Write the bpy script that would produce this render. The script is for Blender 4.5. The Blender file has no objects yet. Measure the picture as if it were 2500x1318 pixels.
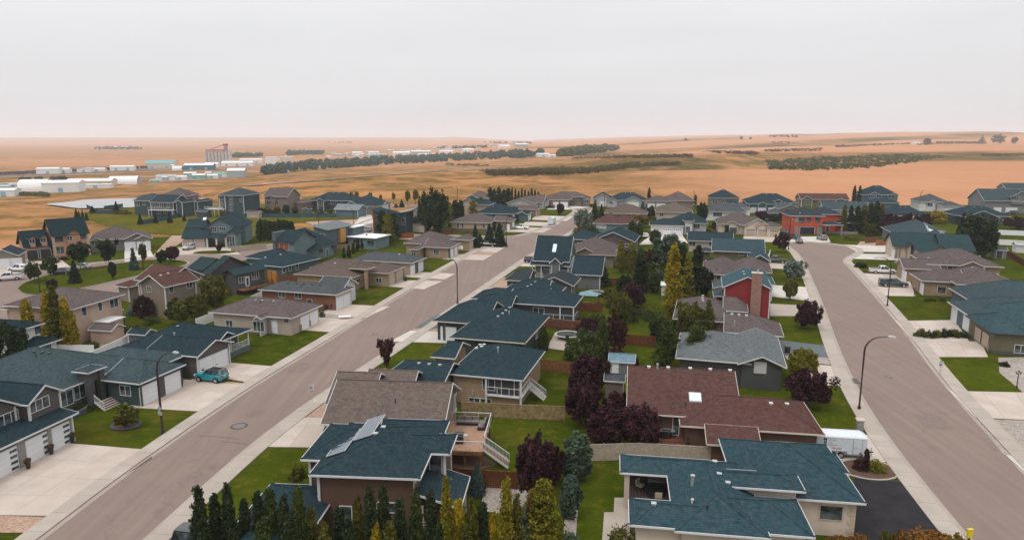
import bpy, bmesh, math, random
import numpy as np
from mathutils import Vector
random.seed(7); RNG = np.random.default_rng(11)
R = math.radians
SC = bpy.context.scene
COL = SC.collection

# ------------------------------------------------------------------ camera, sky, sun, exposure
CAM_H, FPX, PCX, PCY = 32.0, 1720.0, 1250.0, 659.0       # 2500 px wide photograph
TILT = math.atan((PCY - 340.0) / FPX)
cd = bpy.data.cameras.new('camera'); cam = bpy.data.objects.new('camera', cd); COL.objects.link(cam)
cam.location = (0, 0, CAM_H); cam.rotation_euler = (math.pi/2 - TILT, 0, 0)
cd.sensor_width = 36.0; cd.lens = 36.0 * FPX / 2500.0; cd.clip_start = 0.5; cd.clip_end = 60000
SC.camera = cam
SC.view_settings.view_transform = 'Standard'; SC.view_settings.look = 'None'
SC.cycles.volume_bounces = 1
SC.view_settings.exposure = 0.0; SC.view_settings.gamma = 1.0

SUN_EL, SUN_AZ = 58.0, 215.0
W = bpy.data.worlds.new('World'); SC.world = W; W.use_nodes = True
nt = W.node_tree; nt.nodes.clear()
def wn(t, **k):
    n = nt.nodes.new(t)
    for a, b in k.items(): setattr(n, a, b)
    return n
sky = wn('ShaderNodeTexSky', sky_type='NISHITA', sun_disc=False)
sky.sun_elevation = R(SUN_EL); sky.sun_rotation = R(SUN_AZ); sky.dust_density = 4.0
tc = wn('ShaderNodeTexCoord'); sep = wn('ShaderNodeSeparateXYZ'); nt.links.new(tc.outputs['Generated'], sep.inputs[0])
ramp = wn('ShaderNodeValToRGB'); cr = ramp.color_ramp                      # overcast deck: brighter towards the zenith
SKYR = [(0.0, (.64,.67,.73)), (.012, (.665,.685,.735)), (.026, (.755,.755,.785)), (.06, (.815,.815,.83)), (.14, (.845,.85,.87)), (.30, (1.02,1.0,1.0)), (1.0, (1.95,1.95,1.97))]
cr.elements[0].position = 0; cr.elements[1].position = 1
for p, c in SKYR[1:-1]: cr.elements.new(p)
for e, (p, c) in zip(cr.elements, SKYR): e.position = p; e.color = (*c, 1)
nt.links.new(sep.outputs['Z'], ramp.inputs[0])
mp = wn('ShaderNodeMapping'); mp.inputs['Scale'].default_value = (1.2, 1.2, 7.0); nt.links.new(tc.outputs['Generated'], mp.inputs[0])
nz = wn('ShaderNodeTexNoise'); nz.inputs['Scale'].default_value = 2.2; nz.inputs['Detail'].default_value = 4; nt.links.new(mp.outputs[0], nz.inputs['Vector'])
mr = wn('ShaderNodeMapRange'); mr.inputs['From Min'].default_value = .3; mr.inputs['From Max'].default_value = .7
mr.inputs['To Min'].default_value = .96; mr.inputs['To Max'].default_value = 1.035; nt.links.new(nz.outputs[0], mr.inputs[0])
mul = wn('ShaderNodeMixRGB', blend_type='MULTIPLY'); mul.inputs[0].default_value = 1
nt.links.new(ramp.outputs[0], mul.inputs[1]); nt.links.new(mr.outputs[0], mul.inputs[2])
b1 = wn('ShaderNodeBackground'); nt.links.new(mul.outputs[0], b1.inputs[0]); b1.inputs[1].default_value = 1.0
b2 = wn('ShaderNodeBackground'); nt.links.new(sky.outputs[0], b2.inputs[0]); b2.inputs[1].default_value = 0.09
mx = wn('ShaderNodeMixShader'); mx.inputs[0].default_value = .05           # a thin share of clear sky behind the cloud
nt.links.new(b1.outputs[0], mx.inputs[1]); nt.links.new(b2.outputs[0], mx.inputs[2])
wo = wn('ShaderNodeOutputWorld'); nt.links.new(mx.outputs[0], wo.inputs[0])
sd = bpy.data.lights.new('sun', 'SUN'); sd.energy = 1.2; sd.angle = R(14); sd.color = (1, .95, .88)
sun = bpy.data.objects.new('sun', sd); COL.objects.link(sun)
_az = R(SUN_AZ); _d = Vector((math.sin(_az)*math.cos(R(SUN_EL)), math.cos(_az)*math.cos(R(SUN_EL)), math.sin(R(SUN_EL))))
sun.rotation_euler = _d.to_track_quat('Z', 'Y').to_euler()

# ------------------------------------------------------------------ helpers
def ray(px, py):
    u = (px - PCX)/FPX; v = (PCY - py)/FPX; c, s = math.cos(TILT), math.sin(TILT)
    return (u, c + v*s, -s + v*c)
def at(px, py, z=0.0):
    d = ray(px, py); t = (z - CAM_H)/d[2]
    return (t*d[0], t*d[1])
def top_z(px, py, Y):
    d = ray(px, py); return CAM_H + Y*d[2]/d[1]

POND = (-222.0, 424.0, 38.0, 27.0, -6.2)
HAZE = 1.25e-4
def smooth(t):
    t = np.clip(t, 0, 1); return t*t*(3 - 2*t)
def roll(x, y):       # rolling prairie, only beyond the houses
    y = y + 150*np.sin(x*.0034 + .7) + 55*np.sin(x*.0088 + 2)
    a = np.sin(x*.0042 + y*.0105 + .6) + .55*np.sin(x*.006 - y*.0185 + .9*np.sin(x*.0045+y*.003)) + .8*np.sin(x*.0016 - y*.0062 + 2.1 + .8*np.sin(x*.003)) + .5*np.sin(x*.0085 + y*.0047 + .4)
    return a
_PY = np.arange(0, 16001, 10.0)
_PZ = np.interp(_PY, [0,380,600,690,800,1200,1320,1450,1950,2080,2250,4000,16000], [0,0,6.5,1.5,12.5,16,11,16.5,19,14,20,21,21])
_PZ = np.convolve(np.pad(_PZ, 4, mode='edge'), np.hanning(11)[1:-1]/np.hanning(11)[1:-1].sum(), 'valid')
def yw(x, y): return y/(1 + .0006*np.maximum(x, 0)) + 26*np.sin(x*.0085 + 1) + 40*np.sin(x*.0031 + 2)*smooth((y - 500)/400)
def zt(x, y):
    x = np.asarray(x, float); y = np.asarray(y, float); far = smooth((y - 470)/300)
    steps = np.interp(yw(x, y), _PY, _PZ)*smooth((x + 120 + .10*(y-400))/330)
    hill = 47*smooth((y - 1150)/2000)*(.04 + .96*smooth((x - 250)/2000))*smooth((x + 300)/500)
    V = smooth((y - 400 - 1.1*np.maximum(x + 230, -400))/260)*(1 - smooth((x - 120)/700))
    left = 66*smooth((y - 2600)/7000)*smooth((-x + 300)/1500)
    ridge = 5.0*np.exp(-((x + 150 + .1*(y-520))/190)**2 - ((y - 560)/110)**2) + 3.0*np.exp(-((x + 300)/45)**2 - ((y - 385)/35)**2)
    r = roll(x, y)*far*(1.3 + 1.2*smooth((x - 60)/900)*smooth((y - 1000)/1500))
    hum = 1.5*np.sin(x*.047 + y*.018)*np.sin(y*.041 - x*.011 + 1)*smooth((y - 430)/120)*(1 - smooth((y - 1000)/500))*(1 - smooth((x - 40)/160))
    W2 = smooth((y - 300)/85)*smooth((-x - 160)/50)
    z = steps + hill - 12*V - 5*W2*(1 - V) + left + ridge + r*(1 - .75*V) + hum*(1 - V)
    q = np.sqrt(((x - POND[0])/POND[2])**2 + ((y - POND[1])/POND[3])**2); k = smooth((2.2 - q)/1.1)
    return z*(1 - k) + POND[4]*k
def at_t(px, py):
    d = ray(px, py); t = 60.0
    while t < 30000:
        x, y, z = t*d[0], t*d[1], CAM_H + t*d[2]
        if z <= float(zt(x, y)): break
        t *= 1.004
    return (x, y, float(zt(x, y)))

def tag(o, label=None, cat=None, group=None, kind=None):
    if label: o['label'] = label
    if cat: o['category'] = cat
    if group: o['group'] = group
    if kind: o['kind'] = kind
    return o
def new_obj(name, me, parent=None, loc=None, rz=None):
    o = bpy.data.objects.new(name, me); COL.objects.link(o)
    if parent: o.parent = parent
    if loc is not None: o.location = loc
    if rz is not None: o.rotation_euler = (0, 0, rz)
    return o
def empty(name, loc, rz=0.0):
    o = bpy.data.objects.new(name, None); COL.objects.link(o); o.location = loc; o.rotation_euler = (0, 0, rz); o.empty_display_size = .3
    return o

class MB:
    def __init__(s): s.v = []; s.f = []; s.m = []; s.mats = []
    def mi(s, m):
        if m not in s.mats: s.mats.append(m)
        return s.mats.index(m)
    def poly(s, pts, m):
        i = len(s.v); s.v += [tuple(p) for p in pts]; s.f.append(tuple(range(i, i+len(pts)))); s.m.append(s.mi(m)); return s
    def box(s, x0, y0, z0, x1, y1, z1, m):
        i = len(s.v)
        s.v += [(x0,y0,z0),(x1,y0,z0),(x1,y1,z0),(x0,y1,z0),(x0,y0,z1),(x1,y0,z1),(x1,y1,z1),(x0,y1,z1)]
        for q in ((0,3,2,1),(4,5,6,7),(0,1,5,4),(1,2,6,5),(2,3,7,6),(3,0,4,7)):
            s.f.append(tuple(i+k for k in q)); s.m.append(s.mi(m))
        return s
    def bar(s, a, b, wd, h, m, up=(0,0,1)):           # box between two points
        a = Vector(a); b = Vector(b); d = (b-a)
        if d.length < 1e-6: return s
        d.normalize(); upv = Vector(up)
        if abs(d.dot(upv)) > .99: upv = Vector((1,0,0))
        sx = d.cross(upv).normalized()*(wd/2); sy = sx.cross(d).normalized()*(h/2)
        i = len(s.v)
        for p in (a, b):
            for q in (-sx-sy, sx-sy, sx+sy, -sx+sy): s.v.append(tuple(p+q))
        for q in ((0,1,2,3),(7,6,5,4),(0,4,5,1),(1,5,6,2),(2,6,7,3),(3,7,4,0)):
            s.f.append(tuple(i+k for k in q)); s.m.append(s.mi(m))
        return s
    def tube(s, pts, rad, m, n=8, cap=True):
        rings = []
        P = [Vector(p) for p in pts]
        rr = rad if isinstance(rad, (list, tuple)) else [rad]*len(P)
        for k, p in enumerate(P):
            d = (P[min(k+1, len(P)-1)] - P[max(k-1, 0)]).normalized()
            a = d.cross(Vector((0,0,1)))
            if a.length < 1e-3: a = Vector((1,0,0))
            a.normalize(); b = d.cross(a)
            i = len(s.v); rings.append(i)
            for j in range(n):
                t = 2*math.pi*j/n; s.v.append(tuple(p + (a*math.cos(t) + b*math.sin(t))*rr[k]))
        mi = s.mi(m)
        for k in range(len(rings)-1):
            for j in range(n):
                s.f.append((rings[k]+j, rings[k]+(j+1)%n, rings[k+1]+(j+1)%n, rings[k+1]+j)); s.m.append(mi)
        if cap:
            s.f.append(tuple(rings[0]+j for j in range(n))[::-1]); s.m.append(mi)
            s.f.append(tuple(rings[-1]+j for j in range(n))); s.m.append(mi)
        return s
    def prism(s, pts2, z0, z1, m):                    # vertical prism on an xy polygon
        n = len(pts2); i = len(s.v)
        a = sum(pts2[k][0]*pts2[(k+1)%n][1] - pts2[(k+1)%n][0]*pts2[k][1] for k in range(n))
        if a < 0: pts2 = pts2[::-1]
        s.v += [(p[0],p[1],z0) for p in pts2] + [(p[0],p[1],z1) for p in pts2]
        mi = s.mi(m)
        s.f.append(tuple(i+k for k in range(n))[::-1]); s.m.append(mi)
        s.f.append(tuple(i+n+k for k in range(n))); s.m.append(mi)
        for k in range(n):
            s.f.append((i+k, i+(k+1)%n, i+n+(k+1)%n, i+n+k)); s.m.append(mi)
        return s
    def mesh(s, name='mesh', smoothf=False, fix=True):
        me = bpy.data.meshes.new(name); me.from_pydata(s.v, [], s.f)
        for m in s.mats: me.materials.append(m)
        if len(s.mats) > 1: me.polygons.foreach_set('material_index', s.m)
        if smoothf: me.polygons.foreach_set('use_smooth', [True]*len(me.polygons))
        if fix and len(s.f) < 4000:
            bm = bmesh.new(); bm.from_mesh(me); bmesh.ops.recalc_face_normals(bm, faces=bm.faces); bm.to_mesh(me); bm.free()
        me.update(); return me
    def build(s, name, parent=None, loc=None, rz=None, smoothf=False):
        return new_obj(name, s.mesh(name, smoothf), parent, loc, rz)
CACHE = {}
def cached(key, fn):
    if key not in CACHE: CACHE[key] = fn()
    return CACHE[key]

# ------------------------------------------------------------------ materials
MATS = {}
def srgb(c):
    return tuple((v/255/12.92) if v/255 <= .04045 else ((v/255+.055)/1.055)**2.4 for v in c)
class NT:
    def __init__(s, name):
        s.m = bpy.data.materials.new(name); s.m.use_nodes = True; s.t = s.m.node_tree
        s.b = s.t.nodes['Principled BSDF']
    def n(s, t, **k):
        q = s.t.nodes.new(t)
        for a, b in k.items(): setattr(q, a, b)
        return q
    def l(s, a, b): s.t.links.new(a, b)
    def co(s, kind='Object', scale=(1,1,1), rot=(0,0,0)):
        if kind == 'World': out = s.n('ShaderNodeNewGeometry').outputs['Position']
        else: out = s.n('ShaderNodeTexCoord').outputs[kind]
        m = s.n('ShaderNodeMapping'); m.inputs['Scale'].default_value = scale; m.inputs['Rotation'].default_value = rot
        s.l(out, m.inputs[0]); return m.outputs[0]
    def noise(s, vec, scale, detail=3, rough=.55):
        q = s.n('ShaderNodeTexNoise'); q.inputs['Scale'].default_value = scale; q.inputs['Detail'].default_value = detail
        q.inputs['Roughness'].default_value = rough; s.l(vec, q.inputs['Vector']); return q.outputs[0]
    def rng(s, v, a, b, c, d):
        q = s.n('ShaderNodeMapRange'); 
        for i, x in zip(('From Min','From Max','To Min','To Max'), (a,b,c,d)): q.inputs[i].default_value = x
        s.l(v, q.inputs[0]); return q.outputs[0]
    def mix(s, f, a, b, mode='MIX'):
        q = s.n('ShaderNodeMixRGB', blend_type=mode)
        for i, x in zip((0,1,2), (f,a,b)):
            if hasattr(x, 'is_linked') or hasattr(x, 'links'): s.l(x, q.inputs[i])
            elif i == 0: q.inputs[0].default_value = x
            else: q.inputs[i].default_value = (*x, 1) if len(x) == 3 else x
        return q.outputs[0]
    def bump(s, h, st=.3, dist=.05):
        q = s.n('ShaderNodeBump'); q.inputs['Strength'].default_value = st; q.inputs['Distance'].default_value = dist
        s.l(h, q.inputs['Height']); s.l(q.outputs[0], s.b.inputs['Normal'])
    def col(s, c):
        if hasattr(c, 'links'): s.l(c, s.b.inputs['Base Color'])
        else: s.b.inputs['Base Color'].default_value = (*c, 1)
    def rough(s, r): s.b.inputs['Roughness'].default_value = r
def scl(c, k): return tuple(v*k for v in c)

def plain(name, c, rough=.6, var=.12, scale=2.0, metal=0, world=False):
    if name in MATS: return MATS[name]
    t = NT(name); v = t.co('World' if world else 'Object')
    f = t.noise(v, scale, 3)
    t.col(t.mix(t.rng(f, .3, .7, 0, 1), scl(c, 1-var), scl(c, 1+var)))
    t.rough(rough); t.b.inputs['Metallic'].default_value = metal; t.b.inputs['Specular IOR Level'].default_value = .5 if rough < .5 else .12
    MATS[name] = t.m; return t.m
def wall_mat(c, kind='siding'):
    key = ('wall', c, kind)
    if key in MATS: return MATS[key]
    t = NT('wall_%s' % kind); v = t.co('Object')
    f = t.noise(v, .7, 4); f2 = t.noise(v, 14, 2)
    col = t.mix(t.rng(f, .3, .7, 0, 1), scl(c, .86), scl(c, 1.1))
    col = t.mix(.22, col, t.mix(f2, scl(c, .7), scl(c, 1.3)))
    if kind == 'siding':
        w = t.n('ShaderNodeTexWave', wave_type='BANDS', bands_direction='Z', wave_profile='SAW'); w.inputs['Scale'].default_value = 1.0/(.19*math.pi*2)*math.pi*.55
        t.l(v, w.inputs['Vector']); t.bump(w.outputs[0], .5, .03)
        col = t.mix(t.rng(w.outputs[0], 0, .22, .28, 0), col, scl(c, .45))
    elif kind in ('brick', 'stone'):
        br = t.n('ShaderNodeTexBrick'); 
        sc = 4.5 if kind == 'brick' else 1.6
        rot = t.n('ShaderNodeVectorMath', operation='ADD')
        # run the courses along z on every side of the wall
        cx = t.n('ShaderNodeSeparateXYZ'); t.l(v, cx.inputs[0]); ad = t.n('ShaderNodeMath', operation='ADD'); t.l(cx.outputs[0], ad.inputs[0]); t.l(cx.outputs[1], ad.inputs[1])
        cb = t.n('ShaderNodeCombineXYZ'); t.l(ad.outputs[0], cb.inputs[0]); t.l(cx.outputs[2], cb.inputs[1]); t.l(cb.outputs[0], br.inputs['Vector'])
        br.inputs['Scale'].default_value = sc; br.inputs['Mortar Size'].default_value = .03 if kind == 'brick' else .045
        br.inputs['Color1'].default_value = (*scl(c, .62), 1); br.inputs['Color2'].default_value = (*scl(c, 1.35), 1); br.inputs['Mortar'].default_value = (*scl(c, .8), 1)
        br.inputs['Bias'].default_value = 0; col = t.mix(.75, col, br.outputs[0]); t.bump(br.outputs[1], -.5, .03)
    else:
        t.bump(f2, .15, .01)
    t.col(col); t.rough(.75); MATS[key] = t.m; return t.m
def roof_mat(c):
    key = ('roof', c)
    if key in MATS: return MATS[key]
    t = NT('asphalt_shingles'); v = t.co('Object')
    sp = t.n('ShaderNodeSeparateXYZ'); t.l(v, sp.inputs[0])
    ad = t.n('ShaderNodeMath', operation='ADD'); t.l(sp.outputs[0], ad.inputs[0]); t.l(sp.outputs[1], ad.inputs[1])
    cb = t.n('ShaderNodeCombineXYZ'); t.l(ad.outputs[0], cb.inputs[0]); t.l(sp.outputs[2], cb.inputs[1])
    br = t.n('ShaderNodeTexBrick'); t.l(cb.outputs[0], br.inputs['Vector'])
    br.inputs['Scale'].default_value = 1; br.inputs['Brick Width'].default_value = .42; br.inputs['Row Height'].default_value = .09
    br.inputs['Mortar Size'].default_value = .012; br.inputs['Mortar Smooth'].default_value = .4
    br.inputs['Color1'].default_value = (*scl(c, .6), 1); br.inputs['Color2'].default_value = (*scl(c, 1.5), 1); br.inputs['Mortar'].default_value = (*scl(c, .45), 1)
    f = t.noise(v, .25, 4); f2 = t.noise(v, 3.6, 4, .75)
    col = t.mix(t.rng(f2, .34, .66, 0, 1), scl(c, .6), scl(c, 1.45))
    col = t.mix(.5, col, br.outputs[0])
    f3 = t.noise(v, 2.1, 4, .7); col = t.mix(t.rng(f3, .42, .7, 0, .5), col, (sum(c)*.55, sum(c)*.55, sum(c)*.56))
    col = t.mix(t.rng(f, .35, .68, 0, .32), col, scl(c, 1.25))
    st = t.noise(t.co('Object', (1.6, 1.6, .12)), 1.1, 3)
    col = t.mix(t.rng(st, .52, .75, 0, .25), col, scl(c, .6))
    t.col(col); t.rough(.92); t.b.inputs['Specular IOR Level'].default_value = 0; t.bump(br.outputs[1], -.4, .02)
    MATS[key] = t.m; return t.m
def leaf_mat(name, c1, c2):
    if name in MATS: return MATS[name]
    t = NT(name); g = t.n('ShaderNodeNewGeometry'); oi = t.n('ShaderNodeObjectInfo')
    v = t.co('Object'); f = t.noise(v, .9, 2)
    a = t.mix(g.outputs['Random Per Island'], c1, c2)
    a = t.mix(t.rng(f, .38, .62, 0, .55), a, scl(c1, .55))
    a = t.mix(t.rng(oi.outputs['Random'], 0, 1, 0, .35), a, scl(c2, 1.15)); f9 = t.noise(v, .45, 3, .6); a = t.mix(t.rng(f9, .52, .68, 0, .6), a, (c2[0]*1.7, c2[1]*1.45, c2[2]*1.2))
    t.col(a); t.rough(.8); t.b.inputs['Specular IOR Level'].default_value = .05
    MATS[name] = t.m; return t.m

M_TRIM = plain('white_trim', (.52,.52,.53), .5, .05)
M_TRIMD = plain('dark_trim', (.05,.05,.055), .5, .1)
M_DOORW = plain('white_garage_door', (.62,.63,.65), .45, .04)
M_TAN = plain('tan_paint', (.40,.32,.25), .55, .06)
M_TANT = plain('beige_trim', (.5,.44,.38), .55, .06)
M_GLASS = NT('window_glass')
_v = M_GLASS.co('Object'); M_GLASS.col(M_GLASS.mix(M_GLASS.rng(M_GLASS.noise(_v, .9, 2), .4, .62, 0, 1), (.012,.018,.022), (.10,.12,.13))); M_GLASS.rough(.06); M_GLASS.b.inputs['Specular IOR Level'].default_value = .6; M_GLASS = M_GLASS.m
M_BLIND = plain('white_blind', (.42,.43,.44), .6, .15, 6)
M_BLACK = plain('black_plastic', (.02,.02,.022), .45, .2)
M_STEEL = plain('galvanised_steel', (.45,.47,.48), .4, .1, metal=.6)
M_LAMP = plain('brown_lamp_post', (.045,.028,.026), .5, .1)
M_WOOD = plain('cedar_boards', (.16,.075,.035), .8, .35, 3)
M_WOODL = plain('bleached_boards', (.24,.17,.09), .8, .4, 2.2)
M_WOODR = plain('red_stained_boards', (.11,.034,.018), .75, .3, 2.5)
M_VINYL = plain('white_vinyl', (.66,.66,.66), .5, .05)
M_TEALF = plain('teal_painted_boards', (.03,.075,.09), .8, .25, 1.2)
M_BEIGEF = plain('beige_panel', (.33,.28,.22), .8, .18, 3)
M_TYRE = plain('tyre_rubber', (.015,.015,.016), .85, .2)
M_RIM = plain('alloy_rim', (.5,.5,.52), .3, .1, metal=.7)
M_BARK = plain('bark', (.07,.055,.045), .95, .35, 5)
M_RED = plain('tail_light_red', (.4,.02,.02), .25, .1)
M_LENS = plain('lamp_lens', (.7,.7,.68), .15, .05)
M_STONEG = wall_mat((.22,.21,.2), 'stone'); M_STONED = wall_mat((.06,.06,.062), 'stone'); M_STONET = wall_mat((.25,.18,.13), 'stone'); M_BRICKR = wall_mat((.22,.105,.075), 'brick')
M_CREAMST = wall_mat((.44,.36,.29), 'plain')

def conc(name, c, slabvar=.1):
    if name in MATS: return MATS[name]
    t = NT(name); v = t.co('World'); oi = t.n('ShaderNodeObjectInfo')
    f = t.noise(v, .35, 5, .6); f2 = t.noise(v, 6, 4, .65)
    col = t.mix(t.rng(f, .3, .72, 0, 1), scl(c, .84), scl(c, 1.1))
    col = t.mix(t.rng(f2, .3, .75, 0, .3), col, scl(c, .72))
    col = t.mix(t.rng(oi.outputs['Random'], 0, 1, 0, slabvar), col, (c[0]*.72, c[1]*.66, c[2]*.6))
    st = t.noise(t.co('World', (.5, .5, 1)), 1.3, 5, .7)
    col = t.mix(t.rng(st, .6, .78, 0, .35), col, (c[0]*.6, c[1]*.52, c[2]*.45))
    t.col(col); t.rough(.9); t.b.inputs['Specular IOR Level'].default_value = .2; t.bump(f2, .12, .01)
    MATS[name] = t.m; return t.m
M_CONC = conc('drive_concrete', (.455,.39,.345), .35)
M_CONCW = conc('pale_concrete', (.5,.465,.43), .2)
M_WALK = conc('sidewalk_concrete', (.37,.325,.285), .35)
M_GUT = conc('gutter_concrete', (.33,.285,.25), .3)
M_KERB = conc('kerb_concrete', (.3,.265,.235), .2)
# ------------------------------------------------------------------ ground materials
def mk_field():
    t = NT('prairie_field'); P = t.co('World'); at_ = t.n('ShaderNodeAttribute'); at_.attribute_name = 'rough'; g2 = t.n('ShaderNodeAttribute'); g2.attribute_name = 'green'
    big = t.noise(P, .0022, 4, .6); mid = t.noise(P, .011, 5, .62); sm = t.noise(P, .035, 5, .65); fine = t.noise(P, .13, 5, .7); grain = t.noise(P, .9, 3, .7)
    wv = t.n('ShaderNodeTexWave', wave_type='BANDS', bands_direction='Y'); wv.inputs['Scale'].default_value = .022; wv.inputs['Distortion'].default_value = 6.0; wv.inputs['Detail'].default_value = 3; wv.inputs['Detail Scale'].default_value = .3
    t.l(t.co('World', (.4, 1, 1), (0, 0, R(14))), wv.inputs['Vector'])
    stub = t.mix(t.rng(big, .35, .65, 0, 1), (.42,.205,.108), (.47,.245,.142))
    stub = t.mix(t.rng(wv.outputs[0], .1, .9, 0, .45), stub, (.47,.23,.125))
    stub = t.mix(t.rng(mid, .48, .7, 0, .5), stub, (.335,.15,.066))
    stub = t.mix(t.rng(sm, .5, .75, 0, .35), stub, (.50,.265,.15))
    dry = t.mix(t.rng(mid, .42, .58, 0, 1), (.40,.195,.085), (.19,.112,.04))
    dry = t.mix(t.rng(sm, .47, .57, 0, .9), dry, (.10,.075,.02))
    dry = t.mix(t.rng(fine, .48, .62, 0, .6), dry, (.37,.19,.085))
    dry = t.mix(t.rng(big, .45, .62, 0, .5), dry, (.26,.125,.06))
    col = t.mix(at_.outputs['Fac'], stub, dry)
    gm = t.mix(1.0, g2.outputs['Fac'], t.rng(sm, .30, .52, .25, 1), 'MULTIPLY')
    col = t.mix(gm, col, t.mix(t.rng(fine, .35, .65, 0, 1), (.04,.038,.010), (.115,.083,.024)))
    col = t.mix(t.rng(fine, .3, .7, 0, .3), col, t.mix(1.0, col, (.70,.66,.58), 'MULTIPLY'))
    col = t.mix(t.rng(grain, .35, .7, 0, .25), col, t.mix(1.0, col, (.6,.58,.5), 'MULTIPLY'))
    t.col(col); t.rough(.95); t.b.inputs['Specular IOR Level'].default_value = 0; t.bump(fine, .6, 1.2); return t.m
def mk_lawn(name, a, b, dry):
    t = NT(name); P = t.co('World')
    big = t.noise(P, .05, 4); mid = t.noise(P, .28, 4, .6); fine = t.noise(P, 5, 4, .7)
    col = t.mix(t.rng(mid, .34, .66, 0, 1), a, b); mm = t.noise(P, .13, 4, .6)
    col = t.mix(t.rng(big, .42, .62, 0, .55), col, scl(b, 1.45)); col = t.mix(t.rng(mm, .5, .68, 0, .75), col, dry)
    sp = t.noise(P, .6, 5, .75); col = t.mix(t.rng(sp, .53, .66, 0, .8), col, scl(dry, 1.25)); col = t.mix(t.rng(sp, .30, .44, .5, 0), col, scl(a, .7))
    wv = t.n('ShaderNodeTexWave', wave_type='BANDS', bands_direction='X'); wv.inputs['Scale'].default_value = .5; wv.inputs['Distortion'].default_value = .6
    t.l(t.co('World', (1,1,1), (0, 0, R(80))), wv.inputs['Vector']); col = t.mix(t.rng(wv.outputs[0], 0, 1, 0, .12), col, scl(b, 1.25))
    col = t.mix(t.rng(fine, .3, .7, 0, .5), col, scl(a, .55))
    t.col(col); t.rough(.95); t.b.inputs['Specular IOR Level'].default_value = 0; t.bump(fine, .6, .06); return t.m
def mk_road():
    t = NT('road_asphalt'); P = t.co('World'); c = (.20,.15,.128)
    st = t.noise(t.co('World', (1.2, .035, 1), (0, 0, R(13))), 1, 4, .6)
    big = t.noise(P, .09, 4); fine = t.noise(P, 7, 3, .7); pat = t.noise(P, .4, 5, .65)
    col = t.mix(t.rng(st, .3, .7, 0, 1), scl(c, .88), scl(c, 1.12))
    col = t.mix(t.rng(big, .4, .66, 0, .4), col, (.165,.125,.112))
    col = t.mix(t.rng(pat, .57, .75, 0, .35), col, scl(c, .72))
    col = t.mix(t.rng(fine, .3, .7, 0, .3), col, scl(c, .74))
    vo = t.n('ShaderNodeTexVoronoi', feature='DISTANCE_TO_EDGE'); vo.inputs['Scale'].default_value = .16; nv = t.n('ShaderNodeVectorMath', operation='MULTIPLY_ADD'); nq = t.n('ShaderNodeTexNoise'); nq.inputs['Scale'].default_value = .5; nq.inputs['Detail'].default_value = 4; t.l(P, nq.inputs['Vector']); t.l(nq.outputs[1], nv.inputs[0]); nv.inputs[1].default_value = (3,3,3); t.l(P, nv.inputs[2]); t.l(nv.outputs[0], vo.inputs['Vector'])
    ck = t.mix(1.0, t.rng(vo.outputs['Distance'], .004, .02, 1, 0), t.rng(t.noise(P, .06, 3), .45, .6, 0, .25), 'MULTIPLY'); col = t.mix(ck, col, scl(c, .45))
    ol = t.noise(P, .22, 3, .5); col = t.mix(t.rng(ol, .64, .74, 0, .4), col, scl(c, .55))
    t.col(col); t.rough(.92); t.b.inputs['Specular IOR Level'].default_value = .2; t.bump(fine, .2, .01); return t.m
def mk_gravel(name, a, b):
    t = NT(name); P = t.co('World'); vo = t.n('ShaderNodeTexVoronoi'); vo.inputs['Scale'].default_value = 9; t.l(P, vo.inputs['Vector'])
    sp = t.n('ShaderNodeSeparateColor'); t.l(vo.outputs['Color'], sp.inputs[0])
    col = t.mix(sp.outputs[0], a, b); f = t.noise(P, .5, 4); col = t.mix(t.rng(f, .4, .7, 0, .4), col, scl(a, .75))
    t.col(col); t.rough(.95); t.bump(vo.outputs['Distance'], -.5, .05); return t.m
M_FIELD = mk_field()
M_LAWN = mk_lawn('mown_lawn', (.024,.041,.003), (.05,.064,.004), (.10,.082,.012))
M_SLOPE = mk_lawn('rough_grass', (.06,.066,.007), (.095,.085,.012), (.14,.095,.022))
M_ROAD = mk_road()
M_GRAV = mk_gravel('tan_gravel', (.22,.135,.09), (.42,.29,.215)); M_GRAVG = mk_gravel('grey_gravel', (.17,.145,.125), (.4,.35,.31))
M_MULCH = mk_gravel('bark_mulch', (.05,.026,.018), (.12,.06,.04))
M_ASPH = plain('fresh_black_asphalt', (.018,.017,.019), .8, .3, .6, world=True); M_BLUEG = conc('blue_grey_concrete', (.105,.125,.135), .2)
M_TAR = plain('tar_sealant', (.075,.065,.062), .7, .3); M_IRON = plain('cast_iron', (.15,.135,.13), .6, .3, 8)

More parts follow.
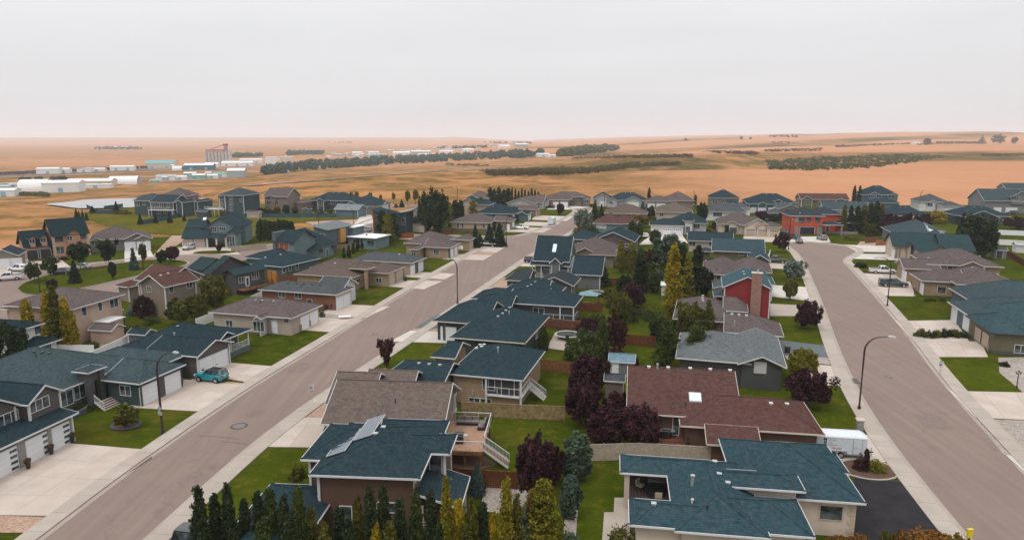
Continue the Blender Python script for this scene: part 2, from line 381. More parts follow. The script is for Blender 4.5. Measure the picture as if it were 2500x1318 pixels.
# ------------------------------------------------------------------ terrain sheet to the horizon
def terrain():
    ys = np.concatenate([np.linspace(-500, 380, 30)[:-1], 380*np.geomspace(1, 40, 330)])
    q = np.linspace(-1, 1, 321); xs = 14000*np.sign(q)*(np.abs(q)**2.6)*.97 + q*420
    X, Y = np.meshgrid(xs, ys); Z = zt(X, Y) - .15
    n, m = X.shape; V = np.stack([X, Y, Z], -1).reshape(-1, 3)
    I = np.arange(n*m).reshape(n, m); F = np.stack([I[:-1,:-1], I[:-1,1:], I[1:,1:], I[1:,:-1]], -1).reshape(-1, 4)
    me = bpy.data.meshes.new('prairie'); me.vertices.add(len(V)); me.vertices.foreach_set('co', V.ravel())
    me.loops.add(F.size); me.loops.foreach_set('vertex_index', F.ravel().astype(np.int32))
    me.polygons.add(len(F)); me.polygons.foreach_set('loop_start', np.arange(0, F.size, 4, dtype=np.int32))
    me.update(); me.validate(); me.polygons.foreach_set('use_smooth', [True]*len(F)); me.materials.append(M_FIELD)
    r = roll(X, Y); W_ = yw(X, Y); rt = smooth((X + 60)/200)
    def band(c, h): return np.exp(-((W_ - c)/h)**4)
    pat = .5 + .5*np.sin(X*.0105 + 1.3 + .8*np.sin(X*.023)); gul = np.clip(band(735, 75) + band(1350, 95) + band(2120, 120) + .5*band(640, 30), 0, 1)*rt
    left = (1 - smooth((X - 30 - .10*(Y-400))/170))*smooth((Y-180)/60)*(1 - smooth((Y - 900)/600)); far = .55*smooth((-X + 200)/900)*smooth((Y-1200)/600)*(1-smooth((Y-3200)/1500))
    rough = np.clip(gul + left + far, 0, 1); green = np.clip((band(738, 55) + band(1345, 70) + band(2110, 80))*rt*smooth((pat - .35)/.35), 0, 1)*.95
    for nm, d in (('rough', rough), ('green', green)):
        a = me.attributes.new(nm, 'FLOAT', 'POINT'); a.data.foreach_set('value', d.ravel().astype(np.float32))
    return tag(new_obj('terrain', me), kind='structure')
terrain()

def flat(name, pts, z, m, kind='structure', label=None, cat=None, th=None):
    b = MB()
    if th: b.prism(pts, z - th, z, m)
    else: b.poly([(p[0], p[1], z) for p in pts], m)
    me = b.mesh(name, fix=False)
    bm = bmesh.new(); bm.from_mesh(me); bmesh.ops.recalc_face_normals(bm, faces=bm.faces) if th else None
    bmesh.ops.triangulate(bm, faces=[f for f in bm.faces if len(f.verts) > 4])
    if not th:
        for f in bm.faces:
            if f.normal.z < 0: f.normal_flip()
    bm.to_mesh(me); bm.free()
    o = new_obj(name, me); return tag(o, label, cat, kind=kind)
def pxs(l, z=0): return [at(p[0], p[1], z) for p in l]
def chaikin(P, n=2):
    for _ in range(n):
        Q = [P[0]]
        for a, b in zip(P, P[1:]):
            Q += [(a[0]*.75+b[0]*.25, a[1]*.75+b[1]*.25), (a[0]*.25+b[0]*.75, a[1]*.25+b[1]*.75)]
        P = Q + [P[-1]]
    return P
def resample(P, step):
    out = [P[0]]; acc = 0.0
    for a, b in zip(P, P[1:]):
        d = math.dist(a, b); t = step - acc
        while t <= d:
            out.append((a[0]+(b[0]-a[0])*t/d, a[1]+(b[1]-a[1])*t/d)); t += step
        acc = (acc + d) % step
    return out
def offset(P, w):        # to the left of the walking direction
    out = []
    for i, p in enumerate(P):
        a = P[max(i-1, 0)]; b = P[min(i+1, len(P)-1)]
        dx, dy = b[0]-a[0], b[1]-a[1]; L = math.hypot(dx, dy) or 1
        out.append((p[0]-dy/L*w, p[1]+dx/L*w))
    return out

LAWN_PX = [(-400,690),(60,602),(330,580),(640,576),(930,570),(935,520),(1100,504),(1330,499),(1450,498),(1950,502),(2500,500)]
flat('lawn', [(150,20),(-130,20),(-190,120)] + pxs(LAWN_PX) + [(420,345),(330,120)], 0.0, M_LAWN)
flat('grass_slope', pxs([(180,523),(330,505),(640,500),(905,515),(905,534),(760,541),(645,552),(640,574),(420,573),(300,565)]), .03, M_SLOPE)

# ------------------------------------------------------------------ roads
R1L = [at(*p) for p in [(-180,1545),(-60,1447),(105,1318),(340,1137),(620,944),(834,815),(985,720),(1120,640),(1190,606),(1222,596),(1225,591),(1205,588),(1120,586),(900,580)]]
R1LB = [at(*p) for p in [(900,572),(1120,577),(1230,579),(1272,578),(1330,560),(1385,534),(1408,520),(1410,512),(1392,507),(1396,501),(1430,503)]]
R1R = [at(*p) for p in [(60,1545),(200,1447),(347,1318),(526,1156),(640,1060),(770,966),(930,864),(1110,743),(1260,640),(1310,611),(1368,578),(1403,558),(1432,528),(1436,515),(1450,508)]]
R2L = [at(*p) for p in [(2620,1580),(2370,1318),(2140,1030),(2060,880),(2010,740),(1975,660),(1958,628),(1944,613),(1928,602),(1924,594),(1945,590)]]
R2R = [at(*p) for p in [(2820,1500),(2640,1318),(2500,1160),(2300,940),(2200,800),(2105,690),(2070,652),(2056,640),(2058,632),(2078,622),(2092,613),(2078,604),(2020,596),(1945,590)]]
R1L, R1LB, R1R, R2L, R2R = [chaikin(p, 2) for p in (R1L, R1LB, R1R, R2L, R2R)]
flat('road', R1L + R1LB + R1R[::-1], .012, M_ROAD)
flat('road', R2L + R2R[::-1], .012, M_ROAD)
flat('road', pxs([(-300,800),(-60,690),(60,658),(140,651),(216,646),(371,629),(500,622),(570,617),(650,598),(760,592),(760,606),(680,616),(640,624),(560,645),(480,665),(330,705),(250,740),(120,770),(-100,830)]), .012, M_ROAD)
flat('road', pxs([(780,610),(830,578),(880,548),(930,530),(1040,505),(1060,509),(950,540),(905,565),(860,610)]), .012, M_ROAD)
flat('road', pxs([(930,501),(1050,497),(1110,497),(1110,502),(1030,505),(940,507)]), .016, M_ROAD)
ISL = chaikin([at(*p) for p in [(44,706),(62,690),(130,669),(280,646),(380,633),(450,636),(470,643),(430,655),(330,676),(200,706),(95,722),(60,720),(44,706)]], 2)
flat('traffic_island', ISL, .15, M_KERB, th=.15)
flat('island_lawn', [(p[0]*.985+(-118.0)*.015, p[1]*.985+163*.015) for p in ISL], .165, M_LAWN)

def sidewalk(P, side, w=1.75, gut=.5, slabs=True, step=3.0):
    Q = resample(P, step); g0 = Q; g1 = offset(Q, side*gut); w1 = offset(Q, side*(gut+w))
    b = MB()
    for i in range(len(Q)-1):
        b.poly([(*g0[i], .022), (*g0[i+1], .022), (*g1[i+1], .03), (*g1[i], .03)], M_GUT)
        b.poly([(*g1[i], .03), (*g1[i+1], .03), (*g1[i+1], .118), (*g1[i], .118)], M_KERB)
        b.poly([(*w1[i], 0), (*w1[i+1], 0), (*w1[i+1], .118), (*w1[i], .118)], M_KERB)
        b.poly([(*g1[i], .118), (*g1[i+1], .118), (*w1[i+1], .118), (*w1[i], .118)], M_KERB)
    o = tag(new_obj('sidewalk', b.mesh('sidewalk')), kind='structure')
    for i in range(len(Q)-1):
        if not slabs or Q[i][1] > 240: break
        def L(a, c, t): return (a[0]+(c[0]-a[0])*t, a[1]+(c[1]-a[1])*t)
        e = .02/3; q = [L(g1[i], g1[i+1], e), L(g1[i], g1[i+1], 1-e), L(w1[i], w1[i+1], 1-e), L(w1[i], w1[i+1], e)]
        MB().prism(q, .11, .14, M_WALK).build('slab', o)
    return o
sidewalk(R1L, 1); sidewalk(R1LB, 1, slabs=False); sidewalk(R1R, -1); sidewalk(R2L, 1); sidewalk(R2R, -1)
sidewalk(chaikin(pxs([(216,646),(371,629),(500,622),(570,617),(650,598),(760,592)]), 2), 1, slabs=False)
sidewalk(chaikin(pxs([(860,610),(905,565),(950,540),(1060,509)]), 2), -1, slabs=False)
sidewalk(chaikin(pxs([(780,610),(830,578),(880,548),(930,530),(1040,505)]), 2), 1, slabs=False)

# ------------------------------------------------------------------ driveways: [near-left, near-right, far-right, far-left] on the ground
def driveway(q, nx, ny, m=None, name='driveway', top=.09):
    m = m or M_CONC; P = pxs(q) if isinstance(q[0][0], (int, float)) and max(abs(q[0][0]), abs(q[0][1])) > 300 or True else q
    o = flat(name, P, .055, M_KERB, th=.055)
    def bl(u, v):
        a = [P[0][k]*(1-u)+P[1][k]*u for k in (0,1)]; c = [P[3][k]*(1-u)+P[2][k]*u for k in (0,1)]
        return (a[0]*(1-v)+c[0]*v, a[1]*(1-v)+c[1]*v)
    wx = math.dist(P[0], P[1]); wy = math.dist(P[0], P[3])
    for i in range(nx):
        for j in range(ny):
            ex, ey = .012/max(wx/nx, .5)/nx*1.0, .012/max(wy/ny, .5)/ny
            u0, u1, v0, v1 = i/nx+ex, (i+1)/nx-ex, j/ny+ey, (j+1)/ny-ey
            MB().prism([bl(u0,v0), bl(u1,v0), bl(u1,v1), bl(u0,v1)], .05, top, m).build('slab', o)
    return o
def bed(q, m=None, name='gravel_bed', z=.03): return flat(name, pxs(q), z, m or M_GRAV)
for q, nx, ny, m in [
    ([(-150,1256),(118,1260),(352,1098),(175,1082)], 3, 4, None), ([(330,995),(489,1005),(600,941),(435,924)], 3, 3, None),
    ([(497,912),(606,934),(668,895),(555,884)], 3, 3, None), ([(728,804),(829,813),(887,781),(775,774)], 3, 2, None),
    ([(797,765),(893,777),(953,749),(853,743)], 3, 2, None), ([(945,698),(1035,707),(1082,687),(982,684)], 3, 2, None),
    ([(1003,676),(1086,683),(1112,669),(1032,664)], 3, 2, None), ([(1098,633),(1180,636),(1201,624),(1118,620)], 2, 2, None),
    ([(1145,611),(1212,617),(1238,602),(1168,597)], 2, 2, None), ([(1250,566),(1325,569),(1348,558),(1258,553)], 2, 1, None),
    ([(1290,551),(1352,553),(1368,545),(1302,541)], 2, 1, None), ([(1315,537),(1384,540),(1400,529),(1326,526)], 2, 1, None),
    ([(1335,512),(1395,512),(1440,506),(1350,500)], 3, 2, M_CONCW),
    ([(640,1091),(775,1093),(800,1021),(723,1020)], 2, 3, None), ([(758,981),(800,983),(815,960),(797,955)], 1, 1, None),
    ([(952,834),(1090,838),(1100,811),(1002,808)], 3, 2, M_CONCW), ([(1012,801),(1095,803),(1105,768),(1065,770)], 1, 1, M_BLUEG),
    ([(1146,722),(1235,722),(1245,703),(1185,703)], 2, 1, M_CONCW), ([(1262,650),(1310,652),(1330,628),(1295,627)], 2, 2, None),
    ([(2080,1320),(2366,1320),(2230,1180),(2085,1167)], 1, 1, M_ASPH), ([(2020,1123),(2195,1130),(2140,1060),(1995,1072)], 2, 2, None),
    ([(1915,868),(2044,874),(2030,846),(1893,830)], 1, 1, M_BLUEG), ([(1965,938),(2070,944),(2050,895),(1950,888)], 2, 1, None),
    ([(1880,724),(1993,737),(1978,702),(1880,696)], 2, 1, M_CONCW), ([(1880,772),(1940,772),(1958,746),(1880,742)], 1, 1, M_WALK),
    ([(1870,655),(1963,660),(1952,644),(1868,641)], 2, 1, None),
    ([(2136,722),(2235,724),(2215,668),(2092,668)], 2, 3, None), ([(2232,836),(2366,834),(2330,782),(2184,784)], 3, 2, None),
    ([(2266,872),(2412,872),(2395,834),(2234,836)], 3, 2, None), ([(2380,1020),(2600,1030),(2560,960),(2316,955)], 3, 2, None),
    ([(2508,1160),(2660,1170),(2600,1115),(2455,1112)], 2, 1, M_CONCW),
    ([(2072,632),(2200,636),(2190,621),(2085,620)], 3, 1, M_CONCW), ([(2092,615),(2190,617),(2180,602),(2060,598)], 3, 2, M_CONCW),
    ([(1924,592),(2028,592),(2020,578),(1940,578)], 3, 2, M_CONCW), ([(1815,590),(1922,592),(1912,576),(1815,577)], 3, 1, None),
    ([(1560,598),(1680,594),(1665,574),(1590,573)], 2, 1, M_CONCW),
    ([(304,640),(376,628),(366,609),(304,612)], 2, 2, M_CONCW), ([(60,662),(172,652),(150,635),(70,640)], 2, 2, None),
    ([(-40,690),(70,662),(60,648),(-40,660)], 2, 2, None), ([(436,622),(588,622),(560,604),(450,604)], 3, 1, None),
    ([(862,552),(912,545),(905,522),(880,528)], 1, 1, M_CONCW)]:
    if q[1][0] < 1460 and q[0][0] < q[1][0] - 40 and m is None and q[0][1] < 1260 and q[0] not in [(640,1091),(758,981),(1262,650)]: q = [(q[0][0]-18, q[0][1]), q[1], q[2], (q[3][0]-18, q[3][1])]
    driveway(q, nx, ny, m)
bed([(-60,1300),(72,1300),(120,1262),(-100,1256)]); bed([(452,934),(604,942),(608,936),(470,925)]); bed([(793,774),(888,781),(895,776),(797,764)], M_GRAVG)
bed([(713,1020),(800,1021),(812,982),(757,981)]); bed([(1005,808),(1085,809),(1090,803),(1012,801)]); bed([(1180,703),(1245,702),(1262,676),(1222,678)])
bed([(2380,1022),(2450,1110),(2600,1112),(2600,1030)], M_GRAVG); bed([(2205,816),(2330,816),(2330,836),(2232,836)]); bed([(1924,880),(2050,893),(2046,874),(1915,868)], M_GRAVG)
bed([(2437,873),(2440,910),(2500,960),(2640,960),(2600,870)], M_GRAVG); bed([(1105,1100),(1175,1110),(1215,1135),(1160,1150),(1105,1140)], M_MULCH)
bed([(2083,610),(2180,611),(2190,588),(2100,590)], M_GRAV); bed([(1170,1245),(1260,1260),(1300,1200),(1190,1180)], M_GRAVG)
bed([(1375,1318),(1405,1318),(1412,1230),(1380,1230)], M_GRAVG); bed([(1470,1318),(1530,1318),(1560,1250),(1475,1250)], M_WALK)
bed([(1105,632),(1180,636),(1212,617),(1150,612)]); bed([(370,628),(430,600),(470,575),(420,575),(395,600)]); bed([(740,541),(905,533),(905,546),(860,556),(770,552)], M_GRAV)
bed([(150,870),(220,840),(330,810),(330,850),(200,880)], M_GRAVG); bed([(1495,1318),(1550,1318),(1550,1215),(1500,1215)], M_WALK, z=.05)
# manholes, drain, tar-sealed cracks, patched gutter
def disc(name, px, py, r, m, label, group=None, cat='manhole'):
    x, y = at(px, py); b = MB(); n = 20
    b.prism([(r*math.cos(2*math.pi*k/n), r*math.sin(2*math.pi*k/n)) for k in range(n)], -.01, .022, m)
    b.prism([(r*.75*math.cos(2*math.pi*k/n), r*.75*math.sin(2*math.pi*k/n)) for k in range(n)], .02, .027, M_IRON)
    tag(b.build(name, loc=(x, y, 0)), label, cat, group)
disc('manhole_cover', 584, 1040, .95, M_TAR, 'round manhole set in a dark patch on the left road')
disc('manhole_cover', 915, 815, .5, M_TAR, 'small manhole cover on the left road beside white driveway')
disc('manhole_cover', 2169, 921, .5, M_TAR, 'small manhole cover on the right road beside tall lamp')
disc('manhole_cover', 2137, 1080, .6, M_CONC, 'round cover in the pink concrete beside the white trailer')
x, y = at(2090, 931); tag(MB().box(-.35, -.9, 0, .35, .9, .16, M_IRON).box(-.25, -.8, .15, .25, .8, .17, M_BLACK).build('storm_drain', loc=(x, y, 0), rz=-R(16)), 'rectangular storm drain grate in the gutter by tall lamp', 'drain')
def crack(l, wd=.09):
    P = chaikin(pxs(l), 2); b = MB(); A = offset(P, wd/2); C = offset(P, -wd/2)
    for i in range(len(P)-1): b.poly([(*A[i], .019), (*A[i+1], .019), (*C[i+1], .019), (*C[i], .019)], M_TAR)
    tag(new_obj('tar_crack', b.mesh('tar_crack')), kind='structure')
for l in [[(480,1063),(530,1065),(585,1072)],[(540,1078),(580,1081),(605,1085)],[(865,818),(905,820),(955,823)],[(985,767),(1030,769),(1060,773)],[(1025,725),(1070,728),(1115,730)],[(1130,701),(1180,702)],
          [(2025,725),(2070,728),(2105,729)],[(2010,686),(2050,688),(2080,688)],[(910,830),(940,833)]]: crack(l)
flat('gutter_patch', pxs([(272,1173),(330,1128),(368,1110),(372,1118),(345,1136),(300,1164)]), .026, M_TAR)

for q in ([(700,905),(735,884),(770,890),(738,912)], [(1050,700),(1075,684),(1110,686),(1086,702)], [(2230,1010),(2300,1015),(2330,1050),(2258,1046)], [(430,1180),(470,1150),(510,1156),(470,1188)]): flat('asphalt_patch', pxs(q), .0165, plain('patched_asphalt', (.175,.135,.12), .92, .15, 1.5, world=True))

# ------------------------------------------------------------------ house builder (local x = across the street axis, local y = along it)
TEAL = (.0145,.031,.038); TEAL2 = (.017,.035,.044); GREYR = (.056,.063,.069); GREYT = (.034,.056,.064); BROWN = (.092,.066,.057); BROWN2 = (.105,.078,.066); REDB = (.078,.036,.031); GREYD = (.027,.037,.044); DARKT = (.009,.024,.029); MAUVE = (.088,.068,.066)
def window_mesh(w, h, n, fm, gm, ph):
    t = .07 if ph > 12 else .09
    b = MB(); b.box(-w/2-t, -.06, -h/2-t, w/2+t, .0, -h/2, fm).box(-w/2-t, -.06, h/2, w/2+t, .0, h/2+t, fm)
    b.box(-w/2-t, -.06, -h/2, -w/2, .0, h/2, fm).box(w/2, -.06, -h/2, w/2+t, .0, h/2, fm)
    for k in range(1, n): x = -w/2 + w*k/n; b.box(x-.035, -.05, -h/2, x+.035, 0, h/2, fm)
    return b.mesh('window')
def pane_mesh(w, h, gm): return MB().box(-w/2, -.02, -h/2, w/2, -.004, h/2, gm).mesh('pane')
FACE_RZ = {'S': 0.0, 'E': math.pi/2, 'N': math.pi, 'W': -math.pi/2}
class House:
    def __init__(s, name, label, cat='house', psi=None, wall=None, roof=TEAL, fascia=None, oh=.55, pitch=.42, group=None, trim=None):
        s.name, s.label, s.cat, s.group = name, label, cat, group
        s.psi = None if psi is None else R(psi); s.O = None; s.blocks = []; s.wall = wall or wall_mat((.3,.25,.2)); s.roofm = roof_mat(roof)
        s.fascia = fascia or M_TRIM; s.oh = oh; s.pitch = pitch; s.trim = trim
    def start(s, A, B=None):
        if s.psi is None:
            s.psi = -math.atan2(B[1]-A[1], B[0]-A[0])
        s.O = A; s.c, s.s_ = math.cos(s.psi), math.sin(s.psi)
        s.e = tag(empty(s.name, (A[0], A[1], 0), -s.psi), s.label, s.cat, s.group)
    def loc(s, P): dx, dy = P[0]-s.O[0], P[1]-s.O[1]; return (dx*s.c - dy*s.s_, dx*s.s_ + dy*s.c)
    def lray(s, px, py):
        d = ray(px, py); o = s.loc((0, 0))
        return (o[0], o[1], CAM_H), (d[0]*s.c - d[1]*s.s_, d[0]*s.s_ + d[1]*s.c, d[2])
    def blk(s, ze, nl=None, nr=None, fr=None, fl=None, w=None, d=None, rel=None, roof='hip', pitch=None, wall=None, rmat=None, oh=None, z0=0, fascia=None, walls=True, base=None, ridge=True):
        K = {k: at(*v, ze) for k, v in (('nl', nl), ('nr', nr), ('fr', fr), ('fl', fl)) if v}
        if s.O is None:
            first = K.get('nl') or K.get('nr') or K.get('fl') or K.get('fr')
            s.start(first, K.get('nr') if 'nl' in K else None)
        if rel: x0, y0, w, d = rel; x1, y1 = x0+w, y0+d
        else:
            q = {k: s.loc(v) for k, v in K.items()}
            X0 = [q[k][0] for k in ('nl','fl') if k in q]; X1 = [q[k][0] for k in ('nr','fr') if k in q]
            Y0 = [q[k][1] for k in ('nl','nr') if k in q]; Y1 = [q[k][1] for k in ('fl','fr') if k in q]
            x0 = sum(X0)/len(X0) if X0 else None; x1 = sum(X1)/len(X1) if X1 else None
            y0 = sum(Y0)/len(Y0) if Y0 else None; y1 = sum(Y1)/len(Y1) if Y1 else None
            if w is not None:
                if x0 is None: x0 = x1 - w
                else: x1 = x0 + w
            if d is not None:
                if y0 is None: y0 = y1 - d
                else: y1 = y0 + d
        if x1 < x0: x0, x1 = x1, x0
        if roof == 'gy' and s.blocks:
            for q_ in s.blocks:
                if min(x1, q_['x1']) - max(x0, q_['x0']) > 1 and -1.3 < y0 - q_['y0'] < 5: y0 = min(y0, q_['y0'] - .55)
        if y1 < y0: y0, y1 = y1, y0
        i = len(s.blocks); e = .004*i; ze = ze + .006*i
        x0 += e; y0 += e; x1 -= e; y1 -= e
        oh = s.oh if oh is None else oh; p = s.pitch if pitch is None else pitch
        w, d = x1-x0, y1-y0
        if roof == 'hip': roof = 'hx' if w >= d else 'hy'
        b = dict(x0=x0, x1=x1, y0=y0, y1=y1, ze=ze, z0=z0, roof=roof, p=p, oh=oh, wx0=x0+oh, wx1=x1-oh, wy0=y0+oh, wy1=y1-oh, i=i)
        s.blocks.append(b); wm = wall or s.wall; rm = roof_mat(rmat) if rmat else s.roofm; fm = fascia or s.fascia
        T = .16; zr = ze + T
        c = [(x0,y0),(x1,y0),(x1,y1),(x0,y1)]
        tops = []; edges = []; ridges = []
        if roof[0] in 'hgxy':
            ax = roof[1] if roof[0] in 'hg' else roof[0]
            h0 = h1 = roof[0] == 'h'
            if roof in ('xW','yS'): h0 = True
            if roof in ('xE','yN'): h1 = True
            if ax == 'x':
                run = d/2; zz = zr + p*run; ym = (y0+y1)/2; a = min(run, w/2) if h0 else 0; bb = min(run, w/2) if h1 else 0
                r0, r1 = (x0+a, ym, zz), (x1-bb, ym, zz)
                C = [(q[0], q[1], zr) for q in c]
                tops = [[C[0], C[1], r1, r0], [C[2], C[3], r0, r1]]
                if h0: tops.append([C[3], C[0], r0]); edges.append((C[3], C[0])); ridges += [(C[3], r0), (C[0], r0)]
                else: edges += [(C[3], r0), (r0, C[0])]
                if h1: tops.append([C[1], C[2], r1]); edges.append((C[1], C[2])); ridges += [(C[1], r1), (C[2], r1)]
                else: edges += [(C[1], r1), (r1, C[2])]
                edges += [(C[0], C[1]), (C[2], C[3])]
            else:
                run = w/2; zz = zr + p*run; xm = (x0+x1)/2; a = min(run, d/2) if h0 else 0; bb = min(run, d/2) if h1 else 0
                r0, r1 = (xm, y0+a, zz), (xm, y1-bb, zz)
                C = [(q[0], q[1], zr) for q in c]
                tops = [[C[1], C[2], r1, r0], [C[3], C[0], r0, r1]]
                if h0: tops.append([C[0], C[1], r0]); edges.append((C[0], C[1])); ridges += [(C[0], r0), (C[1], r0)]
                else: edges += [(C[0], r0), (r0, C[1])]
                if h1: tops.append([C[2], C[3], r1]); edges.append((C[2], C[3])); ridges += [(C[2], r1), (C[3], r1)]
                else: edges += [(C[2], r1), (r1, C[3])]
                edges += [(C[1], C[2]), (C[3], C[0])]
            ridges.append((r0, r1)); b['r0'], b['r1'], b['zz'], b['ax'], b['h0'], b['h1'], b['run'] = r0, r1, zz, ax, h0, h1, run
        elif roof[0] == 's':                           # single slope, high on the named side
            hi = roof[1]; span = d if hi in 'NS' else w
            zc = [zr + p*span if ((hi == 'S' and k < 2) or (hi == 'N' and k > 1) or (hi == 'E' and k in (1,2)) or (hi == 'W' and k in (0,3))) else zr for k in range(4)]
            C = [(q[0], q[1], z) for q, z in zip(c, zc)]; tops = [C]; edges = [(C[k], C[(k+1)%4]) for k in range(4)]; b['zc'] = zc; b['ax'] = None
        else:
            C = [(q[0], q[1], zr) for q in c]; tops = [C]; edges = [(C[k], C[(k+1)%4]) for k in range(4)]; b['ax'] = None
        mb = MB()
        for f in tops:
            mb.poly(f, rm); mb.poly([(q[0], q[1], q[2]-T) for q in f][::-1], fm)
        for a_, b_ in edges: mb.poly([a_, b_, (b_[0], b_[1], b_[2]-T), (a_[0], a_[1], a_[2]-T)], fm)
        ro = new_obj('roof', mb.mesh('roof', fix=False), s.e)
        fb = MB()
        for a_, b_ in edges:
            A = Vector(a_); B = Vector(b_); dd = (B-A); nrm = Vector((dd.y, -dd.x, 0)).normalized()
            o2 = nrm*.035
            fb.bar(A + o2 - Vector((0,0,.085)), B + o2 - Vector((0,0,.085)), .05, .16, fm)
        new_obj('fascia', fb.mesh('fascia'), ro)
        if ridge and ridges:
            rb = MB()
            for a_, b_ in ridges: rb.bar((a_[0], a_[1], a_[2]+.008), (b_[0], b_[1], b_[2]+.008), .22, .02, rm)
            new_obj('ridge_cap', rb.mesh('ridge_cap'), ro)
        b['ro'] = ro
        if walls:
            wb = MB(); X0, X1, Y0, Y1 = b['wx0'], b['wx1'], b['wy0'], b['wy1']; zw = ze + p*oh + .02 if roof[0] in 'hgxys' else ze
            def gz(x, y): return s.rz(b, x, y) - T - .02
            L = [(X0,Y0),(X1,Y0),(X1,Y1),(X0,Y1)]
            for k in range(4):
                a_, b_ = L[k], L[(k+1)%4]; m_ = ((a_[0]+b_[0])/2, (a_[1]+b_[1])/2)
                pts = [(*a_, z0-.1), (*b_, z0-.1), (*b_, gz(*b_)), (*m_, gz(*m_)), (*a_, gz(*a_))]
                wb.poly(pts, wm)
            new_obj('wall', wb.mesh('wall', fix=False), s.e)
            if base:
                bb_ = MB()
                bb_.box(X0-.04, Y0-.04, z0-.1, X1+.04, Y1+.04, z0+base[0], base[1]); bb_.build('wainscot', s.e)
            if s.trim:
                for (x, y) in L:
                    MB().box(x-.1, y-.1, z0, x+.1, y+.1, ze-.02, s.trim).build('corner_board', s.e)
        return b
    def rz(s, b, x, y):
        zr = b['ze'] + .16
        if b['ax'] == 'x':
            h = b['p']*(b['run'] - abs(y - (b['y0']+b['y1'])/2))
            if b['h0']: h = min(h, b['p']*(x - b['x0']))
            if b['h1']: h = min(h, b['p']*(b['x1'] - x))
            return zr + h
        if b['ax'] == 'y':
            h = b['p']*(b['run'] - abs(x - (b['x0']+b['x1'])/2))
            if b['h0']: h = min(h, b['p']*(y - b['y0']))
            if b['h1']: h = min(h, b['p']*(b['y1'] - y))
            return zr + h
        if 'zc' in b:
            u = (x-b['x0'])/(b['x1']-b['x0']); v = (y-b['y0'])/(b['y1']-b['y0']); z = b['zc']
            return (z[0]*(1-u)+z[1]*u)*(1-v) + (z[3]*(1-u)+z[2]*u)*v
        return zr
    def hit(s, b, face, px, py):
        o, d = s.lray(px, py)
        t = ((b['wy0'] if face == 'S' else b['wy1']) - o[1])/d[1] if face in 'SN' else ((b['wx1'] if face == 'E' else b['wx0']) - o[0])/d[0]
        return (o[0]+d[0]*t, o[1]+d[1]*t, o[2]+d[2]*t)
    def pos(s, b, face, P):
        if face in 'SN': x = min(max(P[0], b['wx0']+.3), b['wx1']-.3); return (x, b['wy0'] if face == 'S' else b['wy1'])
        y = min(max(P[1], b['wy0']+.3), b['wy1']-.3); return (b['wx1'] if face == 'E' else b['wx0'], y)
    def win(s, b, face, px, py, w=1.2, h=1.2, n=2, fm=None, gm=None, z=None):
        P = s.hit(b, face, px, py); x, y = s.pos(b, face, P); zc = P[2] if z is None else z
        fm = fm or M_TRIM; gm = gm or M_GLASS
        o = new_obj('window', cached(('win', w, h, n, fm.name), lambda: window_mesh(w, h, n, fm, gm, 20)), s.e, (x, y, zc), FACE_RZ[face])
        new_obj('pane', cached(('pane', w, h, gm.name), lambda: pane_mesh(w, h, gm)), o)
        return o
    def wins(s, b, face, l, **k):
        for q in l: s.win(b, face, *q, **k)
    def garage(s, b, face, px, py, w=2.7, h=2.2, m=None, style='plain', base=.08, fm=None):
        P = s.hit(b, face, px, py); x, y = s.pos(b, face, P); m = m or M_DOORW; fm = fm or M_TRIM
        def fr():
            q = MB(); q.box(-w/2-.12, -.05, 0, -w/2, .0, h+.12, fm).box(w/2, -.05, 0, w/2+.12, .0, h+.12, fm).box(-w/2, -.05, h, w/2, 0, h+.12, fm); return q.mesh('garage_door')
        def pn():
            q = MB(); ph = h/4-.02; q.box(-w/2, -.03, 0, w/2, -.003, ph, m)
            k = max(2, round(w/.65))
            for j in range(k): xx = -w/2 + w*(j+.5)/k; q.box(xx-w/k*.38, -.042, ph*.2, xx+w/k*.38, -.028, ph*.8, m)
            return q.mesh('panel')
        o = new_obj('garage_door', cached(('gd', w, h, fm.name), fr), s.e, (x, y, base), FACE_RZ[face])
        me = cached(('gp', w, h, m.name), pn)
        for k in range(4): new_obj('panel', me, o, (0, 0, k*h/4+.01))
        if style == 'slots':
            for k in range(4): MB().box(w*.14, -.05, k*h/4+.13, w*.40, -.041, k*h/4+.42, M_GLASS).build('pane', o)
        elif style == 'top':
            for j in range(4): xx = -w/2 + w*(j+.5)/4; MB().box(xx-.22, -.05, h*.80, xx+.22, -.041, h*.93, M_GLASS).build('pane', o)
        return o
    def door(s, b, face, px, py, m=None, w=.95, h=2.1, base=.15, lite=False):
        P = s.hit(b, face, px, py); x, y = s.pos(b, face, P)
        q = MB().box(-w/2-.1, -.05, 0, w/2+.1, 0, h+.1, M_TRIM).box(-w/2, -.07, .02, w/2, -.04, h, m or M_DOORW)
        if lite: q.box(-w/2+.18, -.08, .4, w/2-.18, -.065, h-.2, M_GLASS)
        o = new_obj('door', q.mesh('door'), s.e, (x, y, base), FACE_RZ[face])
        MB().box(w/2-.16, -.12, 1.0, w/2-.08, -.06, 1.08, M_BLACK).build('handle', o)
        return o
    def clad(s, b, face, p0, p1, z0, z1, m, name='stone_pier', th=.12):
        A = s.hit(b, face, *p0); B = s.hit(b, face, *p1); k = 0 if face in 'SN' else 1
        a, c = sorted((A[k], B[k])); lo, hi = (b['wx0'], b['wx1']) if k == 0 else (b['wy0'], b['wy1']); a = max(a, lo-.05); c = min(c, hi+.05)
        if c - a < .15: c = a + .15
        if face == 'S': q = MB().box(a, b['wy0']-th, z0, c, b['wy0']+.05, z1, m)
        elif face == 'E': q = MB().box(b['wx1']-.05, a, z0, b['wx1']+th, c, z1, m)
        elif face == 'W': q = MB().box(b['wx0']-th, a, z0, b['wx0']+.05, c, z1, m)
        else: q = MB().box(a, b['wy1']-.05, z0, c, b['wy1']+th, z1, m)
        return q.build(name, s.e)
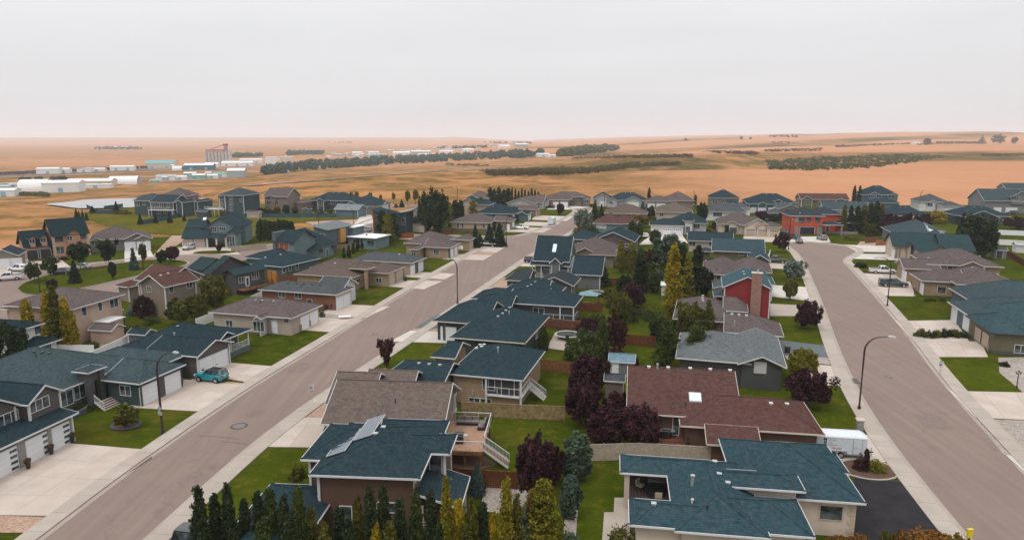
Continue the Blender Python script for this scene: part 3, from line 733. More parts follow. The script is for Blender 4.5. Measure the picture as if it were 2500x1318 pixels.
    def on_roof(s, b, px, py):
        o, d = s.lray(px, py); t = 20.0
        while t < 900:
            x, y, z = o[0]+d[0]*t, o[1]+d[1]*t, o[2]+d[2]*t
            if z < s.rz(b, x, y): break
            t += .05
        x = min(max(x, b['x0']+.4), b['x1']-.4); y = min(max(y, b['y0']+.4), b['y1']-.4)
        return x, y, s.rz(b, x, y)
    def vents(s, b, l, m=None):
        m = m or M_TRIM; me = cached(('vent', m.name), lambda: MB().box(-.15, -.15, -.1, .15, .15, .1, m).box(-.2, -.2, .1, .2, .2, .15, m).mesh('roof_vent'))
        for q in l: new_obj('roof_vent', me, b['ro'], s.on_roof(b, *q))
    def rvents(s, b, n=3, m=None):               # a few vents just behind or before the ridge
        if not b.get('ax'): return
        m = m or M_STEEL; me = cached(('vent', m.name), lambda: MB().box(-.15, -.15, -.1, .15, .15, .1, m).box(-.2, -.2, .1, .2, .2, .15, m).mesh('roof_vent'))
        r0, r1 = b['r0'], b['r1']; rnd = random.Random(int(b['x0']*97+b['y0']*13+b['ze']*7))
        for k in range(n):
            u = (k+.6+.3*rnd.random())/(n+.4); x = r0[0]+(r1[0]-r0[0])*u; y = r0[1]+(r1[1]-r0[1])*u
            if b['ax'] == 'x': y -= .9
            else: x += .9 if rnd.random() > .5 else -.9
            new_obj('roof_vent', me, b['ro'], (x, y, s.rz(b, x, y)))
        x, y = r0[0]*.5+r1[0]*.5 + (0 if b['ax'] == 'x' else 1.6), r0[1]*.5+r1[1]*.5 - (1.7 if b['ax'] == 'x' else 0)
        MB().tube([(x, y, s.rz(b, x, y)-.1), (x, y, s.rz(b, x, y)+.5)], .06, M_BLACK, 6).build('vent_pipe', b['ro'])
    def pipe(s, b, px, py, h=.9, r=.14, m=None):
        x, y, z = s.on_roof(b, px, py); m = m or M_STEEL; r *= .65; h *= .8
        MB().tube([(x,y,z-.2),(x,y,z+h)], r, m, 10).tube([(x,y,z+h),(x,y,z+h+.12)], r*1.5, m, 10).build('chimney_pipe', b['ro'])
    def skylight(s, b, px, py, w=1.0, l=1.2):
        x, y, z = s.on_roof(b, px, py); e = .05
        nx = -(s.rz(b, x+e, y) - s.rz(b, x-e, y))/(2*e); ny = -(s.rz(b, x, y+e) - s.rz(b, x, y-e))/(2*e)
        def P(u, v, k): return (x+u, y+v, z - nx*u - ny*v + k)
        q = MB(); m = plain('skylight_acrylic', (.55,.66,.66), .15, .05)
        for k0, k1, f, mm in ((0, .14, 1, M_STEEL), (.12, .18, .86, m)):
            A = [P(-w/2*f, -l/2*f, k0), P(w/2*f, -l/2*f, k0), P(w/2*f, l/2*f, k0), P(-w/2*f, l/2*f, k0)]; B = [P(-w/2*f, -l/2*f, k1), P(w/2*f, -l/2*f, k1), P(w/2*f, l/2*f, k1), P(-w/2*f, l/2*f, k1)]
            q.poly(B, mm)
            for i in range(4): q.poly([A[i], A[(i+1)%4], B[(i+1)%4], B[i]], mm)
        q.build('skylight', b['ro'])
    def box(s, name, x0, y0, z0, x1, y1, z1, m): return MB().box(x0, y0, z0, x1, y1, z1, m).build(name, s.e)
    def posts(s, pts, z0, z1, m=None, r=.1, name='post'):
        for x, y in pts: s.box(name, x-r, y-r, z0, x+r, y+r, z1, m or M_TRIM)
    def rail(s, pts, z, m=None, h=1.0, glass=False):
        m = m or M_TRIM; q = MB(); g = MB()
        for a, b in zip(pts, pts[1:]):
            L = math.dist(a, b); n = max(1, round(L/1.6))
            q.bar((*a, z+h), (*b, z+h), .07, .06, m)
            if not glass: q.bar((*a, z+.1), (*b, z+.1), .05, .05, m)
            for k in range(n+1):
                u = k/n; q.bar((a[0]+(b[0]-a[0])*u, a[1]+(b[1]-a[1])*u, z), (a[0]+(b[0]-a[0])*u, a[1]+(b[1]-a[1])*u, z+h), .06, .06, m, (1,0,0))
            if not glass:
                k = max(2, int(L/.14))
                for j in range(k):
                    u = (j+.5)/k; x, y = a[0]+(b[0]-a[0])*u, a[1]+(b[1]-a[1])*u; q.bar((x, y, z+.1), (x, y, z+h), .025, .025, m, (1,0,0))
        return q.build('railing', s.e)
    def stairs(s, p, dirv, w, z, n, m=None, rails=True):
        m = m or M_WOOD; dx, dy = dirv; px_, py_ = -dy, dx; q = []
        for k in range(n):
            zz = z - (k+.5)*z/n; c = (p[0]+dx*.28*(k+.5), p[1]+dy*.28*(k+.5))
            MB().bar((c[0]-px_*w/2, c[1]-py_*w/2, zz), (c[0]+px_*w/2, c[1]+py_*w/2, zz), .3, .06, m).build('step', s.e)
        if rails:
            for sg in (-1, 1):
                a = (p[0]+px_*w/2*sg, p[1]+py_*w/2*sg); b = (a[0]+dx*.28*n, a[1]+dy*.28*n); r = MB()
                r.bar((*a, z+1), (*b, 1), .06, .06, M_TRIM).bar((*a, z+.15), (*b, .1), .08, .2, M_TRIM)
                for k in range(n*2+1): u = k/(n*2); x, y, zz = a[0]+(b[0]-a[0])*u, a[1]+(b[1]-a[1])*u, z*(1-u); r.bar((x, y, zz+.1), (x, y, zz+1), .03, .03, M_TRIM, (1,0,0))
                r.build('stair_railing', s.e)
# ------------------------------------------------------------------ houses along the left side of the left road (street side = E)
W_DKGREEN = wall_mat((.022,.045,.045)); W_GREYBR = wall_mat((.075,.066,.064)); W_OLIVE = wall_mat((.105,.092,.05)); W_TANS = wall_mat((.27,.185,.115), 'plain'); W_BEIGE = wall_mat((.36,.30,.25)); W_PINK = wall_mat((.36,.25,.20), 'plain')
W_RUST = wall_mat((.16,.062,.035)); W_WHITE = wall_mat((.55,.54,.53)); W_TEALW = wall_mat((.038,.085,.09)); W_TEALL = wall_mat((.105,.165,.165)); W_GREYB = wall_mat((.07,.10,.115)); W_TAUPE = wall_mat((.17,.128,.102)); W_BROWNS = wall_mat((.105,.056,.036))
W_BRNOR = wall_mat((.20,.115,.06)); W_BRICKP = wall_mat((.42,.22,.14), 'brick'); W_REDH = wall_mat((.21,.013,.014)); W_ORNG = wall_mat((.40,.058,.02), 'plain'); W_CHAR = wall_mat((.042,.042,.046)); W_CREAM = wall_mat((.46,.385,.32), 'plain'); W_GREYM = wall_mat((.15,.155,.155)); W_GREYL = wall_mat((.33,.33,.33)); W_TAN2 = wall_mat((.33,.245,.175), 'plain')

h = House('grey_brown_house', 'dark grey-brown split-level house with triple white garage beside the widest pale driveway', psi=12, wall=W_GREYBR, roof=TEAL, trim=M_TRIM)
g = h.blk(3.0, fr=(192,1009), w=6.5, d=17, roof='sW', pitch=.16, oh=.5)
u1 = h.blk(5.2, rel=(g['x1']-13, g['y1']-4.1, 11.1, 4.5), roof='gx', pitch=.62, oh=.35); u2 = h.blk(5.2, rel=(g['x1']-14, g['y1']-9.2, 11.0, 5.2), roof='gx', pitch=.62, oh=.35)
h.blk(5.2, rel=(g['x1']-20, g['y1']-14, 12, 14), roof='hy', pitch=.42)
h.win(u1, 'E', 95, 987, 2.4, 1.1, 3); h.win(u2, 'E', 18, 1022, 2.4, 1.1, 3)
for p in ((148,1070),(98,1098),(18,1145)): h.garage(g, 'E', *p, w=3.0, h=2.35, style='slots')
for a, b in (((118,1085),(126,1080)), ((46,1130),(62,1118)), ((172,1060),(176,1058))): h.clad(g, 'E', a, b, 0, 2.9, M_STONEG)

h = House('dark_green_bungalow', 'dark green bungalow with grey-teal hip roof and stone entry behind the small flowering tree', psi=15.5, wall=W_DKGREEN, roof=GREYT, oh=.5)
g = h.blk(3.0, nr=(340,940), fr=(454,891), nl=(245,929), roof='xE', pitch=.4)
m = h.blk(3.2, nr=(147,957), w=17, d=12.5, roof='hx', pitch=.42, base=(1.1, M_STONED)); h.blk(3.0, rel=(g['x0']-9, g['y0']+3, 12, 9), roof='hx', pitch=.36)
c = h.blk(4.5, nl=(172,910), nr=(219,913), fr=(260,896), roof='hip', pitch=.25, walls=False)
h.posts([(c['x1']-.6, c['y0']+.6), (c['x1']-.6, c['y1']-.6)], 0, 4.5, M_STONED, .35, 'stone_column')
h.box('porch_wall', c['x0']+.4, c['y0']+.4, 3.2, c['x1']-.5, c['y1']-.4, 4.5, W_GREYBR)
for p in ((365,955),(420,932)): h.garage(g, 'E', *p, w=3.0, h=2.3)
h.clad(g, 'E', (341,965), (346,962), 0, 3, M_STONED); h.clad(g, 'E', (386,950), (401,940), 0, 3, M_STONED); h.clad(g, 'E', (441,925), (447,921), 0, 3, M_STONED)
h.win(g, 'S', 306, 953, 1.5, 1.2, 2); h.win(m, 'E', 162, 972, 1.7, 1.7, 2); h.win(m, 'E', 194, 955, 1.5, 1.7, 2); h.rvents(m, 3, M_BLACK)
h.stairs((c['x1']+.4, (c['y0']+c['y1'])/2), (1, 0), 2.6, .9, 5, M_CONC)

h = House('charcoal_gable_house', 'charcoal house with teal roof and two white garage doors beside the parked teal SUV', psi=16.5, wall=W_GREYBR, roof=TEAL, trim=M_TRIM)
g = h.blk(3.1, nl=(345,862), nr=(488,871), d=7.5, roof='gx', pitch=.36); m = h.blk(3.1, nl=(292,849), fr=(590,806), roof='hx', pitch=.36, d=13)
p = h.blk(3.1, nr=(566,835), fr=(597,803), w=7, roof='hx', pitch=.3, walls=False); h.blk(3.15, fr=(575,818), w=6, d=3.5, roof='gx', pitch=.5)
h.garage(g, 'E', 506, 890, w=3.0, h=2.3); h.garage(g, 'E', 538, 873, w=3.0, h=2.3)
h.win(g, 'S', 388, 878, .9, .9, 1); h.box('veranda_floor', p['x1']-3.5, p['y0']+.3, 0, p['x1']-.4, p['y1']-.3, .8, W_GREYB)
h.rail([(p['x1']-3.4, p['y0']+.4), (p['x1']-.45, p['y0']+.4), (p['x1']-.45, p['y1']-.4)], .8); h.posts([(p['x1']-.5, p['y0']+.5), (p['x1']-.5, p['y1']-.5)], .8, 3.1)
h.vents(m, [(463,804)]); h.vents(g, [(488,824)]); h.pipe(m, 426, 822, .6); h.rvents(m, 1)

h = House('beige_siding_house', 'beige siding house with mauve-brown hip roof and a bay window beside large mown lawn', psi=15, wall=W_BEIGE, roof=MAUVE)
m = h.blk(3.0, nl=(485,772), nr=(731,770), fr=(789,746), roof='hx', pitch=.38)
y = h.blk(3.0, nr=(648,776), nl=(608,784), d=6, roof='gy', pitch=.6, wall=W_WHITE); h.win(y, 'S', 628, 796, 2.0, 1.6, 3)
h.garage(m, 'E', 744, 785, 2.6, 2.3); h.garage(m, 'E', 766, 775, 2.6, 2.3); h.win(m, 'S', 699, 780, .9, 1.0, 1, M_TRIM); h.door(m, 'S', 670, 787); h.rvents(m, 3)
h.clad(m, 'E', (731,790), (735,787), 0, 1.2, M_STONET); h.clad(m, 'E', (754,778), (757,776), 0, 1.2, M_STONET); h.win(m, 'S', 560, 790, 1.2, 1.2)

h = House('rust_siding_house', 'rust-red siding house with grey roof and cream front with twin white garage doors', psi=16.5, wall=W_RUST, roof=GREYR)
m = h.blk(3.1, nl=(630,708), nr=(819,722), fr=(866,703), roof='hx', pitch=.36)
h.clad(m, 'E', (820,745), (866,725), 0, 3.1, M_CREAMST, 'cream_front', .06); m['wx1'] += .06; h.garage(m, 'E', 830, 745, 2.6, 2.2); h.garage(m, 'E', 847, 737, 2.6, 2.2); m['wx1'] -= .06
h.wins(m, 'S', [(688,719),(728,722)], w=1.4, h=1.1); h.win(m, 'S', 756, 737, 1.0, .9, 1); h.rvents(m, 5, M_BLACK)
e = h.blk(3.1, rel=(m['x1']-7, m['y1']-3, 6, 6.5), roof='gx', pitch=.55, wall=W_WHITE)

h = House('stone_trim_bungalow', 'tan bungalow with brown hip roof and stone-faced double garage between two lawns', psi=15.5, wall=W_TANS, roof=BROWN, fascia=M_TANT)
m = h.blk(3.0, nl=(714,671), nr=(865,678), d=13, roof='hx', pitch=.36); g = h.blk(3.0, nl=(880,666), nr=(945,668), fr=(994,652), roof='hx', pitch=.36); h.blk(3.2, fl=(800,640), w=14, d=8, roof='hx', pitch=.4)
c = h.blk(4.3, nl=(850,657), nr=(896,659), fr=(917,652), roof='hip', pitch=.2, walls=False); h.posts([(c['x1']-.6, c['y0']+.6)], 0, 4.3, W_TANS, .3, 'stone_column')
h.garage(g, 'E', 956, 688, 2.7, 2.3, M_TAN); h.garage(g, 'E', 976, 680, 2.7, 2.3, M_TAN)
for a, b in (((946,692),(950,690)), ((963,685),(968,682)), ((985,675),(990,672))): h.clad(g, 'E', a, b, 0, 2.9, M_STONET)
h.clad(m, 'E', (866,700), (885,690), 0, 1.6, M_STONET); h.win(m, 'E', 875, 688, 1.6, 1.4); h.win(g, 'S', 925, 685, 1.3, 1.1); h.vents(m, [(818,643)])

h = House('grey_hip_bungalow', 'grey hip-roofed bungalow with stone piers around white garage doors beside the striped brick strip', psi=18, wall=W_TAN2, roof=GREYR)
m = h.blk(3.0, nl=(857,634), nr=(1004,645), fr=(1041,630), roof='hx', pitch=.36)
h.garage(m, 'E', 1008, 658, 2.5, 2.2); h.garage(m, 'E', 1027, 651, 2.5, 2.2); h.clad(m, 'E', (1013,658), (1020,654), 0, 2.9, M_STONED); h.clad(m, 'E', (1035,650), (1039,648), 0, 2.9, M_STONED)
h.vents(m, [(923,610),(936,609),(975,621)]); h.win(m, 'S', 940, 650, 1.2, 1)

h = House('twin_garage_house', 'sprawling tan house with mauve-brown roof and two staggered garages beside black pickup', psi=14, wall=W_TANS, roof=MAUVE)
g = h.blk(3.0, nl=(1031,604), nr=(1098,606), fr=(1126,594), roof='xE', pitch=.36); g2 = h.blk(3.0, nl=(1100,587), nr=(1146,587), fr=(1173,578), roof='hip', pitch=.36); m = h.blk(3.2, nl=(962,603), nr=(1090,590), d=15, roof='hx', pitch=.36); e = h.blk(3.0, nl=(985,615), nr=(1031,606), d=10, roof='hip')
h.garage(g, 'E', 1103, 622, 2.4, 2.2); h.garage(g, 'E', 1113, 616, 2.4, 2.2); h.garage(g2, 'E', 1151, 602, 2.6, 2.2, M_TAN); h.garage(g2, 'E', 1162, 597, 2.6, 2.2, M_BLACK)  # last door is black in place of the dark interior of an open bay
h.win(g, 'S', 1065, 616, 1.5, 1.6, 3); h.clad(g, 'E', (1095,626), (1099,624), 0, 2.9, M_STONED); h.vents(m, [(1037,561),(1069,562),(1093,563),(1113,565)]); h.win(e, 'S', 1010, 622, 1.2, 1)

h = House('corner_bungalow', 'long tan bungalow with brown stone base behind three spruces on the street corner', psi=10, wall=W_TAN2, roof=MAUVE)
m = h.blk(3.3, nl=(1098,543), nr=(1197,545), d=15, roof='hx', pitch=.36, base=(1.2, wall_mat((.12,.075,.055), 'stone'))); g = h.blk(3.2, nl=(1205,541), nr=(1246,541), fr=(1265,535), roof='xE', pitch=.36, wall=W_TAUPE)
h.wins(m, 'S', [(1118,551),(1129,551),(1181,552)], w=.8, h=1.6, n=1); h.win(g, 'S', 1223, 553, 1.6, 1.1, 2); h.door(g, 'S', 1241, 558); h.garage(g, 'E', 1253, 554, 4.2, 2.3)
h.rvents(m, 3)

h = House('teal_siding_house', 'teal siding house with teal roof and paired narrow white garage doors behind white pickup', psi=14, wall=W_TEALW, roof=TEAL)
m = h.blk(3.2, nl=(1160,521), nr=(1255,524), d=14, roof='hx', pitch=.48); g = h.blk(3.0, nl=(1262,524), nr=(1283,524), fr=(1303,519), roof='gy', pitch=.5)
h.garage(g, 'E', 1291, 540, 2.3, 2.2); h.garage(g, 'E', 1299, 537, 2.3, 2.2); h.blk(3.6, nl=(1238,512), nr=(1262,512), d=6, roof='hip'); h.pipe(m, 1204, 505)

h = House('brick_garage_house', 'brown-roofed house with brick-faced garage next to teal siding house', psi=14, wall=wall_mat((.2,.12,.085), 'brick'), roof=BROWN)
m = h.blk(3.0, nl=(1225,507), nr=(1300,516), fr=(1324,509), roof='hx', pitch=.4); h.garage(m, 'E', 1308, 525, 2.5, 2.2, M_TAN); h.garage(m, 'E', 1316, 522, 2.5, 2.2, M_TAN)
h = House('gabled_grey_house', 'pale grey house with mauve roof and several white-edged gables near the end of street', psi=14, wall=W_GREYL, roof=MAUVE)
m = h.blk(3.3, nl=(1234,497), nr=(1306,498), d=13, roof='gy', pitch=.36); g = h.blk(3.0, nl=(1310,495), nr=(1323,496), fr=(1341,491), roof='gx', pitch=.6); h.garage(g, 'E', 1329, 502, 2.6, 2.2); h.blk(3.2, fl=(1275,487), w=14, d=11, roof='hx')
h = House('end_of_street_house', 'large brown-roofed stone house with white double garage facing down the left road', psi=6, wall=W_TAUPE, roof=MAUVE)
m = h.blk(3.3, nl=(1330,487), nr=(1443,487), d=15, roof='hx', pitch=.42); g = h.blk(3.2, nl=(1340,489), nr=(1392,489), d=8, roof='hip'); c = h.blk(4.4, nl=(1398,482), nr=(1424,482), d=5, roof='hip', pitch=.2, walls=False); h.posts([(c['x0']+.5, c['y0']+.5), (c['x1']-.5, c['y0']+.5)], 0, 4.4, M_STONED, .35, 'stone_column')
h.garage(g, 'S', 1357, 496, 2.6, 2.2); h.garage(g, 'S', 1377, 496, 3.4, 2.2); h.clad(g, 'S', (1364,499), (1368,499), 0, 3, M_BRICKR); h.clad(g, 'S', (1344,499), (1350,499), 0, 3, M_BRICKR); h.win(m, 'S', 1432, 493, 1.6, 1.2, 2)

# ------------------------------------------------------------------ right side of the left road (back gardens to the E)
h = House('solar_panel_house', 'two-storey brown siding house with teal roof carrying solar panels behind the poplar row', psi=4.5, wall=W_BROWNS, roof=TEAL2, trim=M_TRIM)
m = h.blk(5.8, nl=(753,1164), nr=(1026,1171), d=10.4, roof='hy', pitch=.36); e = h.blk(5.8, nr=(1100,1112), fr=(1115,1063), w=7.5, roof='xE', pitch=.36); wv = h.blk(5.8, nl=(757,1126), fl=(786,1037), w=6, roof='hx', pitch=.3); h.blk(5.8, nr=(1085,1062), w=6, d=3, roof='xE', pitch=.36)
g = h.blk(3.0, fl=(672,1172), fr=(826,1202), d=12, roof='hy', pitch=.42); q = h.blk(3.0, fl=(1043,1160), fr=(1147,1170), d=5.4, roof='sW', pitch=.3, walls=False)
h.posts([(q['x1']-.4, q['y0']+.4), (q['x0']+.6, q['y0']+.4), (q['x1']-.4, q['y1']-.4)], 0, 3); h.win(e, 'S', 1064, 1133, 1.0, 1.9, 1, M_TANT); h.wins(m, 'S', [(845,1255)], w=.9, h=1.4, n=1); h.win(m, 'S', 948, 1238, 1.8, .8, 1)
h.box('exhaust_hood', m['wx0']+2.9, m['wy0']-.12, 3.0, m['wx0']+3.15, m['wy0'], 3.25, M_TRIM); h.box('downspout', m['x0']+.55, m['y0']+.4, 2.6, m['x0']+.68, m['y0']+.53, 5.7, M_TRIM)
h.box('deck_floor', q['x0']+.3, q['y0']+.3, .5, q['x1']-.3, q['y1']-.3, .62, M_WOOD); h.rail([(q['x0']+.6, q['y0']+.35), (q['x1']-.4, q['y0']+.35)], .62)
h.vents(m, [(917,1060)], M_STEEL); h.vents(m, [(936,1044)], M_STEEL); h.pipe(m, 945, 1032, .6, .07, M_BLACK); h.vents(g, [(782,1212)], M_STEEL)
M_PV = NT('solar_cells'); _b = M_PV.n('ShaderNodeTexBrick'); _b.offset = 0; M_PV.l(M_PV.co('Object'), _b.inputs['Vector']); _b.inputs['Scale'].default_value = 1
_b.inputs['Brick Width'].default_value = .16; _b.inputs['Row Height'].default_value = .16; _b.inputs['Mortar Size'].default_value = .006; _b.inputs['Color1'].default_value = (.05,.075,.10,1); _b.inputs['Color2'].default_value = (.06,.09,.115,1); _b.inputs['Mortar'].default_value = (.2,.23,.26,1)
M_PV.col(_b.outputs[0]); M_PV.rough(.08); M_PV.b.inputs['Specular IOR Level'].default_value = .8; M_PV = M_PV.m
def pv(hh, bl, x0, x1, y0, y1, n, west=False):
    for k in range(n):
        a, b_ = y0+(y1-y0)*k/n+.015, y0+(y1-y0)*(k+1)/n-.015; P = [(x, y, bl['ze']+.17+bl['p']*(x-bl['x0']) if west else hh.rz(bl, x, y)) for x, y in ((x0,a),(x1,a),(x1,b_),(x0,b_))]
        o = MB().poly([(p[0], p[1], p[2]+.16) for p in P], M_PV).poly([(p[0], p[1], p[2]+.1) for p in P][::-1], M_STEEL).build('solar_panel', hh.e)
        fr = MB()
        for i in range(4): A, B = P[i], P[(i+1)%4]; fr.bar((A[0], A[1], A[2]+.14), (B[0], B[1], B[2]+.14), .06, .07, M_STEEL)
        fr.build('panel_frame', o)
pv(h, m, m['x0']+.55, m['x0']+2.15, m['y0']+2.5, m['y0']+7.0, 5, True); pv(h, m, m['x0']+2.3, m['x0']+3.9, m['y0']+4.4, m['y0']+8.9, 5, True)
HB1 = h

h = House('brown_gable_house', 'brown-shingled gable house with raised cedar deck next to the solar panel house', psi=5, wall=W_OLIVE, roof=BROWN2)
m = h.blk(4.0, nl=(782,1039), nr=(1084,1048), d=11, roof='gx', pitch=.5, wall=wall_mat((.19,.15,.115))); g = h.blk(3.2, nl=(793,989), nr=(905,993), d=9, roof='gx', pitch=.5, wall=wall_mat((.16,.13,.1))); h.blk(3.4, nl=(880,960), w=6, d=7, roof='gx', pitch=.45)
P = [h.loc(at(x, y, 1.8)) for x, y in ((1105,1099),(1175,1102),(1197,1031),(1128,1027))]; x0 = m['wx1']+.03; x1 = max(P[1][0], x0+4.3); y0 = P[0][1]; y1 = P[3][1]
for k in range(int((x1-x0)/.3)): h.box('deck_board', x0+k*.3, y0, 1.74, x0+k*.3+.285, y1, 1.8, M_WOODP if 'M_WOODP' in globals() else plain('pink_cedar_deck', (.30,.185,.125), .8, .2, 2))
h.box('deck_skirt', x0, y0-.06, 1.35, x1+.05, y0, 1.73, M_WOOD); h.box('deck_joists', x0+.05, y0+.05, 1.55, x1-.05, y1-.05, 1.72, M_WOOD); h.posts([(x1-.2, y0+.2), (x1-.2, y1-.2), (x0+2.5, y0+.2)], 0, 1.6, M_WOOD, .08)
h.rail([(x0, y0), (x1, y0)], 1.8, glass=True); h.rail([(x1, y0+1.6), (x1, y1), (x0, y1)], 1.8, glass=True); h.stairs((x1, y0+.8), (1, 0), 1.3, 1.8, 9, M_WOOD)
h.door(m, 'E', 1115, 1062, base=1.85, lite=True); h.win(m, 'E', 1110, 1030, .6, 1.6, 1, z=3.2); h.pipe(m, 945, 1030, .5, .08, M_BLACK); h.pipe(m, 965, 985, .5, .08, M_BLACK)
DECK = (h, x0, x1, y0, y1)

h = House('tan_deck_bungalow', 'tan bungalow with teal hip roof and covered corner deck above the long board fence', psi=15, wall=W_TANS, roof=TEAL2)
m = h.blk(3.6, nl=(1092,915), nr=(1283,931), fr=(1326,858), roof='hy', pitch=.42); g = h.blk(3.1, nl=(921,931), nr=(1077,950), d=8.5, roof='xW', pitch=.4); w2 = h.blk(3.4, nl=(1052,872), nr=(1110,879), d=6.5, roof='xW', pitch=.42)
h.win(m, 'S', 1193, 938, 1.5, 1.4, 2); h.wins(m, 'S', [(1158,973),(1186,975)], w=1.3, h=.55, n=2, z=.45); h.vents(m, [(1160,852),(1176,847),(1182,842),(1187,838)]); h.vents(g, [(1023,888),(1048,890),(1074,892)], M_STEEL); h.pipe(m, 1216, 860, .7, .16)
h.box('covered_deck_floor', m['wx1']-4.2, m['wy0']-.5, 1.35, m['wx1']+.35, m['wy0']+.03, 1.5, M_TRIM); h.box('recess_shade_panel', m['wx1']-4.0, m['wy0']-.02, 1.5, m['wx1']-.15, m['wy0']+.01, 3.5, W_CHAR); h.rail([(m['wx1']-4.2, m['wy0']-.45), (m['wx1']+.3, m['wy0']-.45), (m['wx1']+.3, m['wy0']+4)], 1.5, glass=True)  # flat charcoal panel on the wall stands in for the shade under the deck roof
h.box('side_deck_floor', m['wx1']+.02, m['wy0']-.5, 1.35, m['wx1']+.4, m['wy0']+5, 1.5, M_TRIM); h.posts([(m['wx1']+.25, m['wy0']-.4), (m['wx1']-4.1, m['wy0']-.4)], 0, 3.5); h.stairs((m['wx1']+.4, m['wy0']+3.6), (1, 0), 1.2, 1.4, 7, M_CONC); h.door(m, 'S', 1240, 945, M_TRIMD, 1.5, 2.0, 1.5)
h.box('utility_meter', m['wx0']+2.4, m['wy0']-.15, 1.0, m['wx0']+2.7, m['wy0'], 1.7, M_STEEL)

h = House('dark_green_hip_house', 'dark green house under a broad teal hip roof beside the pale concrete parking pad', psi=15.5, wall=wall_mat((.022,.04,.03)), roof=TEAL2, fascia=M_TANT)
m = h.blk(3.4, nl=(1097,826), nr=(1279,839), fr=(1344,774), roof='hy', pitch=.46); w2 = h.blk(3.2, nl=(1070,786), fl=(1105,745), w=9, roof='xW', pitch=.42); w3 = h.blk(3.2, nl=(1140,748), w=8, d=7, roof='xW', pitch=.45)
h.vents(m, [(1216,773),(1227,766),(1235,759),(1244,752)], M_STEEL); h.pipe(m, 1243, 768, .5); h.garage(w2, 'S', 1095, 825, 2.5, 2.2); h.posts([(m['wx1']-.1, m['wy0']+2.0), (m['wx1']-.1, m['wy0']+.4)], 0, 3.3, M_TANT, .1); h.clad(w2, 'S', (1082,825), (1088,825), 0, 3, M_STONED)
h.wins(m, 'E', [(1310,815)], w=1.4, h=1.3); h.door(m, 'E', 1325, 805, M_TRIMD, 1.6, 2.1, .2)

h = House('balcony_bungalow', 'charcoal bungalow with teal hip roof and white glass-railed deck at the back corner', psi=15, wall=W_CHAR, roof=TEAL2)
m = h.blk(3.5, nl=(1205,738), nr=(1402,752), d=9, roof='hx', pitch=.42); n = h.blk(3.4, nl=(1250,725), fr=(1382,702), d=11, roof='hy', pitch=.5); h.blk(3.2, nl=(1222,716), w=9, d=9, roof='xW', pitch=.45); h.blk(3.1, nl=(1150,730), w=7, d=7, roof='xW')
h.win(m, 'S', 1315, 762, 1.9, 1.6, 2); h.box('deck_floor', m['wx1']-5, m['wy0']-.6, .9, m['wx1']+.5, m['wy0']-.02, 1.05, M_TRIM); h.rail([(m['wx1']-5, m['wy0']-.55), (m['wx1']+.5, m['wy0']-.55), (m['wx1']+.5, m['wy0']+3)], 1.05, glass=True); h.posts([(m['wx1']+.35, m['wy0']-.4), (m['wx1']-2, m['wy0']-.4)], 0, 3.4)
h.box('deck_skirt', m['wx1']-5, m['wy0']-.58, 0, m['wx1']+.45, m['wy0']-.5, .9, W_GREYL); h.vents(n, [(1288,700),(1297,696),(1307,689)], M_STEEL); h.pipe(n, 1345, 710, .4)

h = House('slate_gable_house', 'grey-green house with slate roof and open gable behind the backyard gazebo', psi=15, wall=wall_mat((.07,.075,.068)), roof=GREYD, fascia=M_TANT)
m = h.blk(3.1, nl=(1313,689), nr=(1389,706), fr=(1424,680), roof='gy', pitch=.42); w2 = h.blk(3.1, nl=(1230,685), nr=(1290,688), d=9, roof='xW', pitch=.36)
h.vents(m, [(1345,678),(1352,673),(1358,668),(1365,663)], M_BLACK); h.wins(m, 'E', [(1395,710),(1402,705)], w=1.0, h=1.6, n=1); h.win(w2, 'S', 1247, 703, 1.4, .7, 1, gm=M_BLIND)

h = House('steep_roof_cottage', 'grey-blue cottage with steep teal roof, skylight and white porch posts', psi=14, wall=wall_mat((.12,.135,.135)), roof=TEAL2, trim=M_TRIM)
m = h.blk(4.0, nl=(1303,636), nr=(1389,643), d=10.5, roof='gx', pitch=1.0); p = h.blk(3.1, nl=(1296,646), nr=(1390,654), d=4, roof='sN', pitch=.45, walls=False); d = h.blk(3.9, nl=(1340,645), nr=(1371,646), d=5, roof='gy', pitch=.95)
h.skylight(m, 1354, 607, .9, 1.6); h.posts([(p['x0']+.5+k*(p['x1']-p['x0']-1)/4, p['y0']+.4) for k in range(5)], .3, 3.1); h.rail([(p['x0']+.5, p['y0']+.4), (p['x0']+3, p['y0']+.4)], .3); h.win(m, 'S', 1338, 651, 1.6, 1.2, 2); h.door(m, 'S', 1360, 652)
g = h.blk(3.0, nl=(1394,671), nr=(1470,675), d=9, roof='gx', pitch=.75); h.win(m, 'E', 1395, 625, .8, 1.3, 1)

h = House('taupe_gable_house', 'taupe house with mauve roof and stacked front gables behind the steep-roofed cottage', psi=14, wall=W_TAUPE, roof=MAUVE, fascia=M_TANT)
m = h.blk(3.4, nl=(1392,610), nr=(1500,621), d=13, roof='hy', pitch=.5); a = h.blk(3.2, nl=(1401,618), nr=(1455,622), d=9, roof='gy', pitch=.5); h.win(a, 'S', 1453, 628, 2.0, 1.1, 3); h.blk(3.2, nl=(1440,622), nr=(1502,626), d=5, roof='hip'); h.vents(m, [(1433,578),(1428,583)])
h = House('brown_wall_gable_house', 'dark brown house with teal roof and broad side gable above the poplars', psi=16, wall=W_CHAR, roof=TEAL2)
m = h.blk(4.4, nl=(1449,584), nr=(1547,596), d=14, roof='gy', pitch=.42, wall=wall_mat((.085,.07,.066))); h.win(m, 'S', 1490, 599, 1.8, 1.2, 2); h.win(m, 'S', 1530, 599, .8, .8, 1); h.blk(3.2, nl=(1380,586), nr=(1455,586), d=12, roof='hx', pitch=.4)
h = House('red_brown_roof_bungalow', 'low bungalow with red-brown hip roof beside silver willow at the bend', psi=15, wall=W_TEALL, roof=REDB)
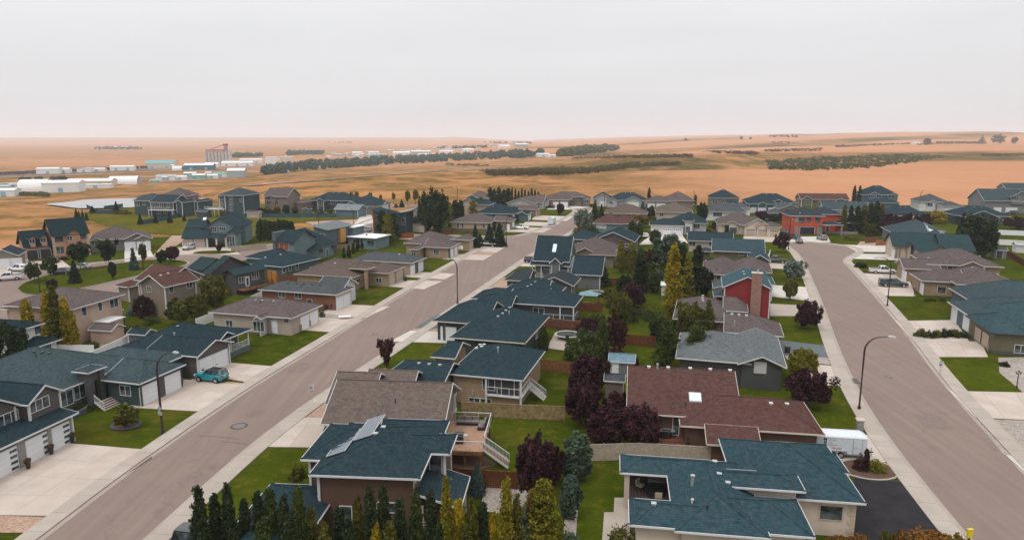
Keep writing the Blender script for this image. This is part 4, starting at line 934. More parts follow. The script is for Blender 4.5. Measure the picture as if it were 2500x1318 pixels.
m = h.blk(3.1, nl=(1447,545), nr=(1520,549), d=15, roof='hx', pitch=.4); h.blk(3.1, nl=(1478,550), nr=(1556,544), d=12, roof='hx', pitch=.42); h.wins(m, 'S', [(1462,552),(1474,553)], w=1.6, h=1.4, n=1, gm=M_BLIND)
h = House('beige_back_bungalow', 'beige bungalow with mauve-brown roof behind two blue spruces', psi=13, wall=W_TAUPE, roof=BROWN); m = h.blk(3.1, nl=(1475,521), nr=(1580,524), d=15, roof='hx', pitch=.42); h.wins(m, 'S', [(1511,528),(1527,529)], w=.9, h=1.1, n=1)

# ------------------------------------------------------------------ left side of the right road (front to the E)
h = House('cream_stucco_house', 'cream stucco house with large teal hip roof and patio beside fresh black asphalt driveway', psi=8.5, wall=W_CREAM, roof=(.022,.05,.063))
m = h.blk(3.3, nl=(1648,1301), nr=(1880,1316), d=12.3, roof='hip', pitch=.44); g = h.blk(3.2, nr=(2114,1233), nl=(1800,1210), d=11.2, roof='hx', pitch=.42); p = h.blk(3.3, nl=(1516,1157), fl=(1512,1112), w=8, roof='xW', pitch=.36, walls=False); s = h.blk(3.3, nl=(1537,1285), fl=(1534,1219), w=8, roof='xW', pitch=.42); e = h.blk(3.2, nr=(2012,1318), fr=(1925,1222), w=9, roof='hx', pitch=.44); n2 = h.blk(3.25, fr=(2040,1111), nr=(2076,1161), w=10, roof='hip', pitch=.42); c = h.blk(4.1, nr=(1968,1205), fr=(1943,1160), w=8, roof='hx', pitch=.35)
h.win(g, 'S', 2029, 1251, 1.7, 1.2, 1, M_TAN); h.posts([(p['x0']+.6, p['y0']+.4)], 0, 3.3, M_CREAMST, .22, 'stone_column')
for k in range(8): w_ = .55 if k % 2 else .32; h.box('quoin', g['wx1']-w_, g['wy0']-.05, k*.38, g['wx1']+.05, g['wy0']+w_, k*.38+.36, M_TAN)
h.vents(m, [(1745,1128),(1756,1158),(1777,1180)], M_STEEL); h.pipe(m, 1690, 1185, 1.0, .2); h.pipe(m, 1690, 1228, .3, .12, M_TANT); h.vents(s, [(1596,1232)], M_STEEL); h.pipe(m, 1726, 1244, .4, .08, M_BLACK)
x0, x1, y0, y1 = s['x0']+.2, m['wx0']+.3, s['y1']-.5, p['y1']-.4
for k in range(int((x1-x0)/.3)): h.box('deck_board', x0+k*.3, y0, .64, x0+k*.3+.28, y1, .7, plain('grey_deck', (.075,.058,.052), .8, .2, 2))
h.box('deck_base', x0, y0, 0, x1, y1, .62, M_CREAMST); h.box('privacy_wall', x0, y1, 0, x1+3, y1+.15, 2.9, plain('dark_brown_panel', (.05,.036,.03), .8, .2)); PATIO = (h, x0, x1, y0, y1)
h.rail([(x0-1.6, y0-2.4), (x0, y0), (x0, y0+1.2)], .7, M_BLACK)

h = House('red_brown_long_house', 'long brown house with red-brown gable roof, skylight and row of ridge vents beside white trailer', psi=9.5, wall=W_BROWNS, roof=REDB, fascia=M_TANT)
m = h.blk(3.3, nl=(1530,1012), nr=(1812,1026), d=14.0, roof='gx', pitch=.42); g = h.blk(3.0, nr=(2007,1064), fr=(1966,983), w=14, roof='hx', pitch=.4); sh = h.blk(2.3, nl=(1726,1090), nr=(1858,1093), d=2.6, roof='sN', pitch=.4)
h.vents(m, [(1584,897),(1631,898),(1685,900),(1734,903),(1782,905)]); h.vents(g, [(1882,986),(1921,987)]); h.pipe(m, 1605, 900, .6, .15); h.skylight(m, 1697, 972, 1.3, 1.3); h.win(m, 'S', 1650, 1038, .6, 2.1, 1); h.win(m, 'S', 1793, 1041, .9, 1.6, 1); h.pipe(m, 1674, 991, .3, .08, M_BLACK)
P = [h.loc(at(x, y, .9)) for x, y in ((1612,1098),(1665,1098))]
for k in range(10): h.box('deck_board', P[0][0]+k*.28, P[0][1], .85, P[0][0]+k*.28+.26, m['wy0'], .9, plain('red_cedar_deck', (.17,.06,.04), .8, .2, 2))
h.box('deck_skirt', P[0][0], P[0][1]-.05, .2, P[0][0]+2.8, P[0][1], .84, M_WOODR); h.rail([(P[0][0], P[0][1]), (P[0][0]+2.8, P[0][1]), (P[0][0]+2.8, m['wy0']-2.0)], .9, M_BLACK); h.stairs((P[0][0]+2.9, m['wy0']-1.2), (1, 0), 1.3, .9, 5, M_CONC, False)
HC1 = h; HC1m = m

h = House('grey_shingle_house', 'dark grey house with pale grey hip roof behind two tall poplars', psi=16, wall=wall_mat((.05,.052,.052)), roof=(.095,.108,.115))
m = h.blk(3.2, nl=(1650,872), nr=(1835,894), d=13, roof='hip', pitch=.4); g = h.blk(3.2, nl=(1800,880), nr=(1917,889), fr=(1899,826), roof='gy', pitch=.42); h.win(g, 'S', 1856, 897, 1.4, 1.4, 1, M_TANT, M_BLIND); h.vents(m, [(1733,820),(1735,824)], M_BLACK)
h = House('brown_hip_house', 'taupe house with mauve-brown hip roofs stepping down beside the red house', psi=16, wall=W_TAUPE, roof=MAUVE)
m = h.blk(3.2, nl=(1641,777), nr=(1775,790), fl=(1656,732), roof='hip', pitch=.42); g = h.blk(3.0, nl=(1767,813), nr=(1912,823), fr=(1904,790), roof='xE', pitch=.5); n = h.blk(3.2, nl=(1765,760), nr=(1827,764), d=8, roof='xE', pitch=.4); h.vents(m, [(1716,723),(1715,729),(1716,735)]); h.vents(g, [(1787,768),(1804,769),(1822,771)]); h.pipe(g, 1793, 797, .9, .12)

h = House('red_house', 'two-storey red siding house with teal roof and tall stone chimney', psi=15, wall=W_REDH, roof=(.035,.075,.09), trim=M_TRIM)
m = h.blk(6.1, nl=(1764,703), nr=(1887,709), d=10, roof='gy', pitch=.5, oh=.4)
xc = h.hit(m, 'S', 1845, 720)[0]; h.box('chimney', xc-.85, m['wy0']-.8, 0, xc+.85, m['wy0']+.02, 9.0, wall_mat((.25,.14,.11), 'stone')); h.box('chimney_cap', xc-.95, m['wy0']-.9, 9.0, xc+.95, m['wy0']+.1, 9.18, M_TANT); MB().tube([(xc+.1, m['wy0']-.4, 9.1), (xc+.1, m['wy0']-.4, 9.7)], .16, M_STEEL, 10).build('flue', h.e)
p = h.blk(3.2, nl=(1740,704), nr=(1766,706), d=5, roof='sE', pitch=.3, walls=False); h.posts([(p['x0']+.3, p['y0']+.3)], 0, 3.2); h.vents(m, [(1815,664),(1817,670)], M_STEEL); h.blk(3.3, nr=(1893,697), w=6, d=9, roof='xE', pitch=.5); h.blk(3.0, nl=(1741,724), w=5, d=5, roof='hip')
h = House('orange_brown_house', 'orange-brown house with mauve hip roof behind the yellow poplars', psi=17, wall=W_BRNOR, roof=MAUVE, fascia=M_TANT)
m = h.blk(3.4, nl=(1712,671), nr=(1812,673), d=16, roof='hy', pitch=.5); g = h.blk(3.1, nl=(1780,655), nr=(1888,676), d=12, roof='hx', pitch=.42); h.win(m, 'S', 1737, 678, 1.2, 1.4, 2, M_TANT); h.win(m, 'S', 1754, 678, .8, 1.0, 1, M_TANT); h.vents(m, [(1742,621)]); h.pipe(m, 1749, 660, .4, .08, M_BLACK)
h = House('olive_teal_roof_house', 'olive siding house with long plain teal gable roof beside the blue pickup', psi=16, wall=W_OLIVE, roof=(.026,.055,.066))
m = h.blk(3.8, nl=(1737,614), nr=(1868,618), d=12, roof='gx', pitch=.42); h.win(m, 'S', 1810, 620, 1.2, .6, 1); h.win(m, 'S', 1855, 624, 1.0, 1.3, 1); h.blk(2.4, nl=(1706,614), nr=(1738,616), d=4, roof='hip'); h.blk(3.2, nr=(1882,640), w=5, d=12, roof='gy', pitch=.6)
h = House('cream_teal_roof_house', 'cream siding bungalow with teal roof behind the olive siding house', psi=16, wall=W_BEIGE, roof=TEAL2); m = h.blk(3.2, nl=(1677,589), nr=(1790,591), d=11, roof='gx', pitch=.36); h.win(m, 'S', 1690, 596, 1.8, 1.2, 2); h.win(m, 'S', 1736, 596, 1.2, 1.2, 1)

# ------------------------------------------------------------------ houses beyond, facing the camera
h = House('white_triple_garage_house', 'white stucco house with teal hip roofs, three white garage doors and arched entry', psi=12, wall=W_WHITE, roof=TEAL2)
m = h.blk(3.4, nl=(1640,546), nr=(1728,545), d=14, roof='hip', pitch=.5, wall=W_GREYL); g = h.blk(3.4, nl=(1585,551), nr=(1673,552), d=9, roof='hx', pitch=.42); c = h.blk(4.6, nl=(1668,541), nr=(1695,541), d=6, roof='hip', pitch=.5)
for p in ((1604,566),(1629,566),(1654,567)): h.garage(g, 'S', *p, w=2.7, h=2.3, style='top')
h.win(m, 'S', 1701, 553, 2.0, 1.6, 3); h.win(c, 'S', 1680, 555, 1.2, 2.2, 2, z=1.8)
h = House('cream_triple_garage_house', 'cream house with mauve roof, two front gables and three tan garage doors', psi=12, wall=W_CREAM, roof=MAUVE, fascia=M_TANT)
m = h.blk(3.4, nl=(1752,549), nr=(1860,548), d=14, roof='hx', pitch=.5); g = h.blk(3.3, nl=(1815,553), nr=(1884,553), d=9, roof='gy', pitch=.55); g2 = h.blk(3.3, nl=(1846,554), nr=(1880,554), d=7, roof='gy', pitch=.6); g3 = h.blk(3.2, nl=(1870,556), nr=(1909,556), d=10, roof='hip'); a = h.blk(3.2, nl=(1768,549), nr=(1805,549), d=5, roof='gy', pitch=.55)
h.garage(g, 'S', 1832, 568, 2.8, 2.3, M_TAN, 'top'); h.garage(g2, 'S', 1861, 569, 2.9, 2.3, M_TAN, 'top'); h.garage(g3, 'S', 1890, 569, 2.8, 2.3, M_TAN, 'top'); h.win(a, 'S', 1767, 554, 1.6, 1.2, 2); h.door(a, 'S', 1790, 559, M_STONED, 2.4, 2.3, .1)
h = House('orange_modern_house', 'two-storey orange-red modern house with dark garage door at the end of right road', psi=6, wall=W_ORNG, roof=GREYD)
m = h.blk(6.2, nl=(1928,528), nr=(2016,529), d=12, roof='hip', pitch=.42); m2 = h.blk(6.2, nl=(1990,524), nr=(2060,525), d=12, roof='hip', pitch=.42); w2 = h.blk(3.6, nl=(2045,545), nr=(2096,545), d=12, roof='hip', pitch=.42); c = h.blk(3.4, nl=(2008,550), nr=(2061,551), d=6, roof='hip', pitch=.3, walls=False)
h.garage(m, 'S', 1970, 572, 4.8, 2.4, plain('dark_garage_door', (.02,.025,.035), .5, .1)); h.win(m, 'S', 1957, 538, 1.9, 1.6, 2, M_TRIMD); h.win(m, 'S', 1975, 537, 1.2, 1.4, 1, M_TRIMD); h.win(m, 'S', 1996, 538, 1.4, 1.6, 2, M_TRIMD); h.clad(m, 'S', (1941,535), (1950,535), 4.0, 6.1, M_STONEG); h.clad(m, 'S', (1939,570), (1948,570), 0, 2.8, M_STONEG); h.clad(m, 'S', (1994,570), (2007,570), 0, 2.9, M_STONEG)
h.box('belt_course', m['wx0']-.1, m['wy0']-.12, 2.75, m['wx1']+.1, m['wy0']-.02, 3.5, W_ORNG); h.posts([(c['x1']-.5, c['y0']+.5)], 0, 3.4, M_STONEG, .25); h.door(m2, 'S', 2020, 560, M_TRIMD); h.box('terrace_wall', m2['wx0']+2, m2['wy0']-4.2, 0, w2['wx1'], m2['wy0']-3.9, .8, M_STONEG); h.vents(m, [(1953,521)])

def simple(name, label, psi, wall, roof, parts, wins=(), gar=(), pitch=.42, **k):
    h = House(name, label, psi=psi, wall=wall, roof=roof, pitch=pitch, **k); B = []
    for q in parts:
        q = dict(q); B.append(h.blk(q.pop('ze'), **q))
    for bi, px, py, w, hh, n in wins: h.win(B[bi], 'S', px, py, w, hh, n)
    for bi, px, py, w in gar: h.garage(B[bi], 'S', px, py, w, 2.3)
    if len(B): h.rvents(B[0], 2)
    return h, B
D = dict
simple('small_white_gable_house', 'small white gabled garage house in front of stubble field', 8, W_GREYL, TEAL2, [D(ze=3.4, nl=(1446,487), nr=(1496,488), d=14, roof='gy', pitch=.55)], gar=[(0,1472,494,3.0)])
simple('grey_white_front_house', 'pale grey house with teal roof and wide white-edged garage gable', 8, W_GREYL, TEAL2, [D(ze=3.2, nl=(1484,489), nr=(1580,490), d=13, roof='hx', pitch=.5), D(ze=3.1, nl=(1522,491), nr=(1570,491), d=8, roof='gy', pitch=.45), D(ze=3.1, nl=(1480,491), nr=(1510,491), d=6, roof='gy', pitch=.5)], [(2,1492,495,1.6,1.2,2)], [(1,1546,496,5)])
simple('mauve_double_garage_house', 'taupe house with mauve hip roofs and two white garage doors by stubble field', 8, W_TAUPE, MAUVE, [D(ze=3.3, nl=(1620,490), nr=(1698,492), d=14, roof='hip', pitch=.55), D(ze=3.2, nl=(1578,492), nr=(1638,493), d=9, roof='hx', pitch=.5)], [(0,1675,498,1.6,1,2)], [(1,1590,500,3.2),(1,1614,500,4.2)])
simple('mauve_mid_bungalow', 'beige bungalow with broad mauve hip roof and one white roof vent', 12, W_BEIGE, BROWN2, [D(ze=3.2, nl=(1600,519), nr=(1692,520), d=16, roof='hip', pitch=.5), D(ze=3.1, nl=(1597,513), nr=(1640,514), d=10, roof='hip')], [(0,1615,525,1.4,1.1,2)])
simple('tall_teal_roof_house', 'raised grey house with high teal hip roof and arched entry by the field', 8, W_TAUPE, TEAL2, [D(ze=5.0, nl=(1734,484), nr=(1808,485), d=13, roof='hip', pitch=.55), D(ze=3.0, nl=(1772,498), nr=(1806,498), d=7, roof='hip')], [(0,1746,494,2.2,1.6,3),(0,1764,493,1.2,1.6,2)])
simple('white_sunroom_house', 'grey hip-roofed bungalow with white and teal rear sunroom', 10, W_WHITE, GREYR, [D(ze=3.4, nl=(1720,518), nr=(1825,519), d=15, roof='hx', pitch=.45), D(ze=3.2, nl=(1790,508), nr=(1836,509), d=10, roof='hx')], [(0,1752,524,3.4,1.6,3),(0,1800,524,1.6,1.4,2)])
simple('white_three_door_house', 'dark green house with teal roof and three tall white garage doors by the field', 8, W_TEALW, TEAL2, [D(ze=4.0, nl=(1826,496), nr=(1945,496), d=15, roof='hx', pitch=.48), D(ze=3.9, nl=(1828,499), nr=(1897,499), d=8, roof='hip'), D(ze=3.9, nl=(1849,500), nr=(1874,500), d=6, roof='gy', pitch=.5), D(ze=4.6, nl=(1886,492), nr=(1908,492), d=6, roof='gy', pitch=.5)], (), [(1,1838,508,3),(2,1861,508,3),(1,1885,508,3)], trim=M_TRIM)
simple('grey_rear_gable_house', 'grey siding house with offset grey gables behind the plum trees', 10, W_GREYM, GREYR, [D(ze=3.4, nl=(1900,511), nr=(1962,513), d=12, roof='gy', pitch=.42), D(ze=3.0, nl=(1874,521), nr=(1920,522), d=8, roof='hip')])
simple('long_red_brown_roof_house', 'olive house with long red-brown roof and white-trimmed bay by the field', 7, W_OLIVE, REDB, [D(ze=3.6, nl=(1953,487), nr=(2077,489), d=11, roof='gx', pitch=.45), D(ze=3.6, nl=(1953,487), nr=(1987,488), d=5, roof='gy', pitch=.5), D(ze=3.2, nl=(2038,490), nr=(2066,491), d=5, roof='gy', pitch=.45)], [(1,1971,496,2.0,1.4,3)], trim=M_TRIM)
simple('two_storey_teal_house', 'two-storey teal house with wide gable windows rising above the field edge', 8, W_GREYB, TEAL2, [D(ze=6.2, nl=(2106,476), nr=(2196,477), d=13, roof='hip', pitch=.6), D(ze=6.0, nl=(2116,477), nr=(2148,477), d=6, roof='gy', pitch=.5), D(ze=6.0, nl=(2164,477), nr=(2190,477), d=6, roof='gy', pitch=.5), D(ze=3.2, nl=(2120,496), nr=(2200,497), d=8, roof='hip')], [(1,2127,480,2.4,1.4,3),(1,2146,480,2.0,1.4,2),(2,2177,480,2.8,1.6,2)], [(3,2142,508,3)])
simple('long_grey_roof_bungalow', 'bungalow with very long grey roof behind the dark poplar hedge', 12, W_GREYL, GREYT, [D(ze=3.2, nl=(2010,512), nr=(2125,514), d=14, roof='gx', pitch=.42)])
simple('white_bay_house', 'white house with grey roof, bay window and white garage by the field', 12, W_GREYL, GREYR, [D(ze=4.2, nl=(2240,492), nr=(2322,495), d=13, roof='hx', pitch=.48, wall=W_WHITE), D(ze=3.8, nl=(2256,494), nr=(2286,495), d=5, roof='gy', pitch=.5, wall=W_WHITE), D(ze=3.2, nl=(2300,503), nr=(2360,506), d=10, roof='hip', wall=W_WHITE)], [(1,2271,500,2.0,1.6,2)], [(2,2317,512,3),(2,2340,512,2.6)])
simple('large_grey_green_house', 'large two-storey grey-green house with dormer window and double white garage doors', 8, W_GREYM, GREYT, [D(ze=5.2, nl=(2408,492), nr=(2540,492), d=16, roof='gx', pitch=.6), D(ze=7.2, nl=(2456,479), nr=(2500,479), d=6, roof='gy', pitch=.6, z0=4), D(ze=8.0, nl=(2460,462), nr=(2560,462), d=10, roof='gx', pitch=.5)], [(1,2478,484,3.0,1.4,3)], [(0,2436,506,3),(0,2470,507,4.6)])
simple('teal_roof_plum_house', 'low house with teal hip roof half hidden by dark plum trees', 14, W_GREYB, TEAL2, [D(ze=3.2, nl=(2152,526), nr=(2275,530), d=13, roof='hx', pitch=.5)])
simple('dark_green_front_gable_house', 'dark green house with teal roof and wide white-edged gables behind the big dark tree', 13, W_DKGREEN, TEAL2, [D(ze=3.3, nl=(2322,524), nr=(2480,532), d=14, roof='hx', pitch=.45), D(ze=3.3, nl=(2352,530), nr=(2448,534), d=10, roof='gy', pitch=.42), D(ze=3.3, nl=(2412,522), nr=(2455,524), d=8, roof='gy', pitch=.42)], [(1,2437,540,3.6,1.8,3)])
h, B = simple('grey_roof_solar_house', 'grey house with pale solar panels on its grey hip roof beside board fence', 15, W_GREYM, GREYT, [D(ze=3.4, nl=(2180,570), nr=(2322,574), d=16, roof='hx', pitch=.45), D(ze=3.4, nl=(2272,577), nr=(2325,580), d=8, roof='gy', pitch=.45)])
pv(h, B[0], B[0]['x0']+10, B[0]['x0']+15, B[0]['y0']+1.2, B[0]['y0']+6.5, 3)

# right side of the right road (street side = W)
h = House('cream_steep_gable_house', 'cream house with dark teal gables and brown stone garage piers by the cul-de-sac', psi=15, wall=W_CREAM, roof=(.02,.045,.05), fascia=M_TRIMD)
m = h.blk(3.4, nl=(2178,601), nr=(2300,606), d=10, roof='gx', pitch=.62); w = h.blk(3.3, nl=(2250,617), nr=(2345,626), d=12, roof='gy', pitch=.5); r = h.blk(3.2, nl=(2300,612), nr=(2385,616), d=14, roof='gx', pitch=.5); d = h.blk(3.4, nl=(2213,604), nr=(2232,605), d=4, roof='gy', pitch=1.2)
h.clad(m, 'S', (2186,625), (2190,625), 0, 3, M_STONET); h.clad(m, 'S', (2193,627), (2198,627), 0, 3, M_STONET); h.garage(m, 'W', 2180, 622, 3, 2.3)
h = House('brown_roof_tan_house', 'tan house with mauve-brown hip roof and small side gable beside the red pickup', psi=15, wall=W_TANS, roof=MAUVE)
m = h.blk(3.9, nl=(2262,646), nr=(2452,654), d=14, roof='hx', pitch=.42); g = h.blk(3.0, nl=(2205,656), nr=(2300,661), d=8, roof='gx', pitch=.42); s = h.blk(3.9, nl=(2340,650), nr=(2407,654), d=6, roof='gy', pitch=.42)
h.win(m, 'S', 2326, 656, 2.0, .9, 2); h.win(s, 'S', 2360, 658, .6, .8, 1); h.door(m, 'S', 2432, 665); h.garage(g, 'W', 2208, 668, 3.6, 2.3); h.vents(m, [(2267,630),(2333,605),(2348,605)])
h = House('tan_window_house', 'tan house with mauve roof and one square dark window beside its lamp post', psi=15, wall=W_TANS, roof=MAUVE)
g = h.blk(3.0, nl=(2250,687), nr=(2360,692), d=9, roof='xW', pitch=.42); m = h.blk(3.2, nl=(2338,697), nr=(2500,702), d=15, roof='hip', pitch=.42)
h.win(g, 'S', 2299, 708, 1.5, 1.4, 1); h.garage(g, 'W', 2249, 703, 3.4, 2.3); h.clad(g, 'W', (2243,700), (2246,702), 0, 2.9, M_BRICKR); h.stairs((g['wx1']+1.2, g['wy0']-1.5), (0, -1), 1.4, 1.2, 6, M_TRIM); h.rvents(m, 2)
h = House('grey_teal_twin_roof_house', 'blue-grey house with grey-teal hip roof and two arched white garage doors', psi=15, wall=W_GREYB, roof=GREYT)
g = h.blk(3.1, nl=(2372,775), fl=(2310,737), w=14, roof='xW', pitch=.42); m = h.blk(3.3, nl=(2378,742), w=20, d=14, roof='hip', pitch=.46)
h.garage(g, 'W', 2328, 783, 2.8, 2.4); h.garage(g, 'W', 2357, 805, 2.8, 2.4); h.box('eave_beam', g['x0']+.1, g['y0']+.2, 2.9, g['x0']+.4, g['y1']-.2, 3.05, M_TRIM)
h = House('olive_corner_house', 'olive siding house with teal roof and dark-framed tan garage doors by low shrub hedge', psi=15, wall=W_OLIVE, roof=(.028,.06,.07), fascia=M_TRIMD)
g = h.blk(3.2, nl=(2410,813), nr=(2520,822), fl=(2366,772), roof='hx', pitch=.36, base=(.5, M_STONED)); m = h.blk(3.4, nl=(2440,800), w=20, d=14, roof='hip', pitch=.42)
h.win(g, 'S', 2492, 852, 1.6, 1.2, 2); h.garage(g, 'W', 2385, 836, 2.7, 2.3, M_TAN, fm=M_TRIMD); h.garage(g, 'W', 2402, 858, 2.7, 2.3, M_TAN, fm=M_TRIMD); h.clad(g, 'W', (2408,872), (2412,875), 0, 1.2, M_STONET)

# ------------------------------------------------------------------ left group round the island
h = House('brick_mansion', 'two-storey pink brick house with dark teal gables and twin black garage doors', psi=-44, wall=W_BRICKP, roof=DARKT, fascia=M_TRIMD)
m = h.blk(6.0, nl=(126,579), nr=(218,570), d=11, roof='gx', pitch=.75); g = h.blk(3.4, nl=(58,607), nr=(126,600), d=10, roof='gx', pitch=.8); e = h.blk(5.9, nl=(160,577), nr=(198,572), d=5, roof='gy', pitch=.8)
d1 = h.blk(5.6, nl=(66,585), nr=(90,583), d=4, roof='gy', pitch=.8, z0=3.4); d2 = h.blk(5.6, nl=(94,583), nr=(117,580), d=4, roof='gy', pitch=.8, z0=3.4)
h.win(d1, 'S', 78, 590, 1.2, 1.1, 2); h.win(d2, 'S', 105, 587, 1.2, 1.1, 2); h.garage(g, 'S', 83, 628, 2.9, 2.6, M_BLACK); h.garage(g, 'S', 110, 625, 2.9, 2.6, M_BLACK); h.wins(m, 'S', [(144,584),(200,577)], w=1.8, h=1.3, n=2, fm=M_TRIMD); h.win(m, 'S', 147, 610, 1.8, 2.0, 2, M_TANT); h.win(e, 'S', 170, 582, 1.2, 1.1, 2)
for bx in (m['wx0'], m['wx1']):
    for k in range(12): h.box('quoin', bx-.3, m['wy0']-.05, k*.48, bx+.3, m['wy0']+.3, k*.48+(.26 if k % 2 else .44), M_CREAMST)
h = House('grey_columned_bungalow', 'grey bungalow with mauve roof, white-edged double gables and columned entry', psi=-28, wall=wall_mat((.16,.15,.145)), roof=MAUVE, fascia=M_TRIM)
m = h.blk(3.4, nl=(218,590), nr=(345,580), d=14, roof='hip', pitch=.5); g = h.blk(3.3, nl=(300,587), nr=(370,581), d=9, roof='gy', pitch=.45); g2 = h.blk(3.3, nl=(328,586), nr=(372,582), d=8, roof='gy', pitch=.45); e = h.blk(4.4, nl=(243,573), nr=(306,568), d=7, roof='gy', pitch=.42); a = h.blk(3.2, nl=(217,587), nr=(256,584), d=6, roof='gy', pitch=.5)
h.garage(g, 'S', 318, 600, 2.7, 2.4); h.garage(g2, 'S', 351, 598, 3.4, 2.4); h.win(a, 'S', 234, 593, 2.2, 1.2, 3); h.posts([(e['x0']+.8, e['y0']+.3), (e['x1']-.8, e['y0']+.3)], 0, 4.4, M_TRIM, .22, 'column')
h = House('teal_gabled_house', 'large two-storey teal house with many dark gables and arched windows behind island', psi=-9, wall=W_TEALL, roof=TEAL2, fascia=M_TRIMD)
m = h.blk(5.4, nl=(500,553), nr=(602,552), d=11, roof='hip', pitch=.55); a = h.blk(5.0, nl=(490,561), nr=(584,559), d=9, roof='gy', pitch=.62); g = h.blk(2.8, nl=(438,585), nr=(510,580), d=9, roof='gx', pitch=.55); u = h.blk(5.2, nl=(450,558), nr=(502,555), d=8, roof='gx', pitch=.55); b_ = h.blk(4.2, nl=(548,574), nr=(582,572), d=7, roof='gy', pitch=.75); p = h.blk(2.9, nl=(498,583), nr=(556,580), d=4, roof='hip', pitch=.5, walls=False)
h.garage(g, 'S', 458, 602, 2.7, 2.3, M_TAN); h.garage(g, 'S', 487, 600, 2.7, 2.3, M_TAN); h.win(b_, 'S', 563, 585, 2.2, 3.0, 3, z=2.2); h.win(a, 'S', 521, 560, 1.6, 1.5, 3, z=5.0); h.win(a, 'S', 543, 559, 1.7, 1.2, 3, z=5.0); h.wins(u, 'S', [(473,564),(490,562)], w=1.1, h=1.0, n=1); h.posts([(p['x0']+.5, p['y0']+.4), ((p['x0']+p['x1'])/2, p['y0']+.4), (p['x1']-.5, p['y0']+.4)], 0, 3, M_TANT, .22, 'column'); h.skylight(u, 500, 535, 1, 1.2)
simple('olive_side_garage', 'olive gabled garage wing with two tan doors beside white pickups', -22, wall_mat((.2,.19,.15)), GREYD, [D(ze=3.0, nl=(-40,632), nr=(50,622), d=9, roof='gy', pitch=.5)], (), [(0,12,650,3.2),(0,42,642,2.6)])
h = House('pink_stucco_house', 'two-storey pink stucco house with mauve hip roof and small white pergola at back', psi=11, wall=W_PINK, roof=MAUVE)
m = h.blk(5.8, nr=(178,757), fr=(307,719), w=13, roof='hip', pitch=.36); w = h.blk(5.0, nl=(2,756), nr=(125,763), d=9, roof='xW', pitch=.36); b_ = h.blk(3.0, nr=(192,790), fr=(308,757), w=7, roof='sW', pitch=.3)
h.win(m, 'E', 205, 759, .9, 1.5, 1); h.win(m, 'E', 244, 748, .8, 1.4, 1); h.win(m, 'E', 278, 740, 1.8, 1.4, 2); h.win(b_, 'E', 287, 775, 1.8, 1.3, 2); h.door(b_, 'E', 230, 793, M_DOORW, 2.2, 2.1); h.win(w, 'S', 37, 763, .9, 1.0, 1)
h.box('pergola_roof', b_['x1']+.1, b_['y0']+2, 2.75, b_['x1']+3.2, b_['y0']+6, 2.85, M_TRIM); h.posts([(b_['x1']+3, b_['y0']+2.2), (b_['x1']+3, b_['y0']+5.8)], 0, 2.75, M_BLACK, .06)
for k in range(4): h.box('deck_step', b_['wx1']+.05, b_['wy0']+.5+k*.4, 0, b_['wx1']+4-k*.5, b_['wy0']+7-k*.2, .15+k*.14, M_WOODR)
h = House('red_brown_roof_taupe_house', 'two-storey taupe house with red-brown roof and white-edged gable facing the plum tree', psi=24, wall=wall_mat((.19,.15,.115)), roof=REDB, trim=M_TRIM)
m = h.blk(5.8, nl=(325,697), nr=(409,702), fr=(486,684), roof='gy', pitch=.55); w = h.blk(5.8, nl=(310,688), nr=(420,690), d=9, roof='gx', pitch=.5); h.win(m, 'S', 364, 706, 1.0, 1.0, 2); h.win(m, 'E', 462, 695, 1.2, 1.2, 2); h.win(m, 'E', 418, 707, .9, 1.1, 1); h.win(m, 'E', 432, 732, 1.6, 1.6, 2, z=1.5); h.vents(m, [(392,673),(410,668)])
h.blk(3.0, nr=(312,703), w=4, d=5, roof='hip')
h = House('charcoal_stepped_house', 'charcoal house with three stepped teal roof planes and white-framed windows above wooden deck', psi=28, wall=wall_mat((.06,.058,.062)), roof=(.018,.038,.043), fascia=M_TRIMD)
m = h.blk(4.2, nl=(545,668), nr=(584,676), fr=(640,655), roof='gy', pitch=.5); a = h.blk(4.4, nl=(480,672), nr=(540,672), fr=(600,648), roof='gx', pitch=.5); b_ = h.blk(3.6, nl=(450,657), nr=(500,660), d=8, roof='gx', pitch=.5)
h.win(m, 'E', 592, 683, 1.9, 1.2, 3); h.win(m, 'E', 623, 672, 1.8, 1.6, 3); h.door(m, 'E', 604, 692, base=1.2, lite=True); h.box('deck_floor', m['wx1']+.03, m['wy0'], 1.0, m['wx1']+2.6, m['wy1'], 1.15, M_WOOD); h.rail([(m['wx1']+2.5, m['wy0']), (m['wx1']+2.5, m['wy1'])], 1.15, M_BLACK)
h.box('privacy_screen', m['wx1']+.5, m['wy1']+.2, 1.2, m['wx1']+3.4, m['wy1']+.35, 4.0, plain('orange_cedar', (.36,.16,.035), .75, .15))
for k in range(3): h.box('screen_post', m['wx1']+.5+k*1.4, m['wy1']+.12, 0, m['wx1']+.62+k*1.4, m['wy1']+.2, 4.05, M_WOOD)
h = House('teal_bungalow', 'teal bungalow with wide teal hip roof and slim white windows beside brown board fence', psi=24, wall=W_TEALW, roof=TEAL2)
m = h.blk(3.2, nl=(612,643), nr=(676,655), fr=(787,632), roof='hip', pitch=.4); h.blk(3.2, nl=(593,630), nr=(635,633), d=14, roof='hip', pitch=.4); h.wins(m, 'E', [(680,661),(694,657),(708,653),(725,650)], w=.9, h=1.6, n=1); h.vents(m, [(648,629),(685,622),(730,615)])
h = House('teal_modern_house', 'light teal split-level house with tall slab wall and orange panelled window', psi=20, wall=W_TEALL, roof=TEAL, fascia=M_TRIMD)
m = h.blk(6.0, nl=(664,590), nr=(719,593), d=10, roof='gx', pitch=.5); b_ = h.blk(3.6, nr=(770,604), fr=(820,592), w=10, roof='sW', pitch=.36); c = h.blk(3.2, nl=(718,608), nr=(768,614), d=4, roof='sN', pitch=.3, walls=False)
